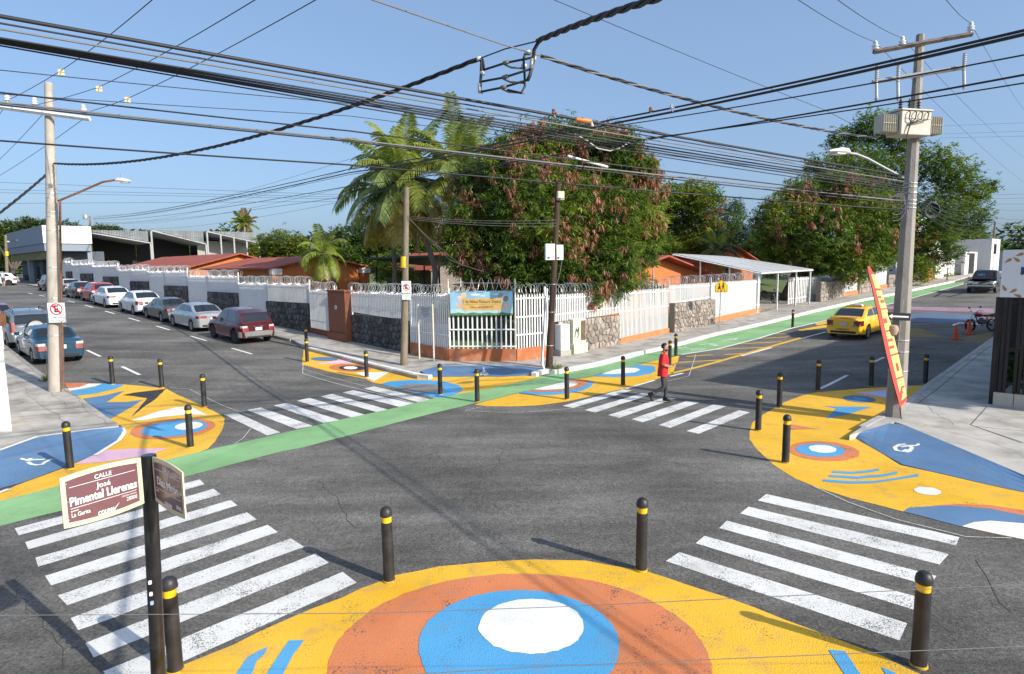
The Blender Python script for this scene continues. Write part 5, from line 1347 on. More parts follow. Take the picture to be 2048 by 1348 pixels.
# ---------------------------------------------------------------- motorcycles
def motorcycle(loc, rz, tankm, label, helmet=False):
    e = empty('motorcycle', loc, rz, label, 'motorcycle')
    for x, nm in ((0, 'rear'), (1.30, 'front')):
        mb = MB(); Mr = Matrix.Rotation(R(90), 3, 'X')
        pr = [(.24, -.045), (.29, -.05), (.305, -.02), (.305, .02), (.29, .05), (.24, .045)]
        n = 20; vs = []; fs = []
        mb.lathe([(.245, -.04), (.29, -.05), (.31, 0), (.29, .05), (.245, .04)], n=22, M=Mr); w_ = mb.build('wheel', M_TYRE, e, smooth=True); w_.location = (x, 0, .31)
        # remove the discs so that the wheel is open between the spokes
        bm = bmesh.new(); bm.from_mesh(w_.data); bmesh.ops.delete(bm, geom=[f_ for f_ in bm.faces if len(f_.verts) > 6], context='FACES'); bm.to_mesh(w_.data); bm.free()
        mb = MB()
        for k in range(6):
            a = k*math.pi/3; mb.tube([(0, 0, 0), (math.cos(a)*.25, 0, math.sin(a)*.25)], .016, 4)
        mb.build('spokes', M_BLACKP, w_)
        mb = MB(); mb.lathe([(.001, -.06), (.06, -.06), (.06, .06), (.001, .06)], n=10, M=Mr); mb.build('hub', M_RIM, w_)
    mb = MB(); mb.tube([(0, 0, .31), (.35, 0, .42), (.55, 0, .36), (.8, 0, .42), (1.0, 0, .86)], .03, 6); mb.tube([(.35, 0, .42), (.25, 0, .74), (.9, 0, .80)], .025, 6); mb.build('frame', M_BLACKP, e)
    for s_ in (1, -1):
        mb = MB(); mb.tube([(1.30, s_*.07, .31), (1.05, s_*.07, .92)], .022, 6); mb.build('fork', M_CHROME, e)
        mb = MB(); mb.tube([(1.02, s_*.06, .95), (.98, s_*.22, 1.02), (.88, s_*.36, 1.0)], .014, 5); mb.build('handlebar', M_BLACKP, e)
        mb = MB(); mb.tube([(.97, s_*.2, 1.02), (.98, s_*.28, 1.18)], .007, 4); mb.lathe([(.001, -.01), (.05, -.01), (.05, .012), (.001, .012)], (.97, s_*.3, 1.21), 8, Matrix.Rotation(R(80), 3, 'Y')); mb.build('mirror', M_BLACKP, e)
    mb = MB(); mb.box((.55, 0, .47), (.34, .24, .26)); mb.box((.62, 0, .62), (.16, .16, .12)); mb.build('engine', mat('engine_grey', (.10, .10, .10), .5, metal=.5), e, bevel=.03)
    mb = MB(); mb.loft([[Vector((x, w_*math.cos(a), z+h*math.sin(a))) for a in [k*math.pi/5 for k in range(10)]] for x, w_, h, z in ((.55, .08, .06, .80), (.65, .14, .11, .82), (.80, .15, .13, .84), (.93, .08, .08, .86))]); mb.build('fuel_tank', tankm, e, smooth=True)
    mb = MB(); mb.loft([[Vector((x, w_*math.cos(a), z+.05*math.sin(a))) for a in [k*math.pi/4 for k in range(8)]] for x, w_, z in ((-.22, .06, .84), (0, .12, .80), (.3, .13, .77), (.56, .09, .80))]); mb.build('seat', M_BLACKP, e, smooth=True)
    mb = MB(); mb.loft([[Vector((x, y, z)) for y, z in ((-.06, z0), (.06, z0), (.07, z0+.08), (-.07, z0+.08))] for x, z0 in ((-.42, .62), (-.2, .70), (.05, .68))]); mb.build('rear_mudguard', tankm, e)
    mb = MB(); mb.loft([[Vector((1.30+.34*math.cos(a), y, .31+.34*math.sin(a))) for y in (-.06, .06)] for a in [R(d) for d in range(20, 150, 20)]], closed=False, cap=False); mb.build('front_mudguard', tankm, e)
    mb = MB(); mb.box((1.08, 0, .90), (.12, .16, .16)); mb.build('headlamp', M_HEAD, e, bevel=.04)
    mb = MB(); mb.box((-.36, 0, .78), (.05, .14, .07)); mb.build('tail_lamp', M_TAIL, e)
    mb = MB(); mb.tube([(.6, -.13, .32), (.3, -.16, .28), (-.15, -.17, .36)], [.025, .03, .05], 8); mb.build('exhaust', M_CHROME, e)
    mb = MB(); mb.tube([(.42, .1, .32), (.40, .26, .02)], .012, 4); mb.build('side_stand', M_BLACKP, e)
    for s_ in (1, -1):
        mb = MB(); mb.tube([(0, s_*.10, .31), (.12, s_*.12, .72)], .025, 6); mb.build('shock_absorber', M_CHROME, e)
    return e
p = G(1527, 604, KH); m1 = motorcycle(p+Vector((.3, .3, 0)), yaw(UA)-.9, M_BLACKP, 'black motorcycle parked under the white carport'); m1.rotation_euler = (R(-7), 0, R(158)); m1.location = G(1550, 606, KH)
m1b = empty('helmet', m1.location, 0, 'white helmet resting on the motorcycle under the carport', 'helmet'); 
mb = MB(); mb.lathe([(.10, 0), (.145, .06), (.15, .13), (.12, .21), (.06, .25), (.001, .26)], n=14); mb.build('shell', M_WH, m1b, smooth=True)
mb = MB(); mb.box((-.12, 0, .12), (.08, .2, .1)); mb.build('visor', M_CGLASS, m1b, bevel=.02)
m1b.location = m1.location+Vector((.05, -.02, .86))
p = G(1934, 668); m2 = motorcycle(p, YB, M_REDC, 'red motorcycle parked by the kerb beside the traffic cones'); m2.rotation_euler = (R(7), 0, YB+math.pi*.82); m2.location = G(1984, 662)
# traffic cones
M_CONE = mat('cone_orange', (.62, .085, .02), .6, var=.12, dirt=(.35, .06, .03))
for i, (px, py, lb_) in enumerate(((1911, 678.5, 'orange traffic cone standing alone in front of the red motorcycle'), (1938, 668, 'orange traffic cone touching the red motorcycle front wheel'))):
    p = G(px, py); e = empty('traffic_cone', p, i*.4, lb_, 'cone', 'traffic cones by the motorcycle')
    mb = MB(); mb.box((0, 0, .02), (.36, .36, .04)); mb.build('base', M_CONE, e, bevel=.01)
    mb = MB(); mb.lathe([(.135, .04), (.03, .68), (.022, .70), (.001, .70)], n=14); mb.build('body', M_CONE, e, smooth=True)
# ================================================================== TREES
import numpy as np
rng = np.random.default_rng(11)
def leaf_mat(name, c1, c2, trans=.35, scale=1.6, rough=.45):
    mt = bpy.data.materials.new(name); mt.use_nodes = True
    nt = mt.node_tree; L = nt.links; bs = nt.nodes['Principled BSDF']; out = nt.nodes['Material Output']
    tc = _n(nt, 'ShaderNodeTexCoord')
    nz = _n(nt, 'ShaderNodeTexNoise'); nz.inputs['Scale'].default_value = scale; nz.inputs['Detail'].default_value = 3
    L.new(tc.outputs['Object'], nz.inputs['Vector'])
    wn = _n(nt, 'ShaderNodeTexWhiteNoise'); 
    sn = _n(nt, 'ShaderNodeVectorMath', operation='SNAP'); sn.inputs[1].default_value = (.16, .16, .16)
    L.new(tc.outputs['Object'], sn.inputs[0]); L.new(sn.outputs[0], wn.inputs['Vector'])
    ad = _n(nt, 'ShaderNodeMath', operation='MULTIPLY_ADD'); ad.inputs[1].default_value = .55; 
    L.new(wn.outputs['Value'], ad.inputs[0]); 
    sb = _n(nt, 'ShaderNodeMath', operation='SUBTRACT'); sb.inputs[1].default_value = .27; L.new(nz.outputs['Fac'], sb.inputs[0]); L.new(sb.outputs[0], ad.inputs[2])
    mr = _n(nt, 'ShaderNodeMapRange'); mr.inputs[1].default_value = .15; mr.inputs[2].default_value = .85; L.new(ad.outputs[0], mr.inputs[0])
    mx = _n(nt, 'ShaderNodeMix', data_type='RGBA'); mx.inputs['A'].default_value = (*c1, 1); mx.inputs['B'].default_value = (*c2, 1)
    L.new(mr.outputs[0], mx.inputs['Factor']); L.new(mx.outputs['Result'], bs.inputs['Base Color'])
    bs.inputs['Roughness'].default_value = rough; bs.inputs['Specular IOR Level'].default_value = .4
    tr = _n(nt, 'ShaderNodeBsdfTranslucent'); hs = _n(nt, 'ShaderNodeHueSaturation'); hs.inputs['Value'].default_value = 1.5; hs.inputs['Saturation'].default_value = 1.1
    L.new(mx.outputs['Result'], hs.inputs['Color']); L.new(hs.outputs[0], tr.inputs['Color'])
    ms = _n(nt, 'ShaderNodeMixShader'); ms.inputs[0].default_value = trans
    L.new(bs.outputs[0], ms.inputs[1]); L.new(tr.outputs[0], ms.inputs[2]); L.new(ms.outputs[0], out.inputs['Surface'])
    return mt
M_BARK = mat('bark', (.085, .066, .05), .95, var=.35, scale=5, bump=.8, bscale=18, stretch=(2, 2, .5))
M_BARK_P = mat('palm_bark', (.20, .175, .145), .95, var=.25, scale=4, bump=.6, bscale=10, stretch=(1, 1, 6))
LM_GREEN = leaf_mat('mango_leaf', (.043, .088, .015), (.16, .245, .042))
LM_LIGHT = leaf_mat('mango_leaf_young', (.15, .21, .025), (.28, .33, .06))
LM_BROWN = leaf_mat('mango_leaf_red', (.15, .075, .035), (.44, .21, .12), .25)
LM_DARK = leaf_mat('leaf_dark', (.032, .070, .017), (.11, .175, .036))
LM_MID = leaf_mat('leaf_mid', (.055, .11, .02), (.165, .25, .05))
LM_YEL = leaf_mat('leaf_yellowish', (.11, .155, .02), (.29, .32, .055))
LM_GREY = leaf_mat('leaf_greyish', (.035, .060, .028), (.085, .12, .055))
LM_FAR = leaf_mat('leaf_far', (.040, .070, .022), (.105, .145, .045), .2)
LM_TAN = leaf_mat('leaf_tan', (.12, .09, .03), (.26, .17, .07))

def cluster_tpl(nl, ln, wd, droop, spread, rg):
    """one twig end: nl leaves; returns verts (nl*4,3)"""
    V = []
    for i in range(nl):
        a = rg.uniform(0, 2*np.pi); el = rg.uniform(-.5, .9)*spread-droop
        d = np.array([np.cos(a)*np.cos(el), np.sin(a)*np.cos(el), np.sin(el)])
        l = ln*rg.uniform(.7, 1.2); w_ = wd*rg.uniform(.8, 1.2)
        side = np.cross(d, [0, 0, 1.]); side /= (np.linalg.norm(side)+1e-6)
        nrm = np.cross(side, d)
        roll = rg.uniform(-.7, .7); s2 = side*np.cos(roll)+nrm*np.sin(roll); n2 = -side*np.sin(roll)+nrm*np.cos(roll)
        o = d*ln*.12+rg.normal(0, ln*.12, 3)
        m = o+d*l*.48-n2*w_*.25
        tip = o+d*l+np.array([0, 0, -l*.25*droop-.03*l])
        V += [o, m+s2*w_*.5, tip, m-s2*w_*.5]
    return np.array(V)
def mesh_np(name, V, quads_n, mats, mi):
    me = bpy.data.meshes.new(name)
    nv = len(V); me.vertices.add(nv); me.vertices.foreach_set('co', V.astype(np.float32).ravel())
    me.loops.add(nv); me.loops.foreach_set('vertex_index', np.arange(nv, dtype=np.int32))
    nq = nv//4; me.polygons.add(nq)
    me.polygons.foreach_set('loop_start', np.arange(0, nv, 4, dtype=np.int32))
    try: me.polygons.foreach_set('loop_total', np.full(nq, 4, dtype=np.int32))
    except Exception: pass
    me.polygons.foreach_set('material_index', mi.astype(np.int32))
    for m_ in mats: me.materials.append(m_)
    me.update(calc_edges=True)
    return me
def crown_mesh(name, lobes, O, dens, ln, wd, nl, droop, mats, weights, brown=0, fill=.35, spread=1.0, zmin=None, jit=.18):
    """lobes: (centre Vector, rx, ry, rz). dens: clusters per m2 of lobe surface"""
    tp = [cluster_tpl(nl, ln, wd, droop, spread, rng) for _ in range(7)]; tph = [cluster_tpl(nl+3, ln*.85, wd*.72, 1.1, .55, rng) for _ in range(4)]
    C = np.array([list(l[0]) for l in lobes]); S = np.array([[l[1], l[2], l[3]] for l in lobes])
    pos = []; inner = []
    for k in range(len(lobes)):
        a, b, c = S[k]; area = 4*np.pi*((a*b)**1.6/3+(a*c)**1.6/3+(b*c)**1.6/3)**(1/1.6)
        n = int(area*dens)
        d = rng.normal(size=(n, 3)); d /= np.linalg.norm(d, axis=1)[:, None]
        rad = 1+rng.normal(0, jit, n)*.6-np.abs(rng.normal(0, jit, n))
        # lumpy surface
        rad += .10*np.sin(d[:, 0]*5+k)*np.sin(d[:, 1]*6+2*k)*np.cos(d[:, 2]*5)
        p = C[k]+d*rad[:, None]*S[k]
        # keep those not deep inside other lobes
        keep = np.ones(n, bool)
        for j in range(len(lobes)):
            if j == k: continue
            q = (p-C[j])/S[j]; keep &= (q*q).sum(1) > .62
        pos.append(p[keep]); 
        ni = int(n*fill); di = rng.normal(size=(ni, 3)); di /= np.linalg.norm(di, axis=1)[:, None]
        inner.append(C[k]+di*(rng.uniform(.35, .8, ni)[:, None])*S[k])
    P = np.concatenate(pos); I = np.concatenate(inner)
    allp = np.concatenate([P, I]); nP = len(P)
    if zmin is not None: ok = allp[:, 2] > zmin; nP = int(ok[:nP].sum()); allp = allp[ok]
    N = len(allp); cen = C.mean(0)
    w_ = np.array(weights)/sum(weights)
    # low-frequency choice so that colours form clumps
    ph = rng.uniform(0, 6, 6)
    fq = np.sin(allp[:, 0]*1.1+ph[0])+np.sin(allp[:, 1]*1.3+ph[1])+np.sin(allp[:, 2]*1.5+ph[2])+rng.normal(0, .9, N)
    order = np.argsort(np.argsort(fq))/N
    kind = np.searchsorted(np.cumsum(w_), order); kind = np.clip(kind, 0, len(w_)-1)
    hang = np.zeros(N, bool)
    if brown:
        pz = allp[:nP, 2]; pw = .35+np.clip((pz-pz.min())/(pz.max()-pz.min()+1e-6), 0, 1); seeds = allp[rng.choice(nP, brown, replace=False, p=pw/pw.sum())]
        for s_ in seeds:
            q = allp-s_; q[:, 2] *= .6; r_ = rng.uniform(.2, .5)
            hit = ((q*q).sum(1) < r_*r_) & (np.arange(N) < nP)
            kind[hit] = len(mats)-1; hang |= hit
    rot = rng.uniform(0, 2*np.pi, N); sc = rng.uniform(.75, 1.25, N); ct, st = np.cos(rot), np.sin(rot)
    ti = rng.integers(0, len(tp), N); Vs = []; mi = []
    for t in range(len(tp)):
        idx = np.where((ti == t) & ~hang)[0]
        if len(idx):
            T = tp[t]; X = T[None, :, 0]*ct[idx, None]-T[None, :, 1]*st[idx, None]; Y = T[None, :, 0]*st[idx, None]+T[None, :, 1]*ct[idx, None]; Z = np.repeat(T[None, :, 2], len(idx), 0)
            V = np.stack([X, Y, Z], -1)*sc[idx, None, None]+allp[idx][:, None, :]
            Vs.append(V.reshape(-1, 3)); mi.append(np.repeat(kind[idx], nl))
    for t in range(len(tph)):
        idx = np.where((ti % len(tph) == t) & hang)[0]
        if len(idx):
            T = tph[t]; X = T[None, :, 0]*ct[idx, None]-T[None, :, 1]*st[idx, None]; Y = T[None, :, 0]*st[idx, None]+T[None, :, 1]*ct[idx, None]; Z = np.repeat(T[None, :, 2], len(idx), 0)
            V = np.stack([X, Y, Z], -1)*sc[idx, None, None]+allp[idx][:, None, :]
            Vs.append(V.reshape(-1, 3)); mi.append(np.repeat(kind[idx], nl+3))
    V = np.concatenate(Vs)-np.array(list(O))
    return mesh_np(name, V, 4, mats, np.concatenate(mi))
def pxl(lst, D0, rz=1.0):
    o = []
    for t in lst:
        cx, cy, r_ = t[:3]; D = D0+(t[3] if len(t) > 3 else random.uniform(-.8, .8)*r_*D0/1250)
        rm = r_*D/F_PX; o.append((at(cx, cy, D), rm, rm*random.uniform(.9, 1.15), rm*rz))
    return o
def tree(name, label, lobes, base, trunk_r, dens, ln, wd, nl, droop, mats, weights, group=None, nlimb=6, bark=None, **kw):
    base = Vector(base); e = empty(name, base, random.random()*0, label, 'tree', group)
    me = crown_mesh('crown', lobes, base, dens, ln, wd, nl, droop, mats, weights, **kw)
    obj_from('crown', me, e)
    cen = sum((l[0] for l in lobes), Vector())/len(lobes)
    lowest = min(l[0].z-l[3]*.3 for l in lobes)
    fork = Vector((base.x*.75+cen.x*.25, base.y*.75+cen.y*.25, base.z+max(1.2, (lowest-base.z)*.85)))
    mb = MB(); mid = base.lerp(fork, .5)+Vector((random.uniform(-.1, .1), random.uniform(-.1, .1), 0))
    mb.tube([Vector((0, 0, -.2)), Vector((0, 0, .15)), mid-base, fork-base], [trunk_r*1.35, trunk_r*1.1, trunk_r*.92, trunk_r*.85], 10); mb.build('trunk', bark or M_BARK, e, smooth='all')
    ls = sorted(lobes, key=lambda l: -l[1])[:nlimb]
    for l in ls:
        tgt = l[0]+Vector((0, 0, l[3]*.2)); m1 = fork.lerp(tgt, .45)+Vector((random.uniform(-.3, .3), random.uniform(-.3, .3), .35))
        mb = MB(); mb.tube([fork-base-Vector((0, 0, .15)), m1-base, tgt-base], [trunk_r*.6, trunk_r*.38, trunk_r*.14], 7); mb.build('limb', bark or M_BARK, e, smooth='all')
    return e
# --- big mango behind the corner
lob = pxl([(1105, 325, 88), (1010, 330, 62), (1205, 325, 78), (1275, 400, 55), (965, 425, 68), (1095, 430, 115, -1.0), (1220, 440, 90, -1.0), (955, 520, 60, -.6), (1040, 530, 72, -1.6), (1135, 530, 66, -2.4), (1225, 535, 62, -2.4), (1285, 490, 42), (918, 470, 42), (1010, 590, 40, -1.0), (1180, 575, 40, -3.0), (1290, 340, 35), (945, 370, 42), (1060, 290, 45), (1160, 290, 50), (1245, 295, 40), (1305, 440, 30)], 32.5)
tree('mango_tree', 'large dense mango tree with brown hanging new leaves at the corner', lob, P3(13.0, 14.2, KH), .38, 15.0, .30, .065, 12, .45, [LM_GREEN, LM_LIGHT, LM_BROWN], [.80, .20, 0], brown=330, fill=.6, nlimb=8, zmin=1.7)
# --- second mango by the carport
lob = pxl([(1570, 430, 55), (1640, 395, 52), (1715, 400, 58), (1775, 435, 45), (1555, 490, 42), (1650, 470, 72, -1), (1735, 480, 60, -1), (1700, 525, 42, -1.5), (1620, 520, 40), (1755, 510, 30, -1), (1600, 385, 35), (1680, 375, 35), (1530, 450, 30)], 49)
tree('mango_tree', 'round mango tree with tan leaf clumps standing beyond the carport', lob, G(1573, 600, KH), .48, 10.0, .34, .085, 10, .45, [LM_MID, LM_GREEN, LM_YEL, LM_BROWN], [.35, .35, .3, 0], brown=120, fill=.6)
# --- tall spreading tree behind it
lob = pxl([(1690, 290, 38), (1740, 262, 40), (1785, 250, 30), (1800, 285, 42), (1665, 345, 40), (1720, 340, 50), (1790, 350, 60), (1870, 330, 42), (1915, 360, 46), (1955, 385, 26), (1900, 425, 52), (1845, 445, 60), (1945, 435, 36), (1880, 500, 40), (1985, 372, 14), (1625, 330, 20), (1840, 540, 30, -4), (1815, 500, 40)], 62)
tree('shade_tree', 'tall spreading green tree rising behind the right concrete pole', lob, P3(13, 60), .45, 6.0, .32, .11, 10, .2, [LM_DARK, LM_MID, LM_LIGHT], [.45, .38, .17], fill=.5, nlimb=9, jit=.24)
# --- trees behind the school
tree('broadleaf_tree', 'yellow green tree between the mango and the carport roof', pxl([(1365, 425, 52), (1335, 400, 38), (1405, 405, 42), (1355, 480, 48), (1415, 470, 40), (1380, 385, 25), (1330, 500, 35)], 54), G(1370, 560), .3, 8.5, .32, .12, 9, .2, [LM_YEL, LM_MID, LM_BROWN], [.55, .4, .05], fill=.55)
tree('broadleaf_tree', 'grey green feathery tree left of the tan leaved mango', pxl([(1455, 440, 36), (1480, 465, 28), (1445, 490, 36), (1470, 420, 22), (1490, 500, 30), (1420, 510, 26)], 66), G(1460, 560), .25, 6.5, .32, .08, 9, .1, [LM_GREY, LM_MID], [.75, .25], fill=.5, jit=.28)
tree('broadleaf_tree', 'dark evergreen tree filling the gap beside the carport mango', pxl([(1520, 500, 34), (1500, 525, 30), (1545, 530, 30), (1475, 535, 26)], 62), G(1510, 565), .25, 7, .34, .12, 9, .2, [LM_DARK, LM_MID], [.75, .25], fill=.55)
tree('round_shrub', 'rounded yellow green shrub tree behind the orange school wall', pxl([(535, 492, 27), (565, 487, 30), (595, 492, 27), (550, 510, 26), (585, 512, 26), (510, 500, 14)], 60), G(560, 560), .2, 9, .26, .11, 9, .15, [LM_YEL, LM_MID], [.72, .28], fill=.55)
tree('broadleaf_tree', 'dark green tree behind the leaning palm fronds', pxl([(690, 490, 40), (735, 480, 44), (660, 500, 32), (780, 480, 44), (720, 520, 34), (830, 470, 44), (870, 500, 40), (770, 520, 34)], 56), G(720, 560), .3, 7, .34, .13, 9, .2, [LM_DARK, LM_MID], [.75, .25], fill=.55)
tree('broadleaf_tree', 'bright green bush lit between the palm trunks', pxl([(770, 545, 24), (795, 530, 26), (760, 525, 18), (815, 550, 20)], 46), G(785, 575, KH), .12, 10, .24, .09, 9, .2, [LM_LIGHT, LM_YEL], [.6, .4], fill=.55)
tree('broadleaf_tree', 'green tree above the slate building at the far left', pxl([(20, 468, 26), (60, 458, 24), (100, 456, 22), (-15, 475, 30), (140, 462, 18), (5, 505, 24), (-10, 540, 26)], 125), G(20, 556), .4, 3.6, .55, .25, 8, .1, [LM_FAR, LM_MID], [.75, .25], fill=.5)
tree('broadleaf_tree', 'green tree just right of the white fascia', pxl([(200, 463, 15), (225, 465, 15), (178, 466, 12), (240, 472, 12)], 118), G(205, 553), .4, 4, .55, .25, 8, .1, [LM_FAR, LM_MID], [.75, .25], fill=.5)
tree('broadleaf_tree', 'green trees crown above the pickup at the far right', pxl([(1905, 478, 28), (1940, 485, 30), (1975, 495, 22), (1880, 500, 26), (1920, 505, 24), (1955, 510, 20)], 108), G(1930, 548), .4, 4.5, .5, .2, 8, .1, [LM_MID, LM_DARK, LM_LIGHT], [.5, .3, .2], fill=.3)
tree('small_bush', 'small green bush growing on the pavement by the white wall', pxl([(1893, 551, 9), (1902, 553, 7), (1886, 554, 6)], 68), G(1894, 560, KH), .05, 9, .2, .07, 8, .1, [LM_MID, LM_LIGHT], [.7, .3], nlimb=2)
# --- palms
LM_PALM = leaf_mat('palm_leaf', (.12, .17, .028), (.34, .38, .085), .4, rough=.4)
LM_PALMY = leaf_mat('palm_leaf_yellow', (.26, .21, .035), (.50, .38, .09), .3)
LM_PALMB = leaf_mat('palm_leaf_blue', (.11, .17, .05), (.30, .37, .13), .3, rough=.4)
LM_RACH = mat('palm_rachis', (.20, .21, .06), .6, var=.2)
def frond(name, parent, O, az, el, length, droop, m_, n=44, lw=.045, ll=.75, hang=.8):
    """curved rachis with two rows of drooping leaflets"""
    d = Vector((math.cos(az)*math.cos(el), math.sin(az)*math.cos(el), math.sin(el))); p = Vector(O); pts = [p.copy()]; K = 16; dirs = [d.copy()]
    for k in range(K):
        d = (d+Vector((0, 0, -droop/K*(.5+1.3*k/K)))).normalized(); p = p+d*length/K; pts.append(p.copy()); dirs.append(d.copy())
    mb = MB(); mb.cur = 0; mb.tube(pts, [.035*(1-.85*i/K) for i in range(K+1)], 4)
    mb.cur = 1
    side0 = Vector((-math.sin(az), math.cos(az), 0))
    for i in range(n):
        t = .10+.90*(i/n); q = t*K; k = min(K-1, int(q)); f_ = q-k
        c = pts[k].lerp(pts[k+1], f_); dd = dirs[k]
        l = ll*(.45+1.1*math.sin(math.pi*min(.98, t*.85+.1)))*random.uniform(.85, 1.1)*.8
        upv = side0.cross(dd)
        for s_ in (1, -1):
            out_ = (side0*s_*.80+dd*.55+upv*.15+Vector((random.uniform(-.08, .08), random.uniform(-.08, .08), random.uniform(-.06, .06)))).normalized()
            m1 = c+out_*l*.5+Vector((0, 0, -hang*l*.10)); tip = c+out_*l*.90+Vector((0, 0, -hang*l*.45))
            w2 = dd*lw*.5
            mb.add([c-w2*.5, c+w2*.5, m1+w2, m1-w2, tip], [(0, 1, 2, 3), (3, 2, 4)])
    me = mb.mesh(name); me.materials.append(LM_RACH); me.materials.append(m_)
    me.polygons.foreach_set('material_index', mb.mi); me.update()
    return obj_from(name, me, parent)
def palm(label, base, head, n, length, r0, mats, name='coconut_palm', droop=1.5, el0=-.5, ll=1.0, lw=.085, bend=.3, seedv=1, nleaf=56, dead=0):
    random.seed(seedv)
    base = Vector(base); head = Vector(head); e = empty(name, base, 0, label, 'palm')
    m1 = base.lerp(head, .4)+Vector((bend, 0, 0)); m2 = base.lerp(head, .75)+Vector((bend*.6, 0, 0))
    pts = [Vector((0, 0, -.2)), Vector((0, 0, .3)), m1-base, m2-base, head-base]
    sm = []
    for i in range(28):
        t = i/27*(len(pts)-1); k = min(len(pts)-2, int(t)); f_ = t-k; sm.append(pts[k].lerp(pts[k+1], f_))
    rs = [r0*(1.25-.45*i/27)*(1.06 if i % 2 else .96) for i in range(28)]
    mb = MB(); mb.tube(sm, rs, 9); mb.build('trunk', M_BARK_P, e, smooth='all')
    for i in range(n):
        el = el0+(1.45-el0)*(i/(n-1))**.85; az = i*2.399+random.uniform(-.25, .25)
        m_ = mats[0] if random.random() > .35 else mats[1 % len(mats)]
        if i < dead: m_ = LM_PALMY; 
        frond('frond', e, head-base+Vector((0, 0, .1)), az, el+random.uniform(-.12, .12), length*random.uniform(.85, 1.1), droop*random.uniform(.8, 1.2)*(1.15-.4*i/n), m_, nleaf, lw, ll)
    if name == 'coconut_palm':
        for k in range(5):
            mb = MB(); a = k*1.3; mb.lathe([(.001, -.13), (.09, -.08), (.12, 0), (.09, .09), (.001, .13)], head-base+Vector((math.cos(a)*.25, math.sin(a)*.25, -.28)), 8); mb.build('coconut', mat('coconut_husk', (.12, .14, .03), .6), e, smooth='all')
    random.seed(40+seedv)
    return e
palm('tall coconut palm left, drooping fronds turning yellow over the fence', P3(19.8, 12.8, KH), at(806, 368, 37), 32, 4.2, .17, [LM_PALM, LM_PALMB], seedv=3, el0=-.75, dead=6, bend=.9, droop=1.7)
palm('coconut palm with a thinner trunk left of the wooden pole', P3(23.5, 12.6, KH), at(776, 392, 39), 20, 3.9, .14, [LM_PALM, LM_PALMB], seedv=5, el0=-.6, dead=4, droop=1.8)
palm('tallest coconut palm rising upright behind the mango tree', P3(18.5, 15.5, KH), at(918, 352, 37.5), 30, 4.4, .17, [LM_PALM, LM_PALMB], seedv=8, el0=-.7, dead=5, droop=1.25)
palm('small drooping palm in front of the orange school wall', G(668, 640, KH)+Vector((0, 4.0, .2)), at(646, 512, 37), 17, 1.9, .07, [LM_LIGHT, LM_PALM], name='small_palm', seedv=11, el0=-.5, droop=2.2, ll=.55, lw=.06, nleaf=30, bend=0)
palm('lone palm standing on the skyline beyond the sheds', G(490, 552), at(489, 447, 112), 24, 2.6, .2, [LM_PALM, LM_TAN], name='fan_palm', seedv=13, el0=-1.0, droop=.9, ll=1.0, lw=.2, nleaf=16, bend=0)
palm('small palm peeking above the carport roof', P3(20, 37), at(1432, 505, 52), 13, 2.4, .1, [LM_GREY, LM_PALM], name='small_palm', seedv=17, el0=-.4, droop=2.0, ll=.7, lw=.09, nleaf=26, bend=0)
# dry hanging fronds of the palms, low shrubs inside the yard
for i, (px, py, D, w_, lb_) in enumerate(((735, 600, 37, .5, 'low green shrub inside the fence below the small palm'), (880, 610, 31, .6, 'low shrub in the yard behind the notice board'), (1290, 560, 40, .7, 'leafy shrub by the school windows right of the mango'))):
    b_ = G(px, 640, KH); pt = at(px, py, D)
    tree('small_bush', lb_, [(pt, w_, w_, w_*.8), (pt+Vector((.4, .2, -.1)), w_*.7, w_*.7, w_*.6)], Vector((pt.x, pt.y, tz(pt.x, pt.y)+KH)), .04, 9, .16, .06, 8, .2, [LM_MID, LM_LIGHT], [.7, .3], nlimb=2)
# far wood closing the horizon
lob = []
for k in range(64):
    a = R(28+k*2.05); D = random.uniform(190, 260); h_ = random.uniform(4.5, 8.5)
    c = Vector((math.cos(a)*D, math.sin(a)*D, 0)); c.z = tz(c.x, c.y)+h_*.45
    lob.append((c, random.uniform(5, 9), random.uniform(5, 9), h_))
o = obj_from('far_wood', crown_mesh('far_wood', lob, Vector((0, 0, 0)), .3, 1.7, .9, 8, .1, [LM_FAR, LM_MID, LM_DARK], [.6, .25, .15], fill=.3))
tag(o, 'distant green wood along the horizon behind the houses', 'wood', kind='stuff')
random.seed(99)
# dry leaves and grit swept along the kerbs
LV = []
for k in range(1500):
    if k % 3: v_ = rng.uniform(9, 60); q = P3(6.05+rng.normal(0, .22)+max(0, (14-v_))*-.02, v_, .012)
    else: u_ = rng.uniform(20, 70); q = P3(u_, 4.25-abs(rng.normal(0, .15)), .012)
    if k % 7 == 0: q = P3(8.2-abs(rng.normal(0, .25)), rng.uniform(11, 60), KH+.01)
    if k % 11 == 0: q = P3(-5.0+abs(rng.normal(0, .2)), rng.uniform(14, 45), .012)
    a = rng.uniform(0, 6.28); s_ = rng.uniform(.02, .055); c_, n_ = np.array([q.x, q.y, q.z]), np.array([np.cos(a), np.sin(a), 0])*s_; m_ = np.array([-np.sin(a), np.cos(a), 0])*s_*.45
    LV += [c_-n_, c_+m_+[0, 0, .008], c_+n_+[0, 0, .014], c_-m_]
o = obj_from('leaf_litter', mesh_np('leaf_litter', np.array(LV), 4, [LM_TAN, LM_BROWN], rng.integers(0, 2, len(LV)//4)))
tag(o, 'dry fallen leaves scattered along the kerbs', 'leaves', kind='stuff')
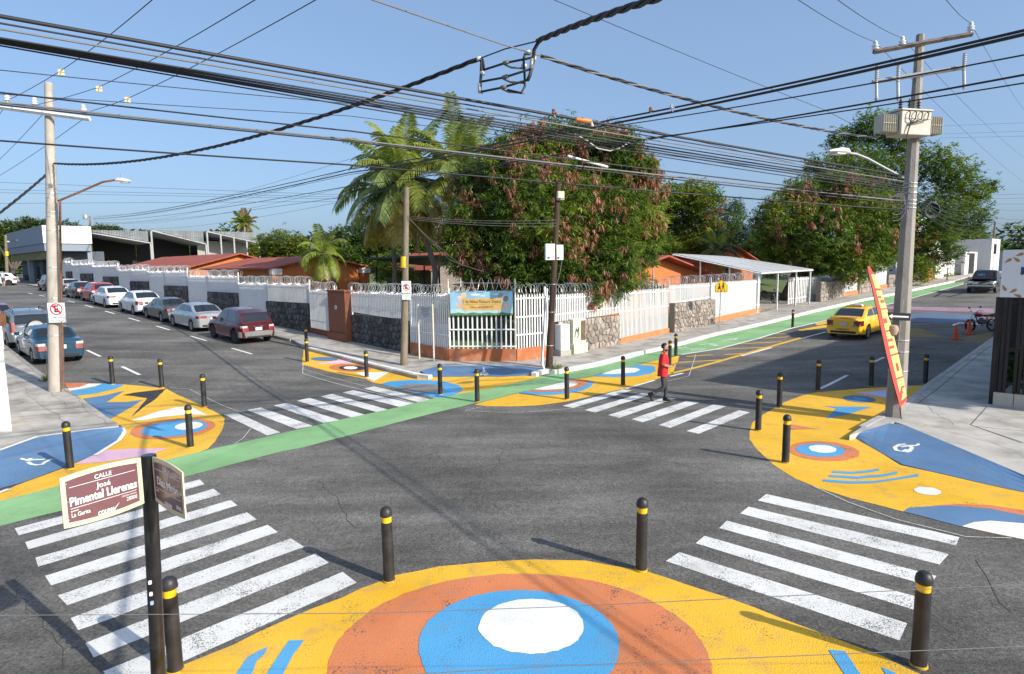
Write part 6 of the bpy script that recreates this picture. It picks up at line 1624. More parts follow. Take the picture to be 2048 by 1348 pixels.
# weeds at the kerbs
for i, (px, py, lb_) in enumerate(((1106, 745, 'small weed tuft growing at the kerb below the dark wooden pole'), (96, 768, 'green weed growing at the foot of the left concrete pole'))):
    b_ = G(px, py, .02)
    tree('weed_tuft', lb_, [(b_+Vector((0, 0, .12)), .18, .18, .12), (b_+Vector((.2, .05, .10)), .14, .14, .1)], b_, .01, 60, .14, .02, 7, -.3, [LM_MID, LM_YEL], [.7, .3], nlimb=1)
# ================================================================== POLES, LAMPS, WIRES
M_CPOLE = mat('pole_concrete', (.40, .365, .315), .9, var=.10, scale=2, bump=.35, bscale=30, dirt=(.25, .22, .19), dscale=1.6, damt=.7, stretch=(1, 1, .35))
M_CPOLE2 = mat('pole_concrete_grey', (.27, .25, .22), .9, var=.14, scale=2, bump=.4, bscale=30, dirt=(.15, .135, .12), dscale=1.6, damt=.7, stretch=(1, 1, .35))
M_WOOD = mat('pole_wood_grey', (.20, .165, .115), .9, var=.25, scale=3, bump=.7, bscale=20, stretch=(6, 6, .3), dirt=(.10, .09, .06), dscale=2)
M_WOODD = mat('pole_wood_dark', (.060, .034, .022), .9, var=.3, scale=3, bump=.7, bscale=20, stretch=(6, 6, .3))
M_RUST = mat('rusty_pipe', (.15, .065, .035), .8, var=.35, scale=4, dirt=(.28, .15, .07), dscale=3)
M_GALV = mat('galvanised', (.42, .43, .44), .45, metal=.5, var=.1)
M_PORC = mat('porcelain', (.66, .68, .70), .25, coat=.4)
M_LAMP = mat('lamp_shell', (.62, .63, .64), .4)
M_BAND = mat('band_yellow', (.75, .47, .01), .5)
M_CABLE = mat('cable_black', (.020, .021, .024), .55)
M_CABLEG = mat('cable_grey', (.17, .165, .16), .6)
M_CABLEW = mat('cable_white', (.6, .6, .58), .5)
ORD = ['first', 'second', 'third', 'fourth', 'fifth', 'sixth', 'seventh']
def pole(name, base, top, r0, r1, m_, label, n=12, octa=False):
    base, top = Vector(base), Vector(top); e = empty(name, base, 0, label, 'pole')
    K = 10; pts = [Vector((0, 0, -.3))]+[(top-base)*(k/K) for k in range(K+1)]
    mb = MB(); mb.tube(pts, [r0*1.03]+[r0+(r1-r0)*k/K for k in range(K+1)], 8 if octa else n); mb.build('shaft', m_, e, smooth=not octa)
    return e
def strap(e, base, top, r0, r1, k, m_=None, hh=.03):
    c = (Vector(top)-Vector(base))*k; r_ = r0+(r1-r0)*k+.006
    mb = MB(); mb.lathe([(r_, -hh/2), (r_+.004, 0), (r_, hh/2)], c, 12); mb.build('strap', m_ or M_GALV, e)
def insulator(e, p, s=1.0, m_=None):
    mb = MB(); mb.lathe([(.03*s, 0), (.035*s, .05*s), (.09*s, .07*s), (.095*s, .10*s), (.05*s, .12*s), (.085*s, .14*s), (.09*s, .17*s), (.05*s, .19*s), (.06*s, .26*s), (.03*s, .30*s), (.001, .30*s)], p, 12); mb.build('insulator', m_ or M_PORC, e, smooth=True)
# ---- left concrete pole
LB = G(113, 781, KH); LD = (LB-CAM).dot(FW); LT = at(97, 166, LD)
ep = pole('utility_pole', LB, LT, .225, .115, M_CPOLE, 'pale concrete utility pole on the left pavement')
for k in (.40, .52, .565, .58, .625, .64, .655, .30, .18): strap(ep, LB, LT, .225, .115, k)
a = at(-8, 213, LD-.2)-LB; b = at(180, 238, LD-.2)-LB
mb = MB(); mb.tube([a, b], .075, 4); mb.build('crossarm', M_LAMP, ep)
for px, py in ((15, 206), (70, 214), (168, 230)): insulator(ep, at(px, py, LD-.05)-LB, 1.1)
mb = MB(); mb.tube([at(120, 402, LD-.1)-LB, at(121, 500, LD-.2)-LB, at(127, 778, LD-.22)-LB], .035, 6); mb.build('conduit', M_RUST, ep)
e = empty('street_lamp', at(116, 402, LD-.1), 0, 'street lamp on rusty arm fixed to the left concrete pole', 'street lamp'); O = e.location
mb = MB(); mb.tube([at(116, 402, LD-.1)-O, at(150, 388, LD)-O, at(205, 364, LD+.3)-O, at(236, 359, LD+.4)-O], .035, 6); mb.build('arm', M_RUST, e, smooth=True)
def luminaire(e, a, b, w_=.16):
    a, b = Vector(a), Vector(b); d = b-a; s_ = d.cross(Vector((0, 0, 1))).normalized(); up = Vector((0, 0, 1))
    rings = []
    for t, ww, hh in ((0, .35, .5), (.15, .8, .9), (.5, 1, 1), (.85, .8, .6), (1, .3, .25)):
        c = a+d*t; rings.append([c-s_*w_*ww, c-s_*w_*ww*.7+up*.09*hh, c+s_*w_*ww*.7+up*.09*hh, c+s_*w_*ww, c+s_*w_*ww*.7-up*.04*hh, c-s_*w_*ww*.7-up*.04*hh])
    mb = MB(); mb.loft(rings); mb.build('luminaire', M_LAMP, e, smooth=True)
    c = a+d*.55-up*.046; mb = MB(); mb.box(c, (.3, .2, .02), math.atan2(d.y, d.x)); mb.build('lens', M_HEAD, e)
luminaire(e, at(231, 361, LD+.4)-O, at(262, 363, LD+.5)-O)
mb = MB(); mb.lathe([(.04, 0), (.05, .05), (.001, .09)], at(243, 354, LD+.45)-O, 8); mb.build('photocell', M_GALV, e)
# ---- right concrete pole
RB = G(1790, 832, KH); RD = (RB-CAM).dot(FW); RTp = at(1841, 70, RD)
er = pole('utility_pole', RB, RTp, .235, .10, M_CPOLE2, 'grey octagonal concrete utility pole carrying the transformer', octa=True)
for k in (.12, .17, .20, .545, .555, .565, .585, .60, .61): strap(er, RB, RTp, .235, .10, k)
def arm(a, b, nm, m_, w_=.09):
    a, b = Vector(a), Vector(b); d = b-a
    mb = MB(); mb.tube([a, b], w_*.7, 4); mb.build(nm, m_, er)
a1, b1 = at(1747, 104, RD-.12)-RB, at(1944, 68, RD-.12)-RB; arm(a1, b1, 'crossarm', mat('arm_rusty_steel', (.16, .13, .11), .7, metal=.3, var=.4, scale=8))
for px, py in ((1750, 104), (1804, 95), (1941, 66)): insulator(er, at(px, py, RD-.12)-RB, .92)
a2, b2 = at(1745, 164, RD-.12)-RB, at(1931, 134, RD-.12)-RB; arm(a2, b2, 'crossarm', M_GALV, .085)
M_CUT = mat('cutout_grey', (.42, .44, .46), .35)
for px, py in ((1752, 122), (1795, 120), (1927, 97)):
    p0, p1 = at(px, py, RD-.25)-RB, at(px+1, py+72, RD-.25)-RB
    mb = MB()
    prof = []
    for k in range(9): prof += [(.035, k*.05), (.05, k*.05+.02)]
    mb.lathe(prof, p0.lerp(p1, .62), 10); mb.build('cutout_insulator', M_CUT, er, smooth=True)
    mb = MB(); mb.tube([p0.lerp(p1, .62), p1], .035, 8); mb.lathe([(.03, 0), (.05, -.04), (.02, -.12), (.001, -.12)], p1, 8); mb.build('fuse_holder', M_GALV, er)
# transformer
tc_ = at(1817, 250, RD-.35); e = empty('transformer', tc_, 0, 'cream pole mounted transformer with finned radiators on both sides', 'transformer'); e.rotation_euler = (0, 0, R(14)); e.scale = (.93, .93, .93)
M_TRAF = mat('transformer_cream', (.46, .44, .37), .5, var=.06, dirt=(.42, .36, .26), dscale=2, damt=.5)
mb = MB(); mb.box((0, 0, 0), (.98, .5, .62)); mb.build('tank', M_TRAF, e, bevel=.015)
mb = MB(); mb.box((0, 0, .34), (1.04, .56, .05)); mb.build('lid', M_TRAF, e, bevel=.01)
mb = MB(); mb.box((.05, -.256, .12), (.88, .012, .025)); mb.build('rib', M_TRAF, e)
for s_ in (1, -1):
    rd = empty('radiator', (0, 0, 0)); rd.parent = e
    COL.objects.unlink(rd); bpy.data.objects.remove(rd)
    mb = MB(); mb.tube([(s_*.48, 0, .16), (s_*.96, 0, .16)], .025, 6); mb.tube([(s_*.48, 0, -.16), (s_*.96, 0, -.16)], .025, 6); mb.box((s_*.72, 0, 0), (.47, .30, .02)); rd = mb.build('radiator', M_TRAF, e)
    for k in range(7):
        mb = MB(); mb.box((s_*(.53+k*.072), 0, -.01), (.018, .34, .46)); mb.build('fin', M_TRAF, rd, bevel=.006)
for x in (-.3, 0, .3):
    mb = MB(); prof = []
    for k in range(4): prof += [(.025, .36+k*.07), (.06, .38+k*.07), (.03, .41+k*.07)]
    mb.lathe(prof+[(.015, .70), (.001, .70)], (x, 0, 0), 10); mb.build('bushing', mat('bushing_dark', (.05, .05, .055), .3), e, smooth=True)
for k, x in enumerate((-.3, -.1, .1, .3)):
    mb = MB(); mb.tube([(x, -.27, .28), (x, -.33, .26), (x-.02, -.32, .08), (-.25, -.31, .02-.02*k), (-.32, -.32, -.2), (-.36, -.3, -.42)], .015, 5); mb.build('low_voltage_lead', M_CABLE, e)
e = empty('street_lamp', at(1806, 355, RD-.2), 0, 'grey street lamp arm reaching left from the transformer pole', 'street lamp'); O = e.location
mb = MB(); mb.tube([Vector((0, 0, 0)), at(1770, 336, RD-.5)-O, at(1735, 317, RD-.8)-O, at(1712, 308, RD-1)-O, at(1690, 305, RD-1.2)-O], .032, 7); mb.build('arm', M_GALV, e, smooth=True)
luminaire(e, at(1698, 305, RD-1.15)-O, at(1657, 303, RD-1.5)-O, .14)
# one-way arrow sign
so = at(1797, 633, RD-.34); M_SIGNB = mat('sign_black', (.015, .015, .016), .5); M_SIGNW = mat('sign_white', (.80, .80, .78), .5)
e = empty('arrow_sign', so, 0, 'black one way sign with white arrow on the transformer pole', 'sign'); e.rotation_euler = (0, R(3), R(-8))
mb = MB(); mb.box((0, 0, 0), (.56, .02, .19)); mb.build('panel', M_SIGNB, e, bevel=.006)
mb = MB(); mb.prism([(-.24, 0), (-.15, .062), (-.15, .02), (.23, .02), (.23, -.02), (-.15, -.02), (-.15, -.062)], -.006, Matrix.Translation((0, -.011, 0))); mb.build('arrow', M_SIGNW, e)
mb = MB(); mb.tube([(.08, .03, .45), (.08, .03, -1.1)], .012, 5); mb.build('bracket', M_GALV, e)
# clay basket hanging on the pole
e = empty('pole_socket', at(1785, 660, RD-.3), 0, 'rounded tan bracket cover on the transformer pole below the arrow', 'bracket')
mb = MB(); mb.lathe([(.02, -.15), (.10, -.12), (.14, 0), (.12, .1), (.08, .13), (.001, .13)], n=10); mb.build('shell', mat('tan_cover', (.36, .27, .19), .8, var=.2), e, smooth=True)
# ---- wooden poles
WB = G(808, 730, KH); WD = (WB-CAM).dot(FW); WT = at(813, 375, WD)
ew = pole('utility_pole', WB, WT, .155, .11, M_WOOD, 'weathered wooden pole with yellow band at the corner pavement', 10)
mb = MB(); mb.tube([at(808.5, 514, WD)-WB, at(808.3, 536, WD)-WB], .148, 12); mb.build('yellow_band', M_BAND, ew)
DB = G(1098, 735, KH); DD = (DB-CAM).dot(FW); DT = at(1117, 365, DD)
ed = pole('utility_pole', DB, DT, .15, .10, M_WOODD, 'dark brown leaning wooden pole with white meter boxes', 10)
mb = MB(); mb.tube([at(1092, 592, DD-.12)-DB, at(1088, 660, DD-.15)-DB, at(1084, 728, DD-.2)-DB, at(1088, 738, DD-.25)-DB], .05, 7); mb.build('conduit', M_GALV, ed, smooth=True)
mb = MB(); mb.tube([at(1124, 520, DD-.15)-DB, at(1120, 545, DD-.17)-DB, at(1113, 570, DD-.17)-DB, at(1108, 640, DD-.17)-DB], .012, 5); mb.build('cable_drop', M_CABLEG, ed)
for k in (.12, .3, .45): strap(ed, DB, DT, .15, .10, k)
for i, (px0, px1, py0, py1, dd_, lb_, m_) in enumerate(((1090, 1109, 488, 520, -.2, 'white meter box on the left side of the dark wooden pole', M_SIGNW), (1112, 1126, 490, 520, -.05, 'white meter box on the right side of the dark wooden pole', M_SIGNW), (1114, 1128, 383, 400, -.15, 'small cream junction box near the top of the dark pole', mat('box_cream', (.62, .57, .45), .6)))):
    c = at((px0+px1)/2, (py0+py1)/2, DD+dd_); k = DD/F_PX
    e = empty('meter_box', c, .15, lb_, 'box')
    mb = MB(); mb.box((0, 0, 0), ((px1-px0)*k, .16, (py1-py0)*k)); mb.build('case', m_, e, bevel=.015)
    mb = MB(); mb.box((0, -.085, .02), ((px1-px0)*k*.8, .015, (py1-py0)*k*.7)); mb.build('door', m_, e, bevel=.006)
    mb = MB(); mb.box((-.06, -.095, -(py1-py0)*k*.36), (.08, .008, .05)); mb.build('sticker', M_SIGNB, e)
FB = G(183, 562, KH); FD = (FB-CAM).dot(FW)
ef = pole('utility_pole', FB, at(180, 432, FD), .17, .12, M_WOOD, 'thin far wooden pole with small transformer beside the fence', 8)
mb = MB(); mb.tube([at(182.3, 490, FD)-FB, at(182.6, 502, FD)-FB], .165, 10); mb.build('yellow_band', M_BAND, ef)
e = empty('transformer', at(171, 434, FD-.3), 0, 'small can transformer on the thin far pole', 'transformer'); mb = MB(); mb.lathe([(.001, -.3), (.28, -.3), (.3, -.25), (.3, .2), (.24, .3), (.001, .32)], n=12); mb.build('can', M_GALV, e, smooth=True)
mb = MB(); mb.tube([(.2, 0, 0), (.5, 0, .05)], .03, 5); mb.build('bracket', M_GALV, e)
p = G(15, 566); pd = (p-CAM).dot(FW); e2 = pole('utility_pole', p, at(11, 470, pd), .2, .14, M_WOOD, 'far wooden pole with yellow band by the slate building', 8)
mb = MB(); mb.tube([at(13.6, 503, pd)-p, at(13.9, 512, pd)-p], .19, 10); mb.build('yellow_band', M_BAND, e2)
q = at(1986, 500, 78); p = Vector((q.x, q.y, tz(q.x, q.y)+KH)); ptop = p+Vector((0, 0, height_to(p, 443))); e2 = pole('utility_pole', p, ptop, .14, .1, M_WOOD, 'far pole with yellow band above the pickup truck', 8)
mb = MB(); mb.tube([(ptop-p)*.50, (ptop-p)*.58], .135, 10); mb.build('yellow_band', M_BAND, e2)

# ---- overhead wires: each is a spatial curve through known attachment points
def wire(name, pts, r_, label, m_=None, sag=0.0, group=None, n=5, twist=0, cat='cable'):
    """pts: (px,py,distance) or Vector; straight spans with a sag"""
    P = [at(*p) if not isinstance(p, Vector) else p for p in pts]
    c = []
    for a, b in zip(P[:-1], P[1:]):
        K = 14
        for k in range(K+(1 if b is P[-1] else 0)):
            t = k/K; q = a.lerp(b, t); q.z -= 4*sag*t*(1-t)*(b-a).length/20; c.append(q)
    for i in (0, -1):      # spans that leave the picture run on towards their next pole
        p = pts[i]
        if not isinstance(p, Vector) and (p[0] < -5 or p[0] > 2052 or p[1] < -5):
            q = c[i]+(c[i]-c[1 if i == 0 else -2]).normalized()*14
            if i == 0: c.insert(0, q)
            else: c.append(q)
    e = empty(name, c[0], 0, label, cat, group) if twist else None
    if not twist:
        O = c[0]; mb = MB(); mb.tube([q-O for q in c], r_, n); o = mb.build(name, m_ or M_CABLE, None, smooth='all'); o.location = O
        return tag(o, label, cat, group)
    O = c[0]
    # resample finely and wind strands around the axis
    fine = []
    for a, b in zip(c[:-1], c[1:]):
        K = max(2, int((b-a).length/.10))
        for k in range(K): fine.append(a.lerp(b, k/K))
    fine.append(c[-1])
    for s_ in range(twist):
        pts2 = []; L_ = 0
        for i, q in enumerate(fine):
            t = (fine[min(i+1, len(fine)-1)]-fine[max(i-1, 0)]).normalized(); x = t.cross(Vector((0, 0, 1))).normalized(); y = x.cross(t)
            if i: L_ += (q-fine[i-1]).length
            a = 2*math.pi*(L_/.9+s_/twist)
            pts2.append(q-O+(x*math.cos(a)+y*math.sin(a))*r_*1.05)
        mb = MB(); mb.tube(pts2, r_*.85, 5); mb.build('strand', m_ if s_ == 2 else M_CABLE, e, smooth='all')
    return e
g1 = 'telephone cables from the upper left to the transformer pole'
RP = RD-.3
L1 = [(33, 352, .024, 'thick black cable, topmost of the bundle from the upper left'), (47, 358, .011, 'thin black cable just under the topmost upper left cable'), (59, 363, .012, 'pale weathered cable third from top at the upper left')]
for y0, y1, r_, lb_ in L1: wire('overhead_cable', [(-60, y0-11, 6.4), (1808, y1, RP)], r_, lb_, M_CABLEG if 'pale' in lb_ else M_CABLE, sag=.02, group=g1)
for k, (y0, y1, r_) in enumerate(((77, 366, .012), (80, 372, .016), (84, 376, .014), (87, 380, .014), (92, 386, .010))):
    wire('overhead_cable', [(-60, y0-11, 6.9+.03*k), (1808, y1, RP)], r_, ['uppermost', 'second from top', 'middle', 'second from bottom', 'lowest'][k]+' black cable within the thick bundle crossing from upper left', M_CABLE, sag=.03+.01*k, group='five cables of the thick bundle')
wire('overhead_cable', [(-60, 134, 9), (1260, 250, 14), (1808, 372, RP+.2)], .007, 'thin black wire below the thick bundle at upper left', sag=.1)
for k, (y0, ym, y1, r_, m_, lb_) in enumerate(((184, 262, 398, .014, M_CABLE, 'black cable just above the left pole crossarm'), (190, 232, 366, .006, M_CABLE, 'thin wire passing the left pole at crossarm height'), (204, 279, 402, .018, M_CABLEG, 'grey weathered cable bundle passing in front of the left crossarm'), (209, 283, 408, .014, M_CABLE, 'black cable under the grey bundle at the left crossarm'), (283, 330, 420, .015, M_CABLE, 'black cable crossing the left pole below its crossarm'))):
    wire('overhead_cable', [(-60, y0-6, 9.5), (700, ym, 11.5), (1808, y1, RP)], r_, lb_, m_, sag=.04)
# bundle from the upper right to the far left pole
g2 = 'cables from the upper right to the far left pole'
for k, (y0, y1, r_, lb_) in enumerate(((58, 434, .018, 'thick black cable, upper of the pair from the upper right'), (66, 437, .022, 'thick black cable, lower of the pair from the upper right'), (110, 438, .010, 'thin black cable below the thick pair at upper right'), (150, 440, .013, 'black cable crossing in front of the transformer bushings'), (168, 444, .009, 'thin black cable just under the one across the transformer bushings'))):
    wire('overhead_cable', [(2110, y0-12, 6.6), (1230, [238, 246, 252, 288, 284][k], 12.5), (700, [338, 345, 349, 372, 392][k], 24), (186, y1, FD)], r_, lb_, sag=.10, group=g2)
for k, (y0, y1) in enumerate(((318, 430), (345, 447), (362, 443), (397, 452))):
    wire('overhead_cable', [(1130, y0, 20), (700, [318, 338, 372, 400][k], 32), (186, y1, FD)], .008, ['upper thin wire running to the far left pole', 'braided wire running to the far left pole', 'thin wire low over the fence to the far pole', 'lowest wavy wire running to the far left pole'][k], sag=.25)
# twisted service cables meeting at the splice ladder
SD = 9.2
J1 = at(957, 118, SD); J2 = at(1076, 82, SD-.6); J3 = at(1082, 112, SD-.2)
wire('twisted_cable', [at(108, 327, LD-.1), J1], .020, 'twisted black cable from the left pole up to the splice ladder', M_CABLE, sag=.55, twist=3)
wire('twisted_cable', [J2, (1345, -12, 5.6)], .022, 'thick twisted black cable leaving the splice ladder to upper right', M_CABLE, sag=-.15, twist=3)
wire('twisted_cable', [J3, at(1755, 276, RD-.4)], .016, 'twisted grey and black cable from the splice ladder to the transformer', M_CABLEG, sag=.28, twist=3)
wire('overhead_cable', [(700, -16, 6.2), (1000, 87, 8.4), J3], .010, 'pale bare wire from the top edge to the splice ladder', M_CABLEG)
wire('overhead_cable', [J1, at(1010, 98, SD-.3), J2], .010, 'short dark messenger wire bridging the splice ladder top')
wire('twisted_cable', [at(94, 348, LD), at(-40, 455, LD-3)], .022, 'twisted black cable dropping left from the left pole', M_CABLE, sag=.2, twist=3)
e = empty('splice_ladder', J1, 0, 'hanging black jumper ladder of spliced cables against the sky', 'cable splice'); O = J1
def ltube(nm, pts, r_, m_): mb = MB(); mb.tube([at(*p)-O for p in pts], r_, 6); return mb.build(nm, m_, e, smooth='all')
ltube('riser', [(959, 118, SD), (963, 125, SD), (962, 150, SD), (960, 182, SD)], .022, M_CABLE)
ltube('riser', [(965, 118, SD), (968, 130, SD-.02), (967, 140, SD)], .018, M_CABLE)
ltube('riser', [(1077, 84, SD-.6), (1068, 100, SD-.5), (1066, 125, SD-.5), (1060, 150, SD-.5), (1055, 161, SD-.5)], .028, M_CABLE)
ltube('riser', [(1060, 108, SD-.3), (1050, 108, SD-.35), (1047, 118, SD-.4), (1049, 145, SD-.4), (1050, 172, SD-.4), (1042, 186, SD-.4), (1015, 180, SD-.3)], .018, M_CABLE)
for k, (a, b, c) in enumerate((((967, 140), (1010, 126), (1066, 115)), ((964, 163), (1008, 155), (1058, 139)), ((960, 184), (1005, 175), (1055, 160)))):
    ltube('rung', [(*a, SD), (*b, SD-.25), (*c, SD-.5)], .016, M_CABLE)
    ltube('connector', [(b[0]-3, b[1]+1, SD-.27), (b[0]+8, b[1]-3, SD-.3)], .030, M_CABLEG)
    ltube('jumper', [(b[0]+1, b[1]+4, SD-.27), (b[0]+12, b[1]+9, SD-.3), (1048, b[1]+11, SD-.4)], .014, M_CABLEG)
for p, q in (((953, 118), (962, 117)), ((1073, 82), (1081, 79)), ((960, 146), (969, 147)), ((1044, 131), (1052, 132)), ((1052, 106), (1060, 104)), ((1062, 118), (1072, 117))): ltube('clamp', [(*p, SD-.3 if p[0] > 1000 else SD), (*q, SD-.32 if p[0] > 1000 else SD)], .032, M_CABLEW)
ltube('boot', [(959, 168, SD), (959, 184, SD), (966, 184, SD)], .028, M_GALV); ltube('boot', [(1065, 118, SD-.5), (1062, 138, SD-.5)], .034, M_GALV)
# medium voltage lines
mv = 'medium voltage wires on insulators'
for k, (p, q, lb_) in enumerate((((1585, -8, 9), (1750, 84, RD-.12), 'bare wire to the left insulator of the transformer pole'), ((1665, -8, 9), (1804, 76, RD-.12), 'bare wire to the middle insulator of the transformer pole'), ((1885, -10, 10), (1941, 46, RD-.12), 'bare wire to the right insulator of the transformer pole'))): wire('power_line', [p, q], .006, lb_, sag=.12, group=mv)
for k, (p, q, lb_) in enumerate((((1750, 84, RD-.12), (2060, 372, 60), 'bare wire leaving the left insulator towards the far right'), ((1804, 76, RD-.12), (2060, 322, 60), 'bare wire leaving the middle insulator towards the far right'), ((1941, 46, RD-.12), (2062, 235, 45), 'bare wire leaving the right insulator towards the far right'))): wire('power_line', [p, q], .006, lb_, sag=.1, group=mv)
for k, (p, m2_, q, lb_) in enumerate((((318, -12, 10), (122, 141, 17), (17, 200, LD), 'bare wire to the left insulator of the left pole'), ((526, -10, 10), (198, 174, 17.5), (72, 210, LD), 'bare wire to the middle insulator of the left pole'), ((645, -8, 10), (255, 197, 17.5), (168, 226, LD), 'bare wire to the right insulator of the left pole'))): wire('power_line', [p, m2_, q], .009, lb_, sag=.1, group=mv)
for k, (p, q, lb_) in enumerate((((8, 216, LD), (-30, 262, 26), 'bare wire leaving the left pole crossarm end'), ((86, 228, LD), (-30, 345, 30), 'bare wire leaving the left pole shaft to lower left'), ((164, 240, LD), (-30, 368, 30), 'bare wire leaving the right end of the left crossarm'))): wire('power_line', [p, q], .009, lb_, sag=.1, group=mv)
wire('power_line', [(1090, -8, 10), (1650, 220, 17), (1806, 300, RD)], .006, 'thin wire from the top edge down to the transformer pole', sag=.05)
for k in range(7):
    wire('overhead_cable', [(1812, 372+k*5, RD), (1940, [405, 420, 432, 441, 450, 462, 470][k], 42), (2062, [418, 437, 448, 457, 462, 470, 480][k], 78)], .011, ORD[k]+' thin cable from top fanning right from the transformer pole', sag=.15, group='cables fanning right of the transformer pole')
for k, (y0, y1) in enumerate(((252, 245), (268, 262), (276, 272), (392, 388), (399, 396), (408, 408))): wire('overhead_cable', [(1880, y0, 90), (2062, y1, 80)], .012, ORD[k]+' faint far wire from top at the right edge of the sky', group='faint wires at the right edge')
for k, (y0, y1) in enumerate(((364, 390), (379, 394), (385, 398), (407, 403))): wire('overhead_cable', [(-20, y0, 60), (690, y1, 62)], .014, ORD[k]+' faint far wire from top crossing behind the left pole', group='faint wires behind the left pole')
# fittings on the wires
for i, (px, py, D, lb_) in enumerate(((122, 145, 17, 'leftmost yellow bird diverter on the power line'), (198, 178, 17.5, 'middle yellow bird diverter on the power line'), (255, 200, 17.5, 'rightmost yellow bird diverter on the power line'))):
    e = empty('bird_diverter', at(px, py, D), .3, lb_, 'bird diverter', 'yellow bird diverters'); my = mat('diverter_yellow', (.66, .56, .32), .5)
    for s_ in (-1, 1):
        mb = MB(); mb.box((s_*.042, 0, .042), (.07, .03, .07)); mb.box((s_*.042, 0, -.042), (.07, .03, .07)); mb.build('wing', my, e, bevel=.008)
    mb = MB(); mb.box((0, 0, .0), (.02, .05, .16)); mb.build('clip', my, e)
sp = at(1168, 241, 9.9); e = empty('splice_closure', sp, 0, 'orange cable splice closure hanging on the wires above the mango', 'splice'); e.rotation_euler = (0, R(4), R(20))
mb = MB(); mb.lathe([(.001, -.15), (.025, -.14), (.035, -.08), (.04, .06), (.03, .13), (.001, .14)], n=12, M=Matrix.Rotation(R(90), 3, 'Y')); mb.build('capsule', mat('splice_orange', (.70, .17, .03), .4), e, smooth=True)
mb = MB(); mb.tube([(.12, 0, 0), (.16, 0, -.07)], .02, 6); mb.build('tail', M_CABLEW, e)
for i, (px, py, D, lb_) in enumerate(((1107, 226, 9.7, 'brown cable clamp on the topmost cable above the mango'), (1301, 221, 11.5, 'brown cable clamp right of the orange splice'), (1343, 216, 11, 'grey cable clamp farther right of the orange splice'))):
    e = empty('cable_clamp', at(px, py, D), 0, lb_, 'clamp'); mb = MB(); mb.box((0, 0, .02), (.05, .05, .08)); mb.box((.03, 0, .0), (.05, .03, .03)); mb.build('jaw', M_RUST if i < 2 else M_GALV, e, bevel=.01)
    mb = MB(); mb.tube([(0, 0, -.02), (.03, 0, -.07)], .008, 4); mb.build('bolt', M_GALV, e)
wire('overhead_cable', [(1150, 268, 12), (1175, 282, 12), (1195, 297, 12), (1220, 302, 12), (1240, 296, 12), (1258, 285, 12)], .013, 'white slack cable loop hanging before the mango crown', M_CABLEW)
wire('overhead_cable', [(1085, 255, 12), (1115, 272, 12), (1140, 276, 12), (1165, 262, 12), (1195, 245, 12)], .013, 'black slack cable loop above the mango crown')
wire('overhead_cable', [(1135, 312, 13), (1170, 322, 13.2), (1215, 334, 13.5)], .030, 'pale ribbed cable sleeve with blue end before the mango', M_CABLEW)
# tangle of wires at the transformer pole and the wooden poles
for k in range(6):
    a0 = R(200+k*12); c = at(1800-k*3, 398+k*4, RD-.35)
    pts = [c+Vector((math.cos(a)*(.12+.03*k), -.02*k, math.sin(a)*(.16+.03*k))) for a in [a0+j*R(28) for j in range(11)]]
    wire('cable_loop', pts, .008, ORD[k]+' smallest loose cable loop tied to the transformer pole', M_CABLEG if k % 2 else M_CABLE, group='cable loops on the transformer pole')
for k in range(5): wire('overhead_cable', [(814, 430+k*3, WD-.1), (900+20*k, 520+8*k, 29), (1010+10*k, 555, 31)] if k < 2 else [(815, 426+k*3, WD-.1), (1112, 428+k*6, DD-.1)], .008, ORD[k]+' slack service wire leaving the weathered wooden pole rightwards', M_CABLEG, sag=.35, group='service wires on the weathered pole')
for k in range(3): wire('overhead_cable', [(812, 430+k*4, WD-.05), (680, 470+k*4, 34), (190, 452+k*3, FD)], .008, ORD[k]+' dark service wire from the weathered pole towards the far left', sag=.2, group='service wires towards the far left')
e = empty('cable_coil', at(1864, 421, 30), 0, 'round black cable coil hanging right of the transformer pole', 'coil')
for k in range(3):
    mb = MB(); pts = [Vector((math.cos(a)*(.36-.05*k), .04*k, math.sin(a)*(.36-.05*k))) for a in [j*math.pi/10 for j in range(21)]]; mb.tube(pts, .045, 5); mb.build('winding', M_CABLE, e, smooth='all')
# thin guy wires low across the foreground
wire('guy_wire', [(-60, 1231, 4.6), (760, 1226, 4.8), (1110, 1214, 4.8), (2110, 1166, 4.4)], .0028, 'thin grey guy wire, upper of two low across the foreground', M_CABLEG)
wire('guy_wire', [(760, 1352, 4.4), (1110, 1332, 4.4), (2110, 1290, 4.2)], .0028, 'thin grey guy wire, lower of two low across the foreground', M_CABLEG)
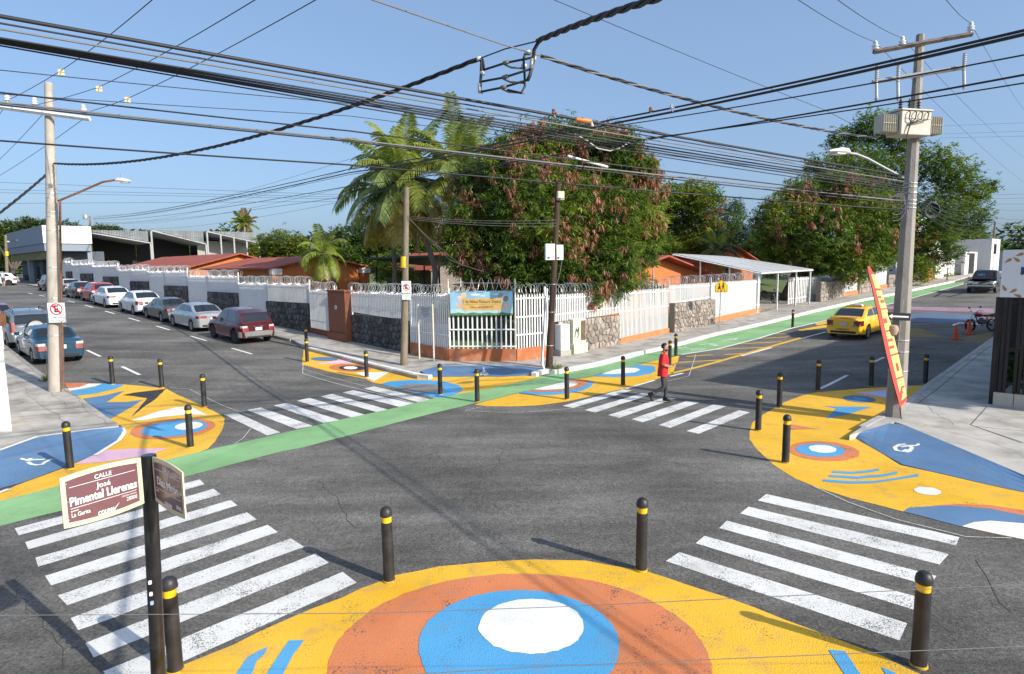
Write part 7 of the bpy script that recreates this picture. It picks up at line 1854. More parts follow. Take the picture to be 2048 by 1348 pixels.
# ================================================================== STREET FURNITURE AND SMALL THINGS
M_BOL = mat('bollard_black', (.017, .017, .018), .5, var=.25, scale=4, dirt=(.10, .095, .09), dscale=4, damt=.3)
HB = 1.0
BOL = [(225.5, 770, 'black bollard with yellow band, farthest left of the left mural row'), (324.3, 777, 'black bollard at the tip of the charcoal bird shape'), (408.9, 815.5, 'black bollard at the right edge of the left mural'), (381.3, 897, 'black bollard standing by the painted eye on the left mural'), (141, 940, 'black bollard by the left blue ramp behind the street sign'),
       (1516, 863, 'black bollard at the left edge of the right mural'), (1558.4, 816.5, 'second black bollard from the left edge of the right mural'), (1635.4, 783, 'black bollard at the shadow edge beside the lane dash'), (1741.7, 774.5, 'black bollard just left of the transformer pole'), (1850, 770, 'black bollard just right of the transformer pole'), (1570.6, 928, 'black bollard beside the painted eye on the right mural'),
       (614.5, 725, 'front black bollard at the far left end of the corner mural'), (613, 697, 'rear black bollard at the kerb behind its twin'), (733.6, 755.5, 'black bollard beside the white triangle of the corner mural'), (880.8, 790.5, 'black bollard on the blue painted ring'), (954.6, 805.5, 'black bollard at the green lane edge by the corner ramp'),
       (1133.9, 800, 'black bollard on the orange and white half ring'), (1246, 772, 'black bollard beside the blue and white painted oval'), (1339, 731, 'black bollard directly behind the man in red'), (1351.5, 713.5, 'black bollard where the yellow mural meets the hatching'), (1585, 655.5, 'lone black bollard on the green lane near the taxi'),
       (779, 1169, 'black bollard top left of the big painted eye'), (1282, 1147, 'black bollard top right of the big painted eye'), (1836, 1341, 'black bollard at the lower right by the zebra stripes'), (352, 1352, 'black bollard right beside the street sign post')]
_b = None
def make_bollard():
    e = empty('bollard', (0, 0, 0))
    mb = MB(); mb.lathe([(.078, -.03), (.078, .01), (.074, .03), (.072, .80)], n=18); mb.build('tube', M_BOL, e, smooth=True)
    mb = MB(); mb.lathe([(.065, .80), (.065, .88)], n=18); mb.build('reflective_band', mat('bollard_band', (.78, .48, .01), .4), e, smooth=True)
    mb = MB(); mb.lathe([(.068, .875), (.081, .885), (.081, .915), (.075, .955), (.054, .985), (.03, 1.0), (.001, 1.003)], n=18); mb.build('cap', M_BOL, e, smooth=True)
    mb = MB(); mb.lathe([(.086, -.01), (.084, .010), (.074, .016)], n=18); mb.build('base_ring', mat('bollard_foot', (.55, .33, .02), .7, dirt=(.05, .05, .05), dscale=6, damt=.9), e, smooth=True)
    return e
proto = make_bollard()
for i, (px, py, lb_) in enumerate(BOL):
    o = proto if i == 0 else copy_tree(proto)
    p = G(px, py, 0.0); rd = Vector((p.x, p.y, 0)).normalized()*.09
    o.location = (p.x+rd.x, p.y+rd.y, tz(p.x+rd.x, p.y+rd.y)+.016); o.rotation_euler = (random.uniform(-.012, .012), random.uniform(-.012, .012), random.random()*6)
    tag(o, lb_, 'bollard', 'black bollards with yellow bands')
# ---- street name sign
SPB = at(320, 1440, 5.75); SPB.z = 0.016; SPT = at(297, 912, 5.62)
e = empty('street_sign', SPB, 0, 'maroon and cream street name sign on a black post in front', 'street sign')
O = SPB.copy()
M_POST = mat('post_black', (.012, .012, .014), .3, var=.2, scale=5, coat=.4, dirt=(.06, .055, .05), dscale=5, damt=.35)
mb = MB(); mb.tube([Vector((0, 0, -.2)), SPT-O], .062, 20); mb.build('post', M_POST, e, smooth=True)
mb = MB(); mb.lathe([(.064, -.01), (.064, .004), (.055, .012), (.001, .014)], SPT-O, 20); mb.build('post_cap', M_POST, e, smooth=True)
M_CREAM = mat('sign_cream', (.72, .61, .41), .5, var=.03); M_MAR = mat('sign_maroon', (.17, .078, .092), .35, var=.04, coat=.3)
def name_plate(org, d, W_, H_, lines, rise, back=.06):
    """plate hanging from org (top corner at the post) along d; arched top and bottom"""
    d = Vector(d).normalized(); n = d.cross(Vector((0, 0, 1))).normalized()
    if n.dot(CAM-org) < 0: pass
    return d
def plate(org, d, flip, W_, H_, rise, txt, nm):
    """org: lower corner at the post; d: horizontal unit vector away from the post. Text reads along +r when seen from the front"""
    d = Vector(d).normalized(); r_ = -d if flip else d; nrm = r_.cross(Vector((0, 0, 1)))   # right x up = outward normal
    # local frame: x to the right as read, y up, origin at plate centre bottom
    c0 = org+d*W_/2
    Mx = plane_frame(c0-O, r_)
    sgn = 1
    def prof(w_, h0, h1, rs, n=14):
        top = [(w_*(k/n-.5), h1+rs*(1-(2*k/n-1)**2)) for k in range(n+1)]; bot = [(w_*(k/n-.5), h0-rs*(1-(2*k/n-1)**2)) for k in range(n+1)]
        return bot+top[::-1]
    def slab(nm_, poly, z0, z1, m_):
        mb = MB(); nn = len(poly); vs = [Mx @ Vector((x, y, z0)) for x, y in poly]+[Mx @ Vector((x, y, z1)) for x, y in poly]
        mb.add(vs, [tuple(range(nn))[::-1], tuple(range(nn, 2*nn))]+[(i, (i+1) % nn, (i+1) % nn+nn, i+nn) for i in range(nn)]); return mb.build(nm_, m_, e)
    pl_ = slab('name_plate', prof(W_, 0, H_, rise), -.006, .006, M_CREAM)
    b_ = W_*.058
    slab('plate_face', prof(W_-2*b_, b_, H_-b_, rise*.9), .0065, .0085, M_MAR)
    for x_, y_, s_, t_, bd, xs_, al in txt:
        o_ = text_obj('lettering', t_, s_, Matrix.Identity(4), M_SIGNW, e, bold=bd, align=al, depth=.001, shear=.25 if t_ == 'COLIMA' else 0)
        wx_ = max(v_.co.x for v_ in o_.data.vertices)-min(v_.co.x for v_ in o_.data.vertices); o_.data.transform(Mx @ Matrix.Translation((x_*W_, y_*H_, .0105)) @ Matrix.Scale(xs_*W_/wx_, 4, (1, 0, 0)))
    for y_ in ((.77, .34)):
        mb = MB(); q = [Mx @ Vector((x, y, z)) for z in (.0088, .0105) for x, y in ((-W_*.41, y_*H_), (W_*.41, y_*H_), (W_*.41, y_*H_+.004), (-W_*.41, y_*H_+.004))]
        mb.add(q, [(3, 2, 1, 0), (4, 5, 6, 7), (0, 1, 5, 4), (1, 2, 6, 5), (2, 3, 7, 6), (3, 0, 4, 7)]); mb.build('rule_line', M_SIGNW, e)
    for x_ in (-.435, .435):
        for y_ in (.14, .5, .86):
            mb = MB(); mb.lathe([(.005, 0), (.005, .003), (.001, .004)], (0, 0, 0), 8); mb.v = [tuple(Mx @ (Vector(v)+Vector((x_*W_, y_*H_, .0088)))) for v in mb.v]; mb.build('bolt', M_GALV, e)
p_in = at(288, 1006, 5.56); p_out = at(126, 1040, 5.02)
dl = (p_out-p_in); dl.z = 0
WL = dl.length; hL = (910-1010)/F_PX*5.5*-1
plate(p_in, dl, True, WL, .415, .022, [(0, .85, .050, 'CALLE', .0008, .21, 'CENTER'), (.0, .665, .066, 'José', .0006, .175, 'CENTER'), (0, .475, .10, 'Pimentel Llerenas', .0028, .83, 'CENTER'), (.41, .29, .018, 'CÓDIGO POSTAL', 0, .2, 'RIGHT'), (.41, .205, .048, '28000', .0003, .14, 'RIGHT'), (-.41, .29, .018, 'BARRIO', 0, .09, 'LEFT'), (-.41, .205, .05, 'La Garita', .0003, .22, 'LEFT'), (.0, .085, .046, 'COLIMA', .0025, .21, 'CENTER')], 'left')
# the tick over the last letter of the city logo
Mt = plane_frame(p_in+dl.normalized()*WL/2-O, -dl)
mb = MB(); mb.tube([Mt @ Vector((x*WL, y*.415, .011)) for x, y in ((.075, .075), (.095, .045), (.13, .12), (.175, .19))], [.004, .007, .005, .001], 4); mb.build('logo_tick', M_SIGNW, e)
d2 = Vector((.62, -.60, 0)); p2 = at(312, 1000, 5.62)
q2 = at(372, 1034, 5.18); d2 = q2-p2; d2.z = 0
plate(p2, d2, False, d2.length, .40, .022, [(0, .85, .05, 'CALLE', .0008, .24, 'CENTER'), (0, .52, .10, 'Díaz Mirón', .002, .70, 'CENTER'), (-.41, .285, .018, 'BARRIO', 0, .09, 'LEFT'), (-.02, .09, .046, 'COLIMA', .002, .24, 'CENTER'), (.41, .16, .048, '28000', .0003, .16, 'RIGHT')], 'right')
for k, (py, m_) in enumerate(((1165, M_SIGNW), (1188, M_SIGNW), (1206, mat('sticker_blue', (.35, .5, .6), .5)))):
    c = at(300+k*2, py, 5.58); t_ = MB(); t_.box(c-O, (.022, .02, .03), .2); t_.build('sticker', m_, e)
# ---- no parking sign on the left pole
def noparking(org, d, W_, H_, label, extra, sc=1.0):
    e2 = empty('no_parking_sign', org, 0, label, 'sign'); d = Vector(d).normalized(); Mx = plane_frame(Vector((0, 0, 0)), d)
    mb = MB(); mb.box((0, 0, 0), (W_, .012, H_), 0); o = mb.build('panel', M_SIGNW, e2, bevel=.004); o.rotation_euler = (0, 0, math.atan2(d.y, d.x))
    mr = mat('sign_red', (.58, .02, .03), .45)
    cy = H_*.18 if extra else 0; rr = min(W_, H_)*.36
    mb = MB(); N = 28; vs = []; fs = []
    for k in range(N):
        a = 2*math.pi*k/N
        for r2, z in ((rr, .008), (rr*.82, .008), (rr, .010), (rr*.82, .010)): vs.append(Mx @ Vector((math.cos(a)*r2, cy+math.sin(a)*r2, z)))
    for k in range(N):
        a, b = 4*k, 4*((k+1) % N); fs += [(a+2, b+2, b+3, a+3), (a, b, b+2, a+2), (a+1, a+3, b+3, b+1)]
    mb.add(vs, fs); mb.build('ring', mr, e2)
    text_obj('letter', 'E', rr*1.65, Mx @ Matrix.Translation((0, cy, .009)), M_SIGNB, e2, bold=.006*sc, depth=.001)
    mb = MB(); q = rr*.62; w_ = rr*.10
    pts = [(-q-w_, q-w_), (-q+w_, q+w_), (q+w_, -q+w_), (q-w_, -q-w_)]
    mb.add([Mx @ Vector((x, cy+y, .0125)) for x, y in pts]+[Mx @ Vector((x, cy+y, .011)) for x, y in pts], [(0, 1, 2, 3), (7, 6, 5, 4), (0, 4, 5, 1), (1, 5, 6, 2), (2, 6, 7, 3), (3, 7, 4, 0)]); mb.build('slash', mr, e2)
    for k, t_ in enumerate(extra or []):
        text_obj('lettering', t_, H_*.155, Mx @ Matrix.Translation((0, -H_*(.24+.17*k), .009)), M_GALV, e2, bold=.002, xs=.82, depth=.001)
    return e2
noparking(at(113.5, 625.5, LD-.28), (1, .12, 0), .52, .63, 'white no parking sign for lorries on the left concrete pole', ['CAMIONES', 'DE CARGA'])
noparking(at(812.5, 574.5, WD-.2), (1, 0, 0), .38, .50, 'white no parking sign on the weathered wooden pole', None)
e = empty('small_plate', at(812.5, 594, WD-.2), 0, 'small white plate below the no parking sign on the wooden pole', 'sign')
mb = MB(); mb.box((0, 0, 0), (.34, .012, .22)); mb.build('panel', M_SIGNW, e, bevel=.004)
for k in range(3): mb = MB(); mb.box((0, -.008, .05-.05*k), (.22, .003, .012)); mb.build('text_line', M_GALV, e)
# ---- notice board on two posts
b0, b1 = G(839, 717, KH), G(868, 722, KH)
e = empty('notice_board', b0, 0, 'grey notice board on two cream posts by the corner fence', 'notice board'); d = b1-b0
for p in (b0, b1):
    hh = height_to(p, 608); mb = MB(); mb.tube([p-b0, p-b0+Vector((0, 0, hh))], .035, 8); mb.build('post', mat('post_cream', (.66, .60, .50), .6), e)
z0, z1 = height_to(b0, 638), height_to(b0, 611); mb = MB(); mb.box((d/2+Vector((0, 0, (z0+z1)/2))), (d.length+.06, .03, z1-z0), math.atan2(d.y, d.x)); mb.build('board', mat('board_grey', (.58, .60, .62), .5), e)
nn = Vector((d.y, -d.x, 0)).normalized(); Mx = plane_frame(d/2+Vector((0, 0, (z0+z1)/2))+nn*.017, d)
for k in range(6):
    mb = MB(); w_ = (.26, .28, .20, .28, .24, .12)[k]; y_ = .2-.07*k
    mb.add([Mx @ Vector((x, y, z)) for z in (0, .002) for x, y in ((-w_, y_), (w_, y_), (w_, y_+.018), (-w_, y_+.018))], [(4, 5, 6, 7), (0, 1, 5, 4), (1, 2, 6, 5), (2, 3, 7, 6), (3, 0, 4, 7)]); mb.build('text_line', M_SIGNB, e)
# ---- school banner on the corner fence
ba = Vector((c1.x, c1.y, 0)); bb = Vector((c2.x, c2.y, 0)); dr = (bb-ba).normalized(); nb = Vector((dr.y, -dr.x, 0))
ztb = P3(9.7, 7.3, 0).z+height_to(P3(9.7, 7.3, 0)-Vector((0, .1, 0)), 582.5); zbb = P3(9.7, 7.3, 0).z+height_to(P3(9.7, 7.3, 0)-Vector((0, .1, 0)), 630.5)
cb = (ba+bb)/2+nb*.10; cb.z = (ztb+zbb)/2; WB_, HB_ = (bb-ba).length*.93, ztb-zbb
e = empty('school_banner', cb, 0, 'colourful school banner with wooden board motif on the corner fence', 'banner'); Mx = plane_frame(Vector((0, 0, 0)), dr)
def bslab(nm, poly, z0, z1, m_):
    mb = MB(); nn_ = len(poly); vs = [Mx @ Vector((x, y, z0)) for x, y in poly]+[Mx @ Vector((x, y, z1)) for x, y in poly]
    mb.add(vs, [tuple(range(nn_))[::-1], tuple(range(nn_, 2*nn_))]+[(i, (i+1) % nn_, (i+1) % nn_+nn_, i+nn_) for i in range(nn_)]); return mb.build(nm, m_, e)
def rect(x0, y0, x1, y1): return [(x0, y0), (x1, y0), (x1, y1), (x0, y1)]
w2, h2 = WB_/2, HB_/2
bslab('cloth', rect(-w2, -h2, w2, h2), -.012, 0, mat('banner_sky', (.28, .52, .70), .6, var=.22, scale=1.2))
bslab('printed_meadow', [(-w2, -h2), (w2, -h2), (w2, -h2*.86)]+[(w2-WB_*k/16, -h2*(.80+.05*math.sin(k*1.7))) for k in range(1, 16)]+[(-w2, -h2*.84)], .001, .002, mat('banner_green', (.10, .22, .08), .6, var=.3))
bslab('printed_hills', [(-w2, -h2*.80), (w2, -h2*.80), (w2, -h2*.45), (w2*.5, -h2*.30), (0, -h2*.55), (-w2*.5, -h2*.35), (-w2, -h2*.5)], .0005, .0012, mat('banner_mist', (.42, .62, .68), .6, var=.1))
for cx, cy, rx in ((-.2, .72, .16), (.05, .62, .1), (.45, .75, .12)): bslab('printed_cloud', [(cx*w2+rx*w2*math.cos(a), cy*h2+rx*h2*.5*math.sin(a)) for a in [k*math.pi/8 for k in range(16)]], .0005, .0012, mat('banner_cloud', (.66, .74, .78), .6))
bslab('printed_board', rect(-w2*.62, -h2*.58, w2*.66, h2*.42), .0022, .004, mat('banner_wood', (.62, .40, .13), .6, var=.18, scale=3, stretch=(1, 1, 4)))
for x in (-.52, .55): bslab('printed_leg', rect(w2*x-.02, -h2*.72, w2*x+.02, -h2*.58), .0022, .004, mat('banner_wood', (.62, .40, .13), .6))
text_obj('lettering', 'J. de Niños Rosaura Zapata', .165, Mx @ Matrix.Translation((.02, h2*.14, .005)), M_SIGNB, e, xs=.88, depth=.001, bold=.001)
text_obj('lettering', 'Clave: 06DJN0021N', .13, Mx @ Matrix.Translation((.02, -h2*.32, .005)), M_SIGNB, e, xs=.9, depth=.001)
bslab('rule_line', rect(-w2*.5, -h2*.08, w2*.5, -h2*.06), .0042, .005, M_SIGNB)
# plain round printed figures at the sides of the board
for k, (x, y, cc) in enumerate(((-.70, .42, (.66, .50, .40)), (-.56, .68, (.68, .55, .35)), (-.72, -.18, (.66, .40, .28)), (.62, .62, (.30, .30, .34)), (.78, .38, (.30, .22, .20)), (.80, -.18, (.66, .42, .30)))):
    bslab('printed_figure', [(x*w2+.12*math.cos(a), y*h2+.12*math.sin(a)) for a in [j*math.pi/7 for j in range(14)]], .0042, .0052, mat('figure_%d' % k, cc, .6, var=.2, scale=6))
# ---- utility cabinets on the corner
ca = G(1128, 712, KH); e = empty('utility_cabinet', ca, 0, 'white steel utility cabinet right of the dark wooden pole', 'cabinet'); e.rotation_euler = (0, 0, R(36)); kf = 27/F_PX
mb = MB(); mb.box((.08, .2, .12), (.62, .5, .26)); mb.build('concrete_base', M_CONC, e, bevel=.01)
mb = MB(); mb.box((.08, .2, .82), (.52, .42, 1.14)); mb.build('body', M_SIGNW, e, bevel=.015)
mb = MB(); mb.box((.08, -.018, .82), (.46, .012, 1.04)); mb.build('door', M_SIGNW, e, bevel=.006)
mb = MB(); mb.box((-.10, -.035, .85), (.03, .02, .14)); mb.build('handle', M_GALV, e)
cg = ca+Vector((.62, .62, 0)); e = empty('utility_cabinet', cg, R(44.5), 'pale green utility cabinet with graffiti and a broken brown vent', 'cabinet')
MGR = mat('cabinet_green', (.50, .58, .44), .6, dirt=(.40, .44, .34))
mb = MB(); mb.box((.3, .25, .22), (1.0, .55, .44)); mb.build('concrete_base', MGR, e, bevel=.012)
mb = MB(); mb.box((.3, .28, 1.0), (.9, .42, 1.12)); mb.build('body', MGR, e, bevel=.015)
mb = MB(); mb.box((.55, .065, 1.02), (.32, .012, .9)); mb.build('vent_panel', mat('vent_brown', (.13, .085, .05), .8, var=.4, scale=12), e)
mb = MB(); mb.tube([(-.05, .06, .75), (.05, .06, 1.15), (.12, .06, .95), (.22, .06, 1.2), (.2, .06, .8), (.1, .06, .7)], .018, 4); mb.tube([(.02, .06, 1.05), (.28, .06, 1.1)], .015, 4); mb.build('graffiti', M_SIGNB, e)
# ---- school crossing sign
sb = G(1438, 661, KH); e = empty('school_crossing_sign', sb, 0, 'yellow pentagon school crossing sign on a thin grey post', 'sign')
hs = height_to(sb, 561); mb = MB(); mb.tube([Vector((0, 0, -.1)), Vector((.05, 0, hs-.05))], .028, 8); mb.build('post', M_GALV, e)
zc = height_to(sb, 574); kk = (sb-CAM).dot(FW)/F_PX; W2, H2 = 12.8*kk, 12.5*kk
Mx = plane_frame(Vector((.05, -.04, zc)), (1, .05, 0))
pent = [(-W2, -H2*.85), (W2, -H2*.85), (W2, H2*.35), (W2*.12, H2*1.05), (-W2*.12, H2*1.05), (-W2, H2*.35)]
bslab('panel', pent, -.006, .004, mat('sign_yellow', (.80, .47, .005), .4))
bslab('border', [(x*.93, y*.93) for x, y in pent], .0042, .006, M_SIGNB); bslab('panel_face', [(x*.87, y*.87) for x, y in pent], .0062, .008, mat('sign_yellow', (.80, .47, .005), .4))
def figure(cx, s_, skirt):
    bslab('printed_head', [(cx+.045*s_*math.cos(a), .15*s_+.055*s_*math.sin(a)) for a in [j*math.pi/6 for j in range(12)]], .0085, .010, M_SIGNB)
    body = [(cx-.05*s_, .09*s_), (cx+.05*s_, .09*s_), (cx+.04*s_, -.06*s_), (cx-.04*s_, -.06*s_)] if not skirt else [(cx-.03*s_, .09*s_), (cx+.03*s_, .09*s_), (cx+.09*s_, -.10*s_), (cx-.09*s_, -.10*s_)]
    bslab('printed_body', body, .0085, .010, M_SIGNB)
    for sx_ in (-1, 1):
        bslab('printed_leg', [(cx+sx_*.02*s_, -.06*s_), (cx+sx_*.05*s_, -.06*s_), (cx+sx_*.11*s_, -.25*s_), (cx+sx_*.075*s_, -.25*s_)], .0085, .010, M_SIGNB)
        bslab('printed_arm', [(cx+sx_*.04*s_, .09*s_), (cx+sx_*.05*s_, .06*s_), (cx+sx_*.13*s_, -.02*s_), (cx+sx_*.115*s_, .01*s_)], .0085, .010, M_SIGNB)
figure(-.11, 1.0, True); figure(.1, 1.1, False)
# ---- feather banner leaning by the right pole
fb = G(1803, 838, KH); fD = (fb-CAM).dot(FW)
e = empty('feather_banner', fb, 0, 'tall leaning red feather banner with yellow letter blocks by the right pole', 'banner')
M_FRED = mat('flag_red', (.60, .055, .04), .6, var=.12, scale=2); M_FYEL = mat('flag_yellow', (.78, .56, .17), .6, var=.06); M_FDK = mat('flag_dark', (.40, .06, .05), .7)
edgeL = [(1800, 815), (1789, 772), (1776, 722), (1765, 670), (1755, 620), (1746, 580), (1738, 548), (1735, 533)]
edgeR = [(1812, 800), (1806, 764), (1796, 715), (1784, 665), (1772, 618), (1760, 580), (1748, 550), (1737, 532)]
rows = []
for (a, b) in zip(edgeL, edgeR): rows.append((at(a[0], a[1], fD-.22), at(b[0]+2, b[1], fD+.02)))
def flag_quad(t0, t1, s0, s1, off, m_, nm):
    def ev(t, s_):
        q = t*(len(rows)-1); k = min(len(rows)-2, int(q)); f_ = q-k; l = rows[k][0].lerp(rows[k+1][0], f_); r_ = rows[k][1].lerp(rows[k+1][1], f_); return l.lerp(r_, s_)
    mb = MB(); K = 6 if t1-t0 > .08 else 2; ra = []
    n_ = (rows[3][1]-rows[3][0]).cross(Vector((0, 0, 1))).normalized(); n_ = n_ if n_.dot(CAM-fb) > 0 else -n_
    for k in range(K+1):
        t = t0+(t1-t0)*k/K; ra.append([ev(t, s0)-fb+n_*off, ev(t, s1)-fb+n_*off, ev(t, s1)-fb+n_*(off-.006), ev(t, s0)-fb+n_*(off-.006)])
    mb.loft(ra); return mb.build(nm, m_, e)
flag_quad(0, 1, 0, 1, 0, M_FRED, 'cloth')
for k, (t0, t1) in enumerate(((.03, .17), (.18, .305), (.315, .44), (.45, .57), (.58, .71), (.73, .86))): flag_quad(t0, t1, .34, .99, .004, M_FYEL, 'letter_block')
for k, (t0, t1, s0, s1) in enumerate(((.07, .085, .36, .7), (.105, .12, .55, .95), (.215, .26, .55, .78), (.345, .36, .36, .8), (.385, .40, .36, .8), (.49, .52, .36, .7), (.62, .64, .5, .95), (.655, .67, .36, .75))): flag_quad(t0, t1, s0, s1, .008, M_FDK, 'letter_stroke')
mb = MB(); pts = [Vector((0, 0, -.05)), at(1800, 815, fD-.2)-fb]+[at(a[0]-1, a[1], fD-.22)-fb for a in edgeL[1:]]; mb.tube(pts, [.012]*3+[.011]*(len(pts)-3), 6); mb.build('rod', M_SIGNB, e, smooth='all')
# ---- corner terrace on the right: tiled plinth, dark slats, hand painted sign
tb = G(1981, 807.5, KH); tu, tv = uv(tb.x, tb.y)
e = empty('terrace_fence', tb, 0, 'dark wooden slat fence on cream tiles at the right edge', 'fence'); O = tb.copy()
M_SLAT = mat('slat_black', (.022, .018, .016), .8, var=.4, scale=3, stretch=(8, 8, .5), dirt=(.06, .05, .045)); M_TILE = mat('tile_cream', (.50, .46, .38), .6, var=.08)
fl = 3.2; hS = height_to(tb, 594); hB = height_to(tb, 783)
dA = Vector((-UA.x, -UA.y, 0))    # to the right, away from the street
for k in range(7):
    mb = MB(); c = dA*(.05+.45*k+.22)+Vector((0, 0, hB/2-.05)); mb.box(c, (.435, .2, hB+.1), math.atan2(dA.y, dA.x)); mb.build('tile', M_TILE, e, bevel=.004)
for k in range(30):
    if k % 5 == 3: continue
    x = .06+.105*k; mb = MB(); mb.box(dA*x+Vector((0, 0, hB+(hS-hB)/2)), (.075, .025, hS-hB), math.atan2(dA.y, dA.x)); mb.build('slat', M_SLAT, e)
mb = MB(); mb.box(Vector((0, 0, hS/2)), (.09, .09, hS), math.atan2(dA.y, dA.x)); mb.build('post', M_SLAT, e)
for z in (hB+.25, hB+1.2, hS-.15): mb = MB(); mb.box(dA*1.6+Vector((*UB, 0))*.035+Vector((0, 0, z)), (3.2, .03, .07), math.atan2(dA.y, dA.x)); mb.build('rail', M_SLAT, e)
# return of the fence along the pavement
e = empty('terrace_fence', tb, 0, 'dark slat fence side running back along the right pavement', 'fence')
ub3 = Vector((*UB, 0))
for k in range(60):
    c = ub3*(.15+.13*k); p = tb+c; mb = MB(); mb.box(c+Vector((0, 0, (hS)/2+tz(p.x, p.y)+KH-tb.z-.05)), (.09, .025, hS), YB); mb.build('slat', M_SLAT, e)
so = tb+dA*.03-ub3*.05+Vector((0, 0, 0)); hT = height_to(tb, 500)
e = empty('shop_sign', so+Vector((0, 0, hS)), 0, 'white shop sign with blue serif letters and brown leaves at right', 'sign'); Mx = plane_frame(Vector((1.55*dA.x, 1.55*dA.y, (hT-hS)/2)), dA); HS = hT-hS
bslab('panel', rect(-1.55, -HS/2, 1.55, HS/2), -.05, 0, mat('shop_sign_white', (.74, .75, .76), .5, var=.03))
M_NAVY = mat('sign_navy', (.03, .07, .22), .5); M_GOLD = mat('sign_gold', (.42, .22, .06), .5)
text_obj('lettering', 'MA', .30, Mx @ Matrix.Translation((-1.17, .06, .004)), M_NAVY, e, xs=1.35, align='LEFT', bold=.003, depth=.002)
text_obj('lettering', 'S', .27, Mx @ Matrix.Translation((-.80, -.16, .004)), M_NAVY, e, xs=1.2, align='LEFT', bold=.003, depth=.002)
for cx, cy, an in ((-1.43, .34, 40), (-1.20, .50, 20), (-1.26, .38, -40), (-1.47, -.38, -60), (-1.28, -.47, 35), (-1.18, -.58, -25)):
    pts = [(cx+.10*t_*math.cos(R(an))-w_*math.sin(R(an)), cy+.10*t_*math.sin(R(an))+w_*math.cos(R(an))) for t_, w_ in ((-1, 0), (-.3, .022), (.3, .04), (.8, .03), (1, 0), (.8, -.03), (.3, -.04), (-.3, -.022))]
    bslab('painted_leaf', pts, .001, .004, M_GOLD)
for k in range(4):
    mb = MB(); mb.tube([Mx @ Vector((-.95+.05*k, .28, .004)), Mx @ Vector((-.86+.05*k, .40-.02*k, .004)), Mx @ Vector((-.74+.04*k, .52, .004))], .006, 4); mb.build('painted_hand_line', M_NAVY, e)
# plants behind the slats
for k, (dx, dz, lb_) in enumerate(((.5, 1.0, 'green potted plant behind the dark slats at the right edge'), (1.3, .8, 'second leafy plant behind the dark slats at the right edge'))):
    b_ = tb+dA*dx+ub3*.55; tree('potted_plant', lb_, [(b_+Vector((0, 0, dz+.2)), .35, .3, .4), (b_+Vector((.1, .1, dz-.25)), .28, .28, .3)], b_, .03, 26, .16, .07, 8, .3, [LM_MID, LM_DARK], [.6, .4], nlimb=2)
# building whose eaves shade the right street
bu0 = -9.15; O = P3(bu0, 10.75, KH); e = empty('corner_shop', O, 0, 'low shop building with corrugated roof at the right beside the terrace', 'building')
ze = O.z+5.8
mb = MB(); uvbox(mb, bu0-9, bu0-.9, 11.2, 33, O.z-.2, ze-.3); rel(mb, O).build('wall', M_WALL_W, e)
NC = 150; lo_, hi_ = [], []
for k in range(NC+1):
    v_ = 10.75+(33.5-10.75)*k/NC; dz = .07 if k % 2 else -.07; du = 0.0
    a_, b_ = xy(bu0, v_), xy(bu0-9.5, v_)
    lo_.append([Vector((a_.x, a_.y, ze+dz)), Vector((b_.x, b_.y, ze+1.2+dz))])
mb = MB(); mb.loft(lo_, closed=False, cap=False); rel(mb, O).build('roof', M_CORR, e)
for v_ in (14, 19, 24, 29):
    mb = MB(); uvbox(mb, bu0-.88, bu0-.83, v_, v_+2, O.z+1, O.z+2.6); rel(mb, O).build('window', M_GLASSD, e)
# ---- white wall block at the left edge
wb = G(24, 862, KH); e = empty('white_wall', wb, 0, 'plain white wall end at the left edge of the picture', 'wall')
hW = height_to(wb, 654); mb = MB(); mb.add([Vector((x, y, z)) for z in (-.1, hW) for x, y in ((0, 0), (-1.75, 2.0), (-5, 1.2), (-5, -.4))], [(3, 2, 1, 0), (4, 5, 6, 7), (0, 1, 5, 4), (1, 2, 6, 5), (2, 3, 7, 6), (3, 0, 4, 7)]); mb.build('wall', mat('wall_bright_white', (.80, .80, .79), .8, var=.03), e)
mb = MB(); mb.box((-1.2, .3, hW+.16), (2.0, .25, .32)); mb.build('rusty_cap', M_RUST, e)
p = G(6, 700, KH); e = empty('sign_post', p, 0, 'thin white post standing behind the white wall at left', 'post'); mb = MB(); mb.tube([Vector((0, 0, 0)), Vector((-.05, 0, height_to(p, 575)))], .06, 8); mb.build('shaft', M_SIGNW, e, smooth=True)
mb = MB(); mb.box((0, 0, .02), (.25, .25, .04)); mb.build('foot_plate', M_GALV, e)
# lamp head behind the fence right of the mango
p = P3(10.5, 21.5, KH); e = empty('yard_lamp', p, 0, 'small grey yard lamp rising behind the picket fence', 'lamp'); hh = height_to(p, 490)
mb = MB(); mb.tube([Vector((0, 0, 0)), Vector((0, 0, hh))], .04, 8); mb.build('post', M_GALV, e)
mb = MB(); mb.lathe([(.05, 0), (.14, .08), (.17, .25), (.05, .36), (.001, .38)], (0, 0, hh), 10); mb.build('head', M_HEAD, e, smooth=True)

# ---- string of lamps at the far left
e = empty('lamp_string', at(10, 484, 88), 0, 'string of small pale lamps hanging by the slate building', 'lamp string'); O = e.location
mb = MB(); mb.tube([at(10, 483, 88)-O, at(35, 480, 86)-O, at(58, 476, 84)-O, at(95, 471, 82)-O], .03, 4); mb.build('cord', M_CABLEG, e)
for px, py in ((16, 483.5), (35, 480.5), (56, 477.5), (79, 473.5)): mb = MB(); mb.lathe([(.03, .12), (.22, 0), (.22, -.05), (.001, -.1)], at(px, py, 85)-O, 8); mb.build('lamp_shade', M_LAMP, e)

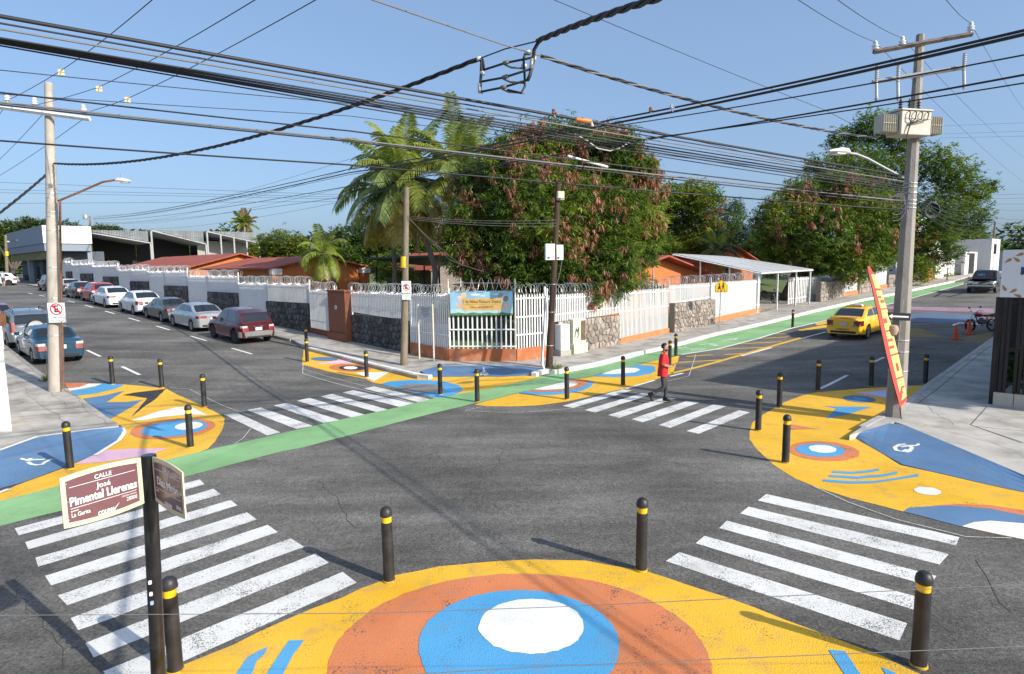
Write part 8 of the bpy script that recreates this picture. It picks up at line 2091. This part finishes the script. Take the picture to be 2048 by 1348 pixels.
# ================================================================== PEOPLE
def skin_mesh(verts, edges, radii, root, sub=2):
    me = bpy.data.meshes.new('skin'); me.from_pydata([tuple(v) for v in verts], edges, []); o = bpy.data.objects.new('skin', me); COL.objects.link(o)
    md = o.modifiers.new('s', 'SKIN'); md.use_smooth_shade = True
    for i, r_ in enumerate(radii):
        sv = me.skin_vertices[0].data[i]; sv.radius = r_ if isinstance(r_, tuple) else (r_, r_); sv.use_root = (i == root)
    s2 = o.modifiers.new('d', 'SUBSURF'); s2.levels = sub; s2.render_levels = sub
    dg = bpy.context.evaluated_depsgraph_get(); out_ = bpy.data.meshes.new_from_object(o.evaluated_get(dg))
    bpy.data.objects.remove(o); bpy.data.meshes.remove(me)
    return out_
def part_from(name, me, m_, parent):
    me.materials.clear(); me.materials.append(m_)
    for p in me.polygons: p.use_smooth = True
    me.name = name
    return obj_from(name, me, parent)
M_SKIN = mat('skin', (.42, .235, .155), .55, var=.06); M_SHIRT = mat('shirt_red', (.58, .015, .018), .8, var=.12, scale=9, bump=.5, bscale=12); M_TROU = mat('trousers_charcoal', (.045, .045, .048), .85, var=.15, scale=10, bump=.3, bscale=18); M_SHOE = mat('shoe_black', (.012, .012, .012), .4); M_HAIR = mat('hair_dark', (.014, .010, .008), .6, var=.3, scale=30, bump=.5, bscale=60)
def walking_man(loc, rz):
    """local +x = walking direction, y = left"""
    e = empty('person', loc, rz, 'man in red shirt and dark trousers walking across the zebra crossing', 'person')
    # body: head, neck, torso core, arms and hands as one continuous skin
    V = []; E_ = []; Rr = []
    def v(p, r_, link=None):
        V.append(Vector(p)); Rr.append(r_)
        if link is not None: E_.append((link, len(V)-1))
        return len(V)-1
    pel = v((0, 0, .95), (.13, .10)); w_ = v((.01, 0, 1.10), (.13, .10), pel); ch = v((.02, 0, 1.30), (.15, .11), w_); sh = v((.015, 0, 1.43), (.11, .08), ch); nk = v((.03, 0, 1.50), .058, sh); nk2 = v((.045, 0, 1.555), .056, nk); hd = v((.055, 0, 1.62), (.078, .086), nk2); ht = v((.05, 0, 1.70), (.080, .092), hd); tp = v((.045, 0, 1.745), (.055, .06), ht)
    hands = []
    for s_ in (1, -1):
        s1 = v((.015, s_*.165, 1.43), .065, sh); el = v((-.05 if s_ > 0 else -.03, s_*.235, 1.17), .046, s1); wr_ = v((.18, s_*.14 if s_ > 0 else s_*.16, 1.10), .032, el)
        pm = v((.245, s_*.10, 1.105), (.036, .022), wr_); hands.append((pm, s_))
        for f_ in range(4):
            k1 = v((.30, s_*(.075+.0)+(-.024+.016*f_)*.9, 1.115-.012*f_), .0095, pm); k2 = v((.325, s_*.045+(-.02+.013*f_)*.8, 1.13-.010*f_), .0085, k1); v((.32, s_*.018, 1.145-.010*f_), .0075, k2)
        t1 = v((.255, s_*.065, 1.14), .012, pm); v((.285, s_*.035, 1.155), .009, t1)
    part_from('body', skin_mesh(V, E_, Rr, 0), M_SKIN, e)
    # face features
    mb = MB(); mb.lathe([(.001, -.02), (.014, -.012), (.010, .012), (.004, .028), (.001, .03)], (.140, 0, 1.628), 8); mb.build('nose', M_SKIN, e, smooth=True)
    for s_ in (1, -1):
        mb = MB(); mb.lathe([(.001, -.022), (.014, -.014), (.018, .005), (.012, .024), (.001, .028)], (.045, s_*.085, 1.625), 8); mb.build('ear', M_SKIN, e, smooth=True)
        mb = MB(); mb.box((.132, s_*.032, 1.650), (.012, .022, .010)); mb.build('eye', M_SIGNB, e)
        mb = MB(); mb.box((.136, s_*.033, 1.668), (.012, .034, .008)); mb.build('eyebrow', M_HAIR, e)
    mb = MB(); mb.box((.130, 0, 1.590), (.014, .040, .010)); mb.build('mouth', mat('lips', (.30, .12, .10), .5), e)
    # hair and beard as shells
    def shell(nm, c, rx, ry, rz_, keep, m_):
        bm = bmesh.new(); bmesh.ops.create_uvsphere(bm, u_segments=18, v_segments=12, radius=1)
        bmesh.ops.delete(bm, geom=[v_ for v_ in bm.verts if not keep(v_.co)], context='VERTS')
        for v_ in bm.verts: v_.co = Vector((c[0]+v_.co.x*rx, c[1]+v_.co.y*ry, c[2]+v_.co.z*rz_))*1.0+Vector((random.uniform(-.003, .003),)*3)
        me = bpy.data.meshes.new(nm); bm.to_mesh(me); bm.free(); me.materials.append(m_)
        for p in me.polygons: p.use_smooth = True
        return obj_from(nm, me, e)
    shell('hair', (.035, 0, 1.675), .100, .094, .104, lambda c: c.z > .05+.55*max(0, c.x) or (c.x < -.1 and c.z > -.55), M_HAIR)
    shell('beard', (.055, 0, 1.592), .090, .088, .075, lambda c: c.z < .25 and c.x > -.15 and not (c.x > .85 and c.z > -.1), M_HAIR)
    # shirt: torso loft plus sleeves
    def ring(c, a, b, n=20, rot=0): return [Vector((c[0]+a*math.cos(2*math.pi*k/n), c[1]+b*math.sin(2*math.pi*k/n), c[2]+(.012*math.sin(3*2*math.pi*k/n+c[2]*9) if c[2] < 1.0 else 0))) for k in range(n)]
    mb = MB(); mb.loft([ring((-.01, 0, .80), .150, .205), ring((-.005, 0, .83), .155, .207), ring((0, 0, .95), .150, .195), ring((.01, 0, 1.10), .142, .182), ring((.02, 0, 1.26), .145, .195), ring((.02, 0, 1.38), .128, .205), ring((.018, 0, 1.445), .090, .165), ring((.025, 0, 1.48), .068, .085), ring((.035, 0, 1.515), .070, .074)], cap=False)
    mb.build('shirt', M_SHIRT, e, smooth='all')
    for s_ in (1, -1):
        a0, a1 = Vector((.015, s_*.15, 1.425)), Vector((-.052 if s_ > 0 else -.032, s_*.238, 1.155)); mb = MB(); mb.tube([a0+Vector((0, -s_*.06, .0)), a0+Vector((0, s_*.02, -.01)), a0.lerp(a1, .5), a1], [.075, .088, .080, .074], 12, cap=False); mb.build('sleeve', M_SHIRT, e, smooth='all')
    mb = MB(); mb.tube([(.035+.072*math.cos(a), .076*math.sin(a), 1.515+.012*math.cos(a)*-1) for a in [R(d) for d in range(25, 336, 15)]], .014, 6); mb.build('collar', M_SHIRT, e, smooth='all')
    mb = MB(); mb.box((.150, .10, 1.30), (.012, .05, .02)); mb.build('chest_badge', M_SIGNW, e)
    # trousers
    V = []; E_ = []; Rr = []
    pel = v((0, 0, .91), (.115, .085))
    lh = v((.01, .09, .84), .085, pel); lk = v((.10, .10, .50), .066, lh); la = v((.085, .10, .11), .050, lk)       # left leg: standing, planted
    rh = v((.0, -.09, .84), .085, pel); rk_ = v((.03, -.10, .47), .066, rh); ra = v((-.33, -.10, .27), .050, rk_)    # right leg: trailing, heel lifted
    part_from('trousers', skin_mesh(V, E_, Rr, 0), M_TROU, e)
    for nm, an, toe, zz in (('left', Vector((.085, .10, .10)), Vector((1, 0, -.02)), 0), ('right', Vector((-.335, -.10, .25)), Vector((.45, 0, -.9)), 0)):
        t_ = toe.normalized(); up = Vector((0, 1, 0)).cross(t_)*-1; up = up if up.z > 0 or nm == 'right' else -up
        side = Vector((0, 1, 0)); heel = an-t_*.075; upv = side.cross(t_); upv = -upv if upv.dot(Vector((.2, 0, 1))) < 0 else upv
        rings = []
        for k, (d, wv, hv) in enumerate(((0, .030, .09), (.03, .038, .115), (.10, .040, .115), (.17, .046, .075), (.24, .044, .05), (.29, .022, .03))):
            c = heel+t_*d-upv*.075; rings.append([c+side*wv, c+side*wv*.9+upv*hv*.7, c+upv*hv, c-side*wv*.9+upv*hv*.7, c-side*wv])
        mb = MB(); mb.loft(rings); mb.build('shoe', M_SHOE, e, smooth='all')
        mb = MB(); mb.tube([an-upv*.01, an+(Vector((.0, 0, .11)) if nm == 'left' else Vector((.10, 0, .06)))], [.056, .054], 10); mb.build('boot_top', M_SHOE, e, smooth='all')
    return e
pf_ = G(1334, 807); man = walking_man(Vector((0, 0, 0)), 0)
rzm = R(-12); man.rotation_euler = (0, 0, rzm); fx = Vector((math.cos(rzm)*.12, math.sin(rzm)*.12, 0))
man.location = (pf_.x-fx.x-.0, pf_.y-fx.y+.05, .02)
ph = empty('phone', Vector((0, 0, 0)), 0, 'dark phone held in both hands by the man in red', 'phone')
Mm = Matrix.Rotation(rzm, 4, 'Z'); ph.location = man.location+(Mm @ Vector((.315, 0, 1.15))); ph.rotation_euler = (0, R(-35), rzm)
mb = MB(); mb.box((0, 0, 0), (.15, .075, .010)); mb.build('case', M_SIGNB, ph, bevel=.004)
mb = MB(); mb.box((0, 0, .0065), (.138, .066, .002)); mb.build('screen', M_CGLASS, ph)
# far pedestrian beside the white car
e = empty('person', P3(84.0, 2.2), YA+2, 'far person in pale blue top standing beside the white car', 'person')
V = []; E_ = []; Rr = []
def v(p, r_, link=None):
    V.append(Vector(p)); Rr.append(r_)
    if link is not None: E_.append((link, len(V)-1))
    return len(V)-1
pel = v((0, 0, .95), (.14, .11)); ch = v((0, 0, 1.3), (.17, .11), pel); nk = v((0, 0, 1.48), .06, ch); hd = v((0.01, 0, 1.62), .09, nk); v((0.01, 0, 1.72), .06, hd)
for s_ in (1, -1):
    a = v((0, s_*.2, 1.4), .06, ch); b = v((.02, s_*.27, 1.12), .045, a); v((.08, s_*.26, .88), .035, b)
    a = v((0, s_*.1, .85), .09, pel); b = v((.02, s_*.11, .48), .065, a); c = v((0, s_*.11, .06), .05, b); v((.12, s_*.12, .03), .04, c)
part_from('body', skin_mesh(V, E_, Rr, 0, 1), M_SKIN, e)
mb = MB(); mb.lathe([(.20, .92), (.19, 1.1), (.2, 1.3), (.18, 1.42), (.08, 1.48)], n=12); mb.build('shirt', mat('shirt_pale_blue', (.40, .50, .60), .8), e, smooth='all')
mb = MB(); mb.lathe([(.16, .5), (.18, .7), (.19, .93)], n=12); mb.build('trousers', M_TROU, e, smooth='all')
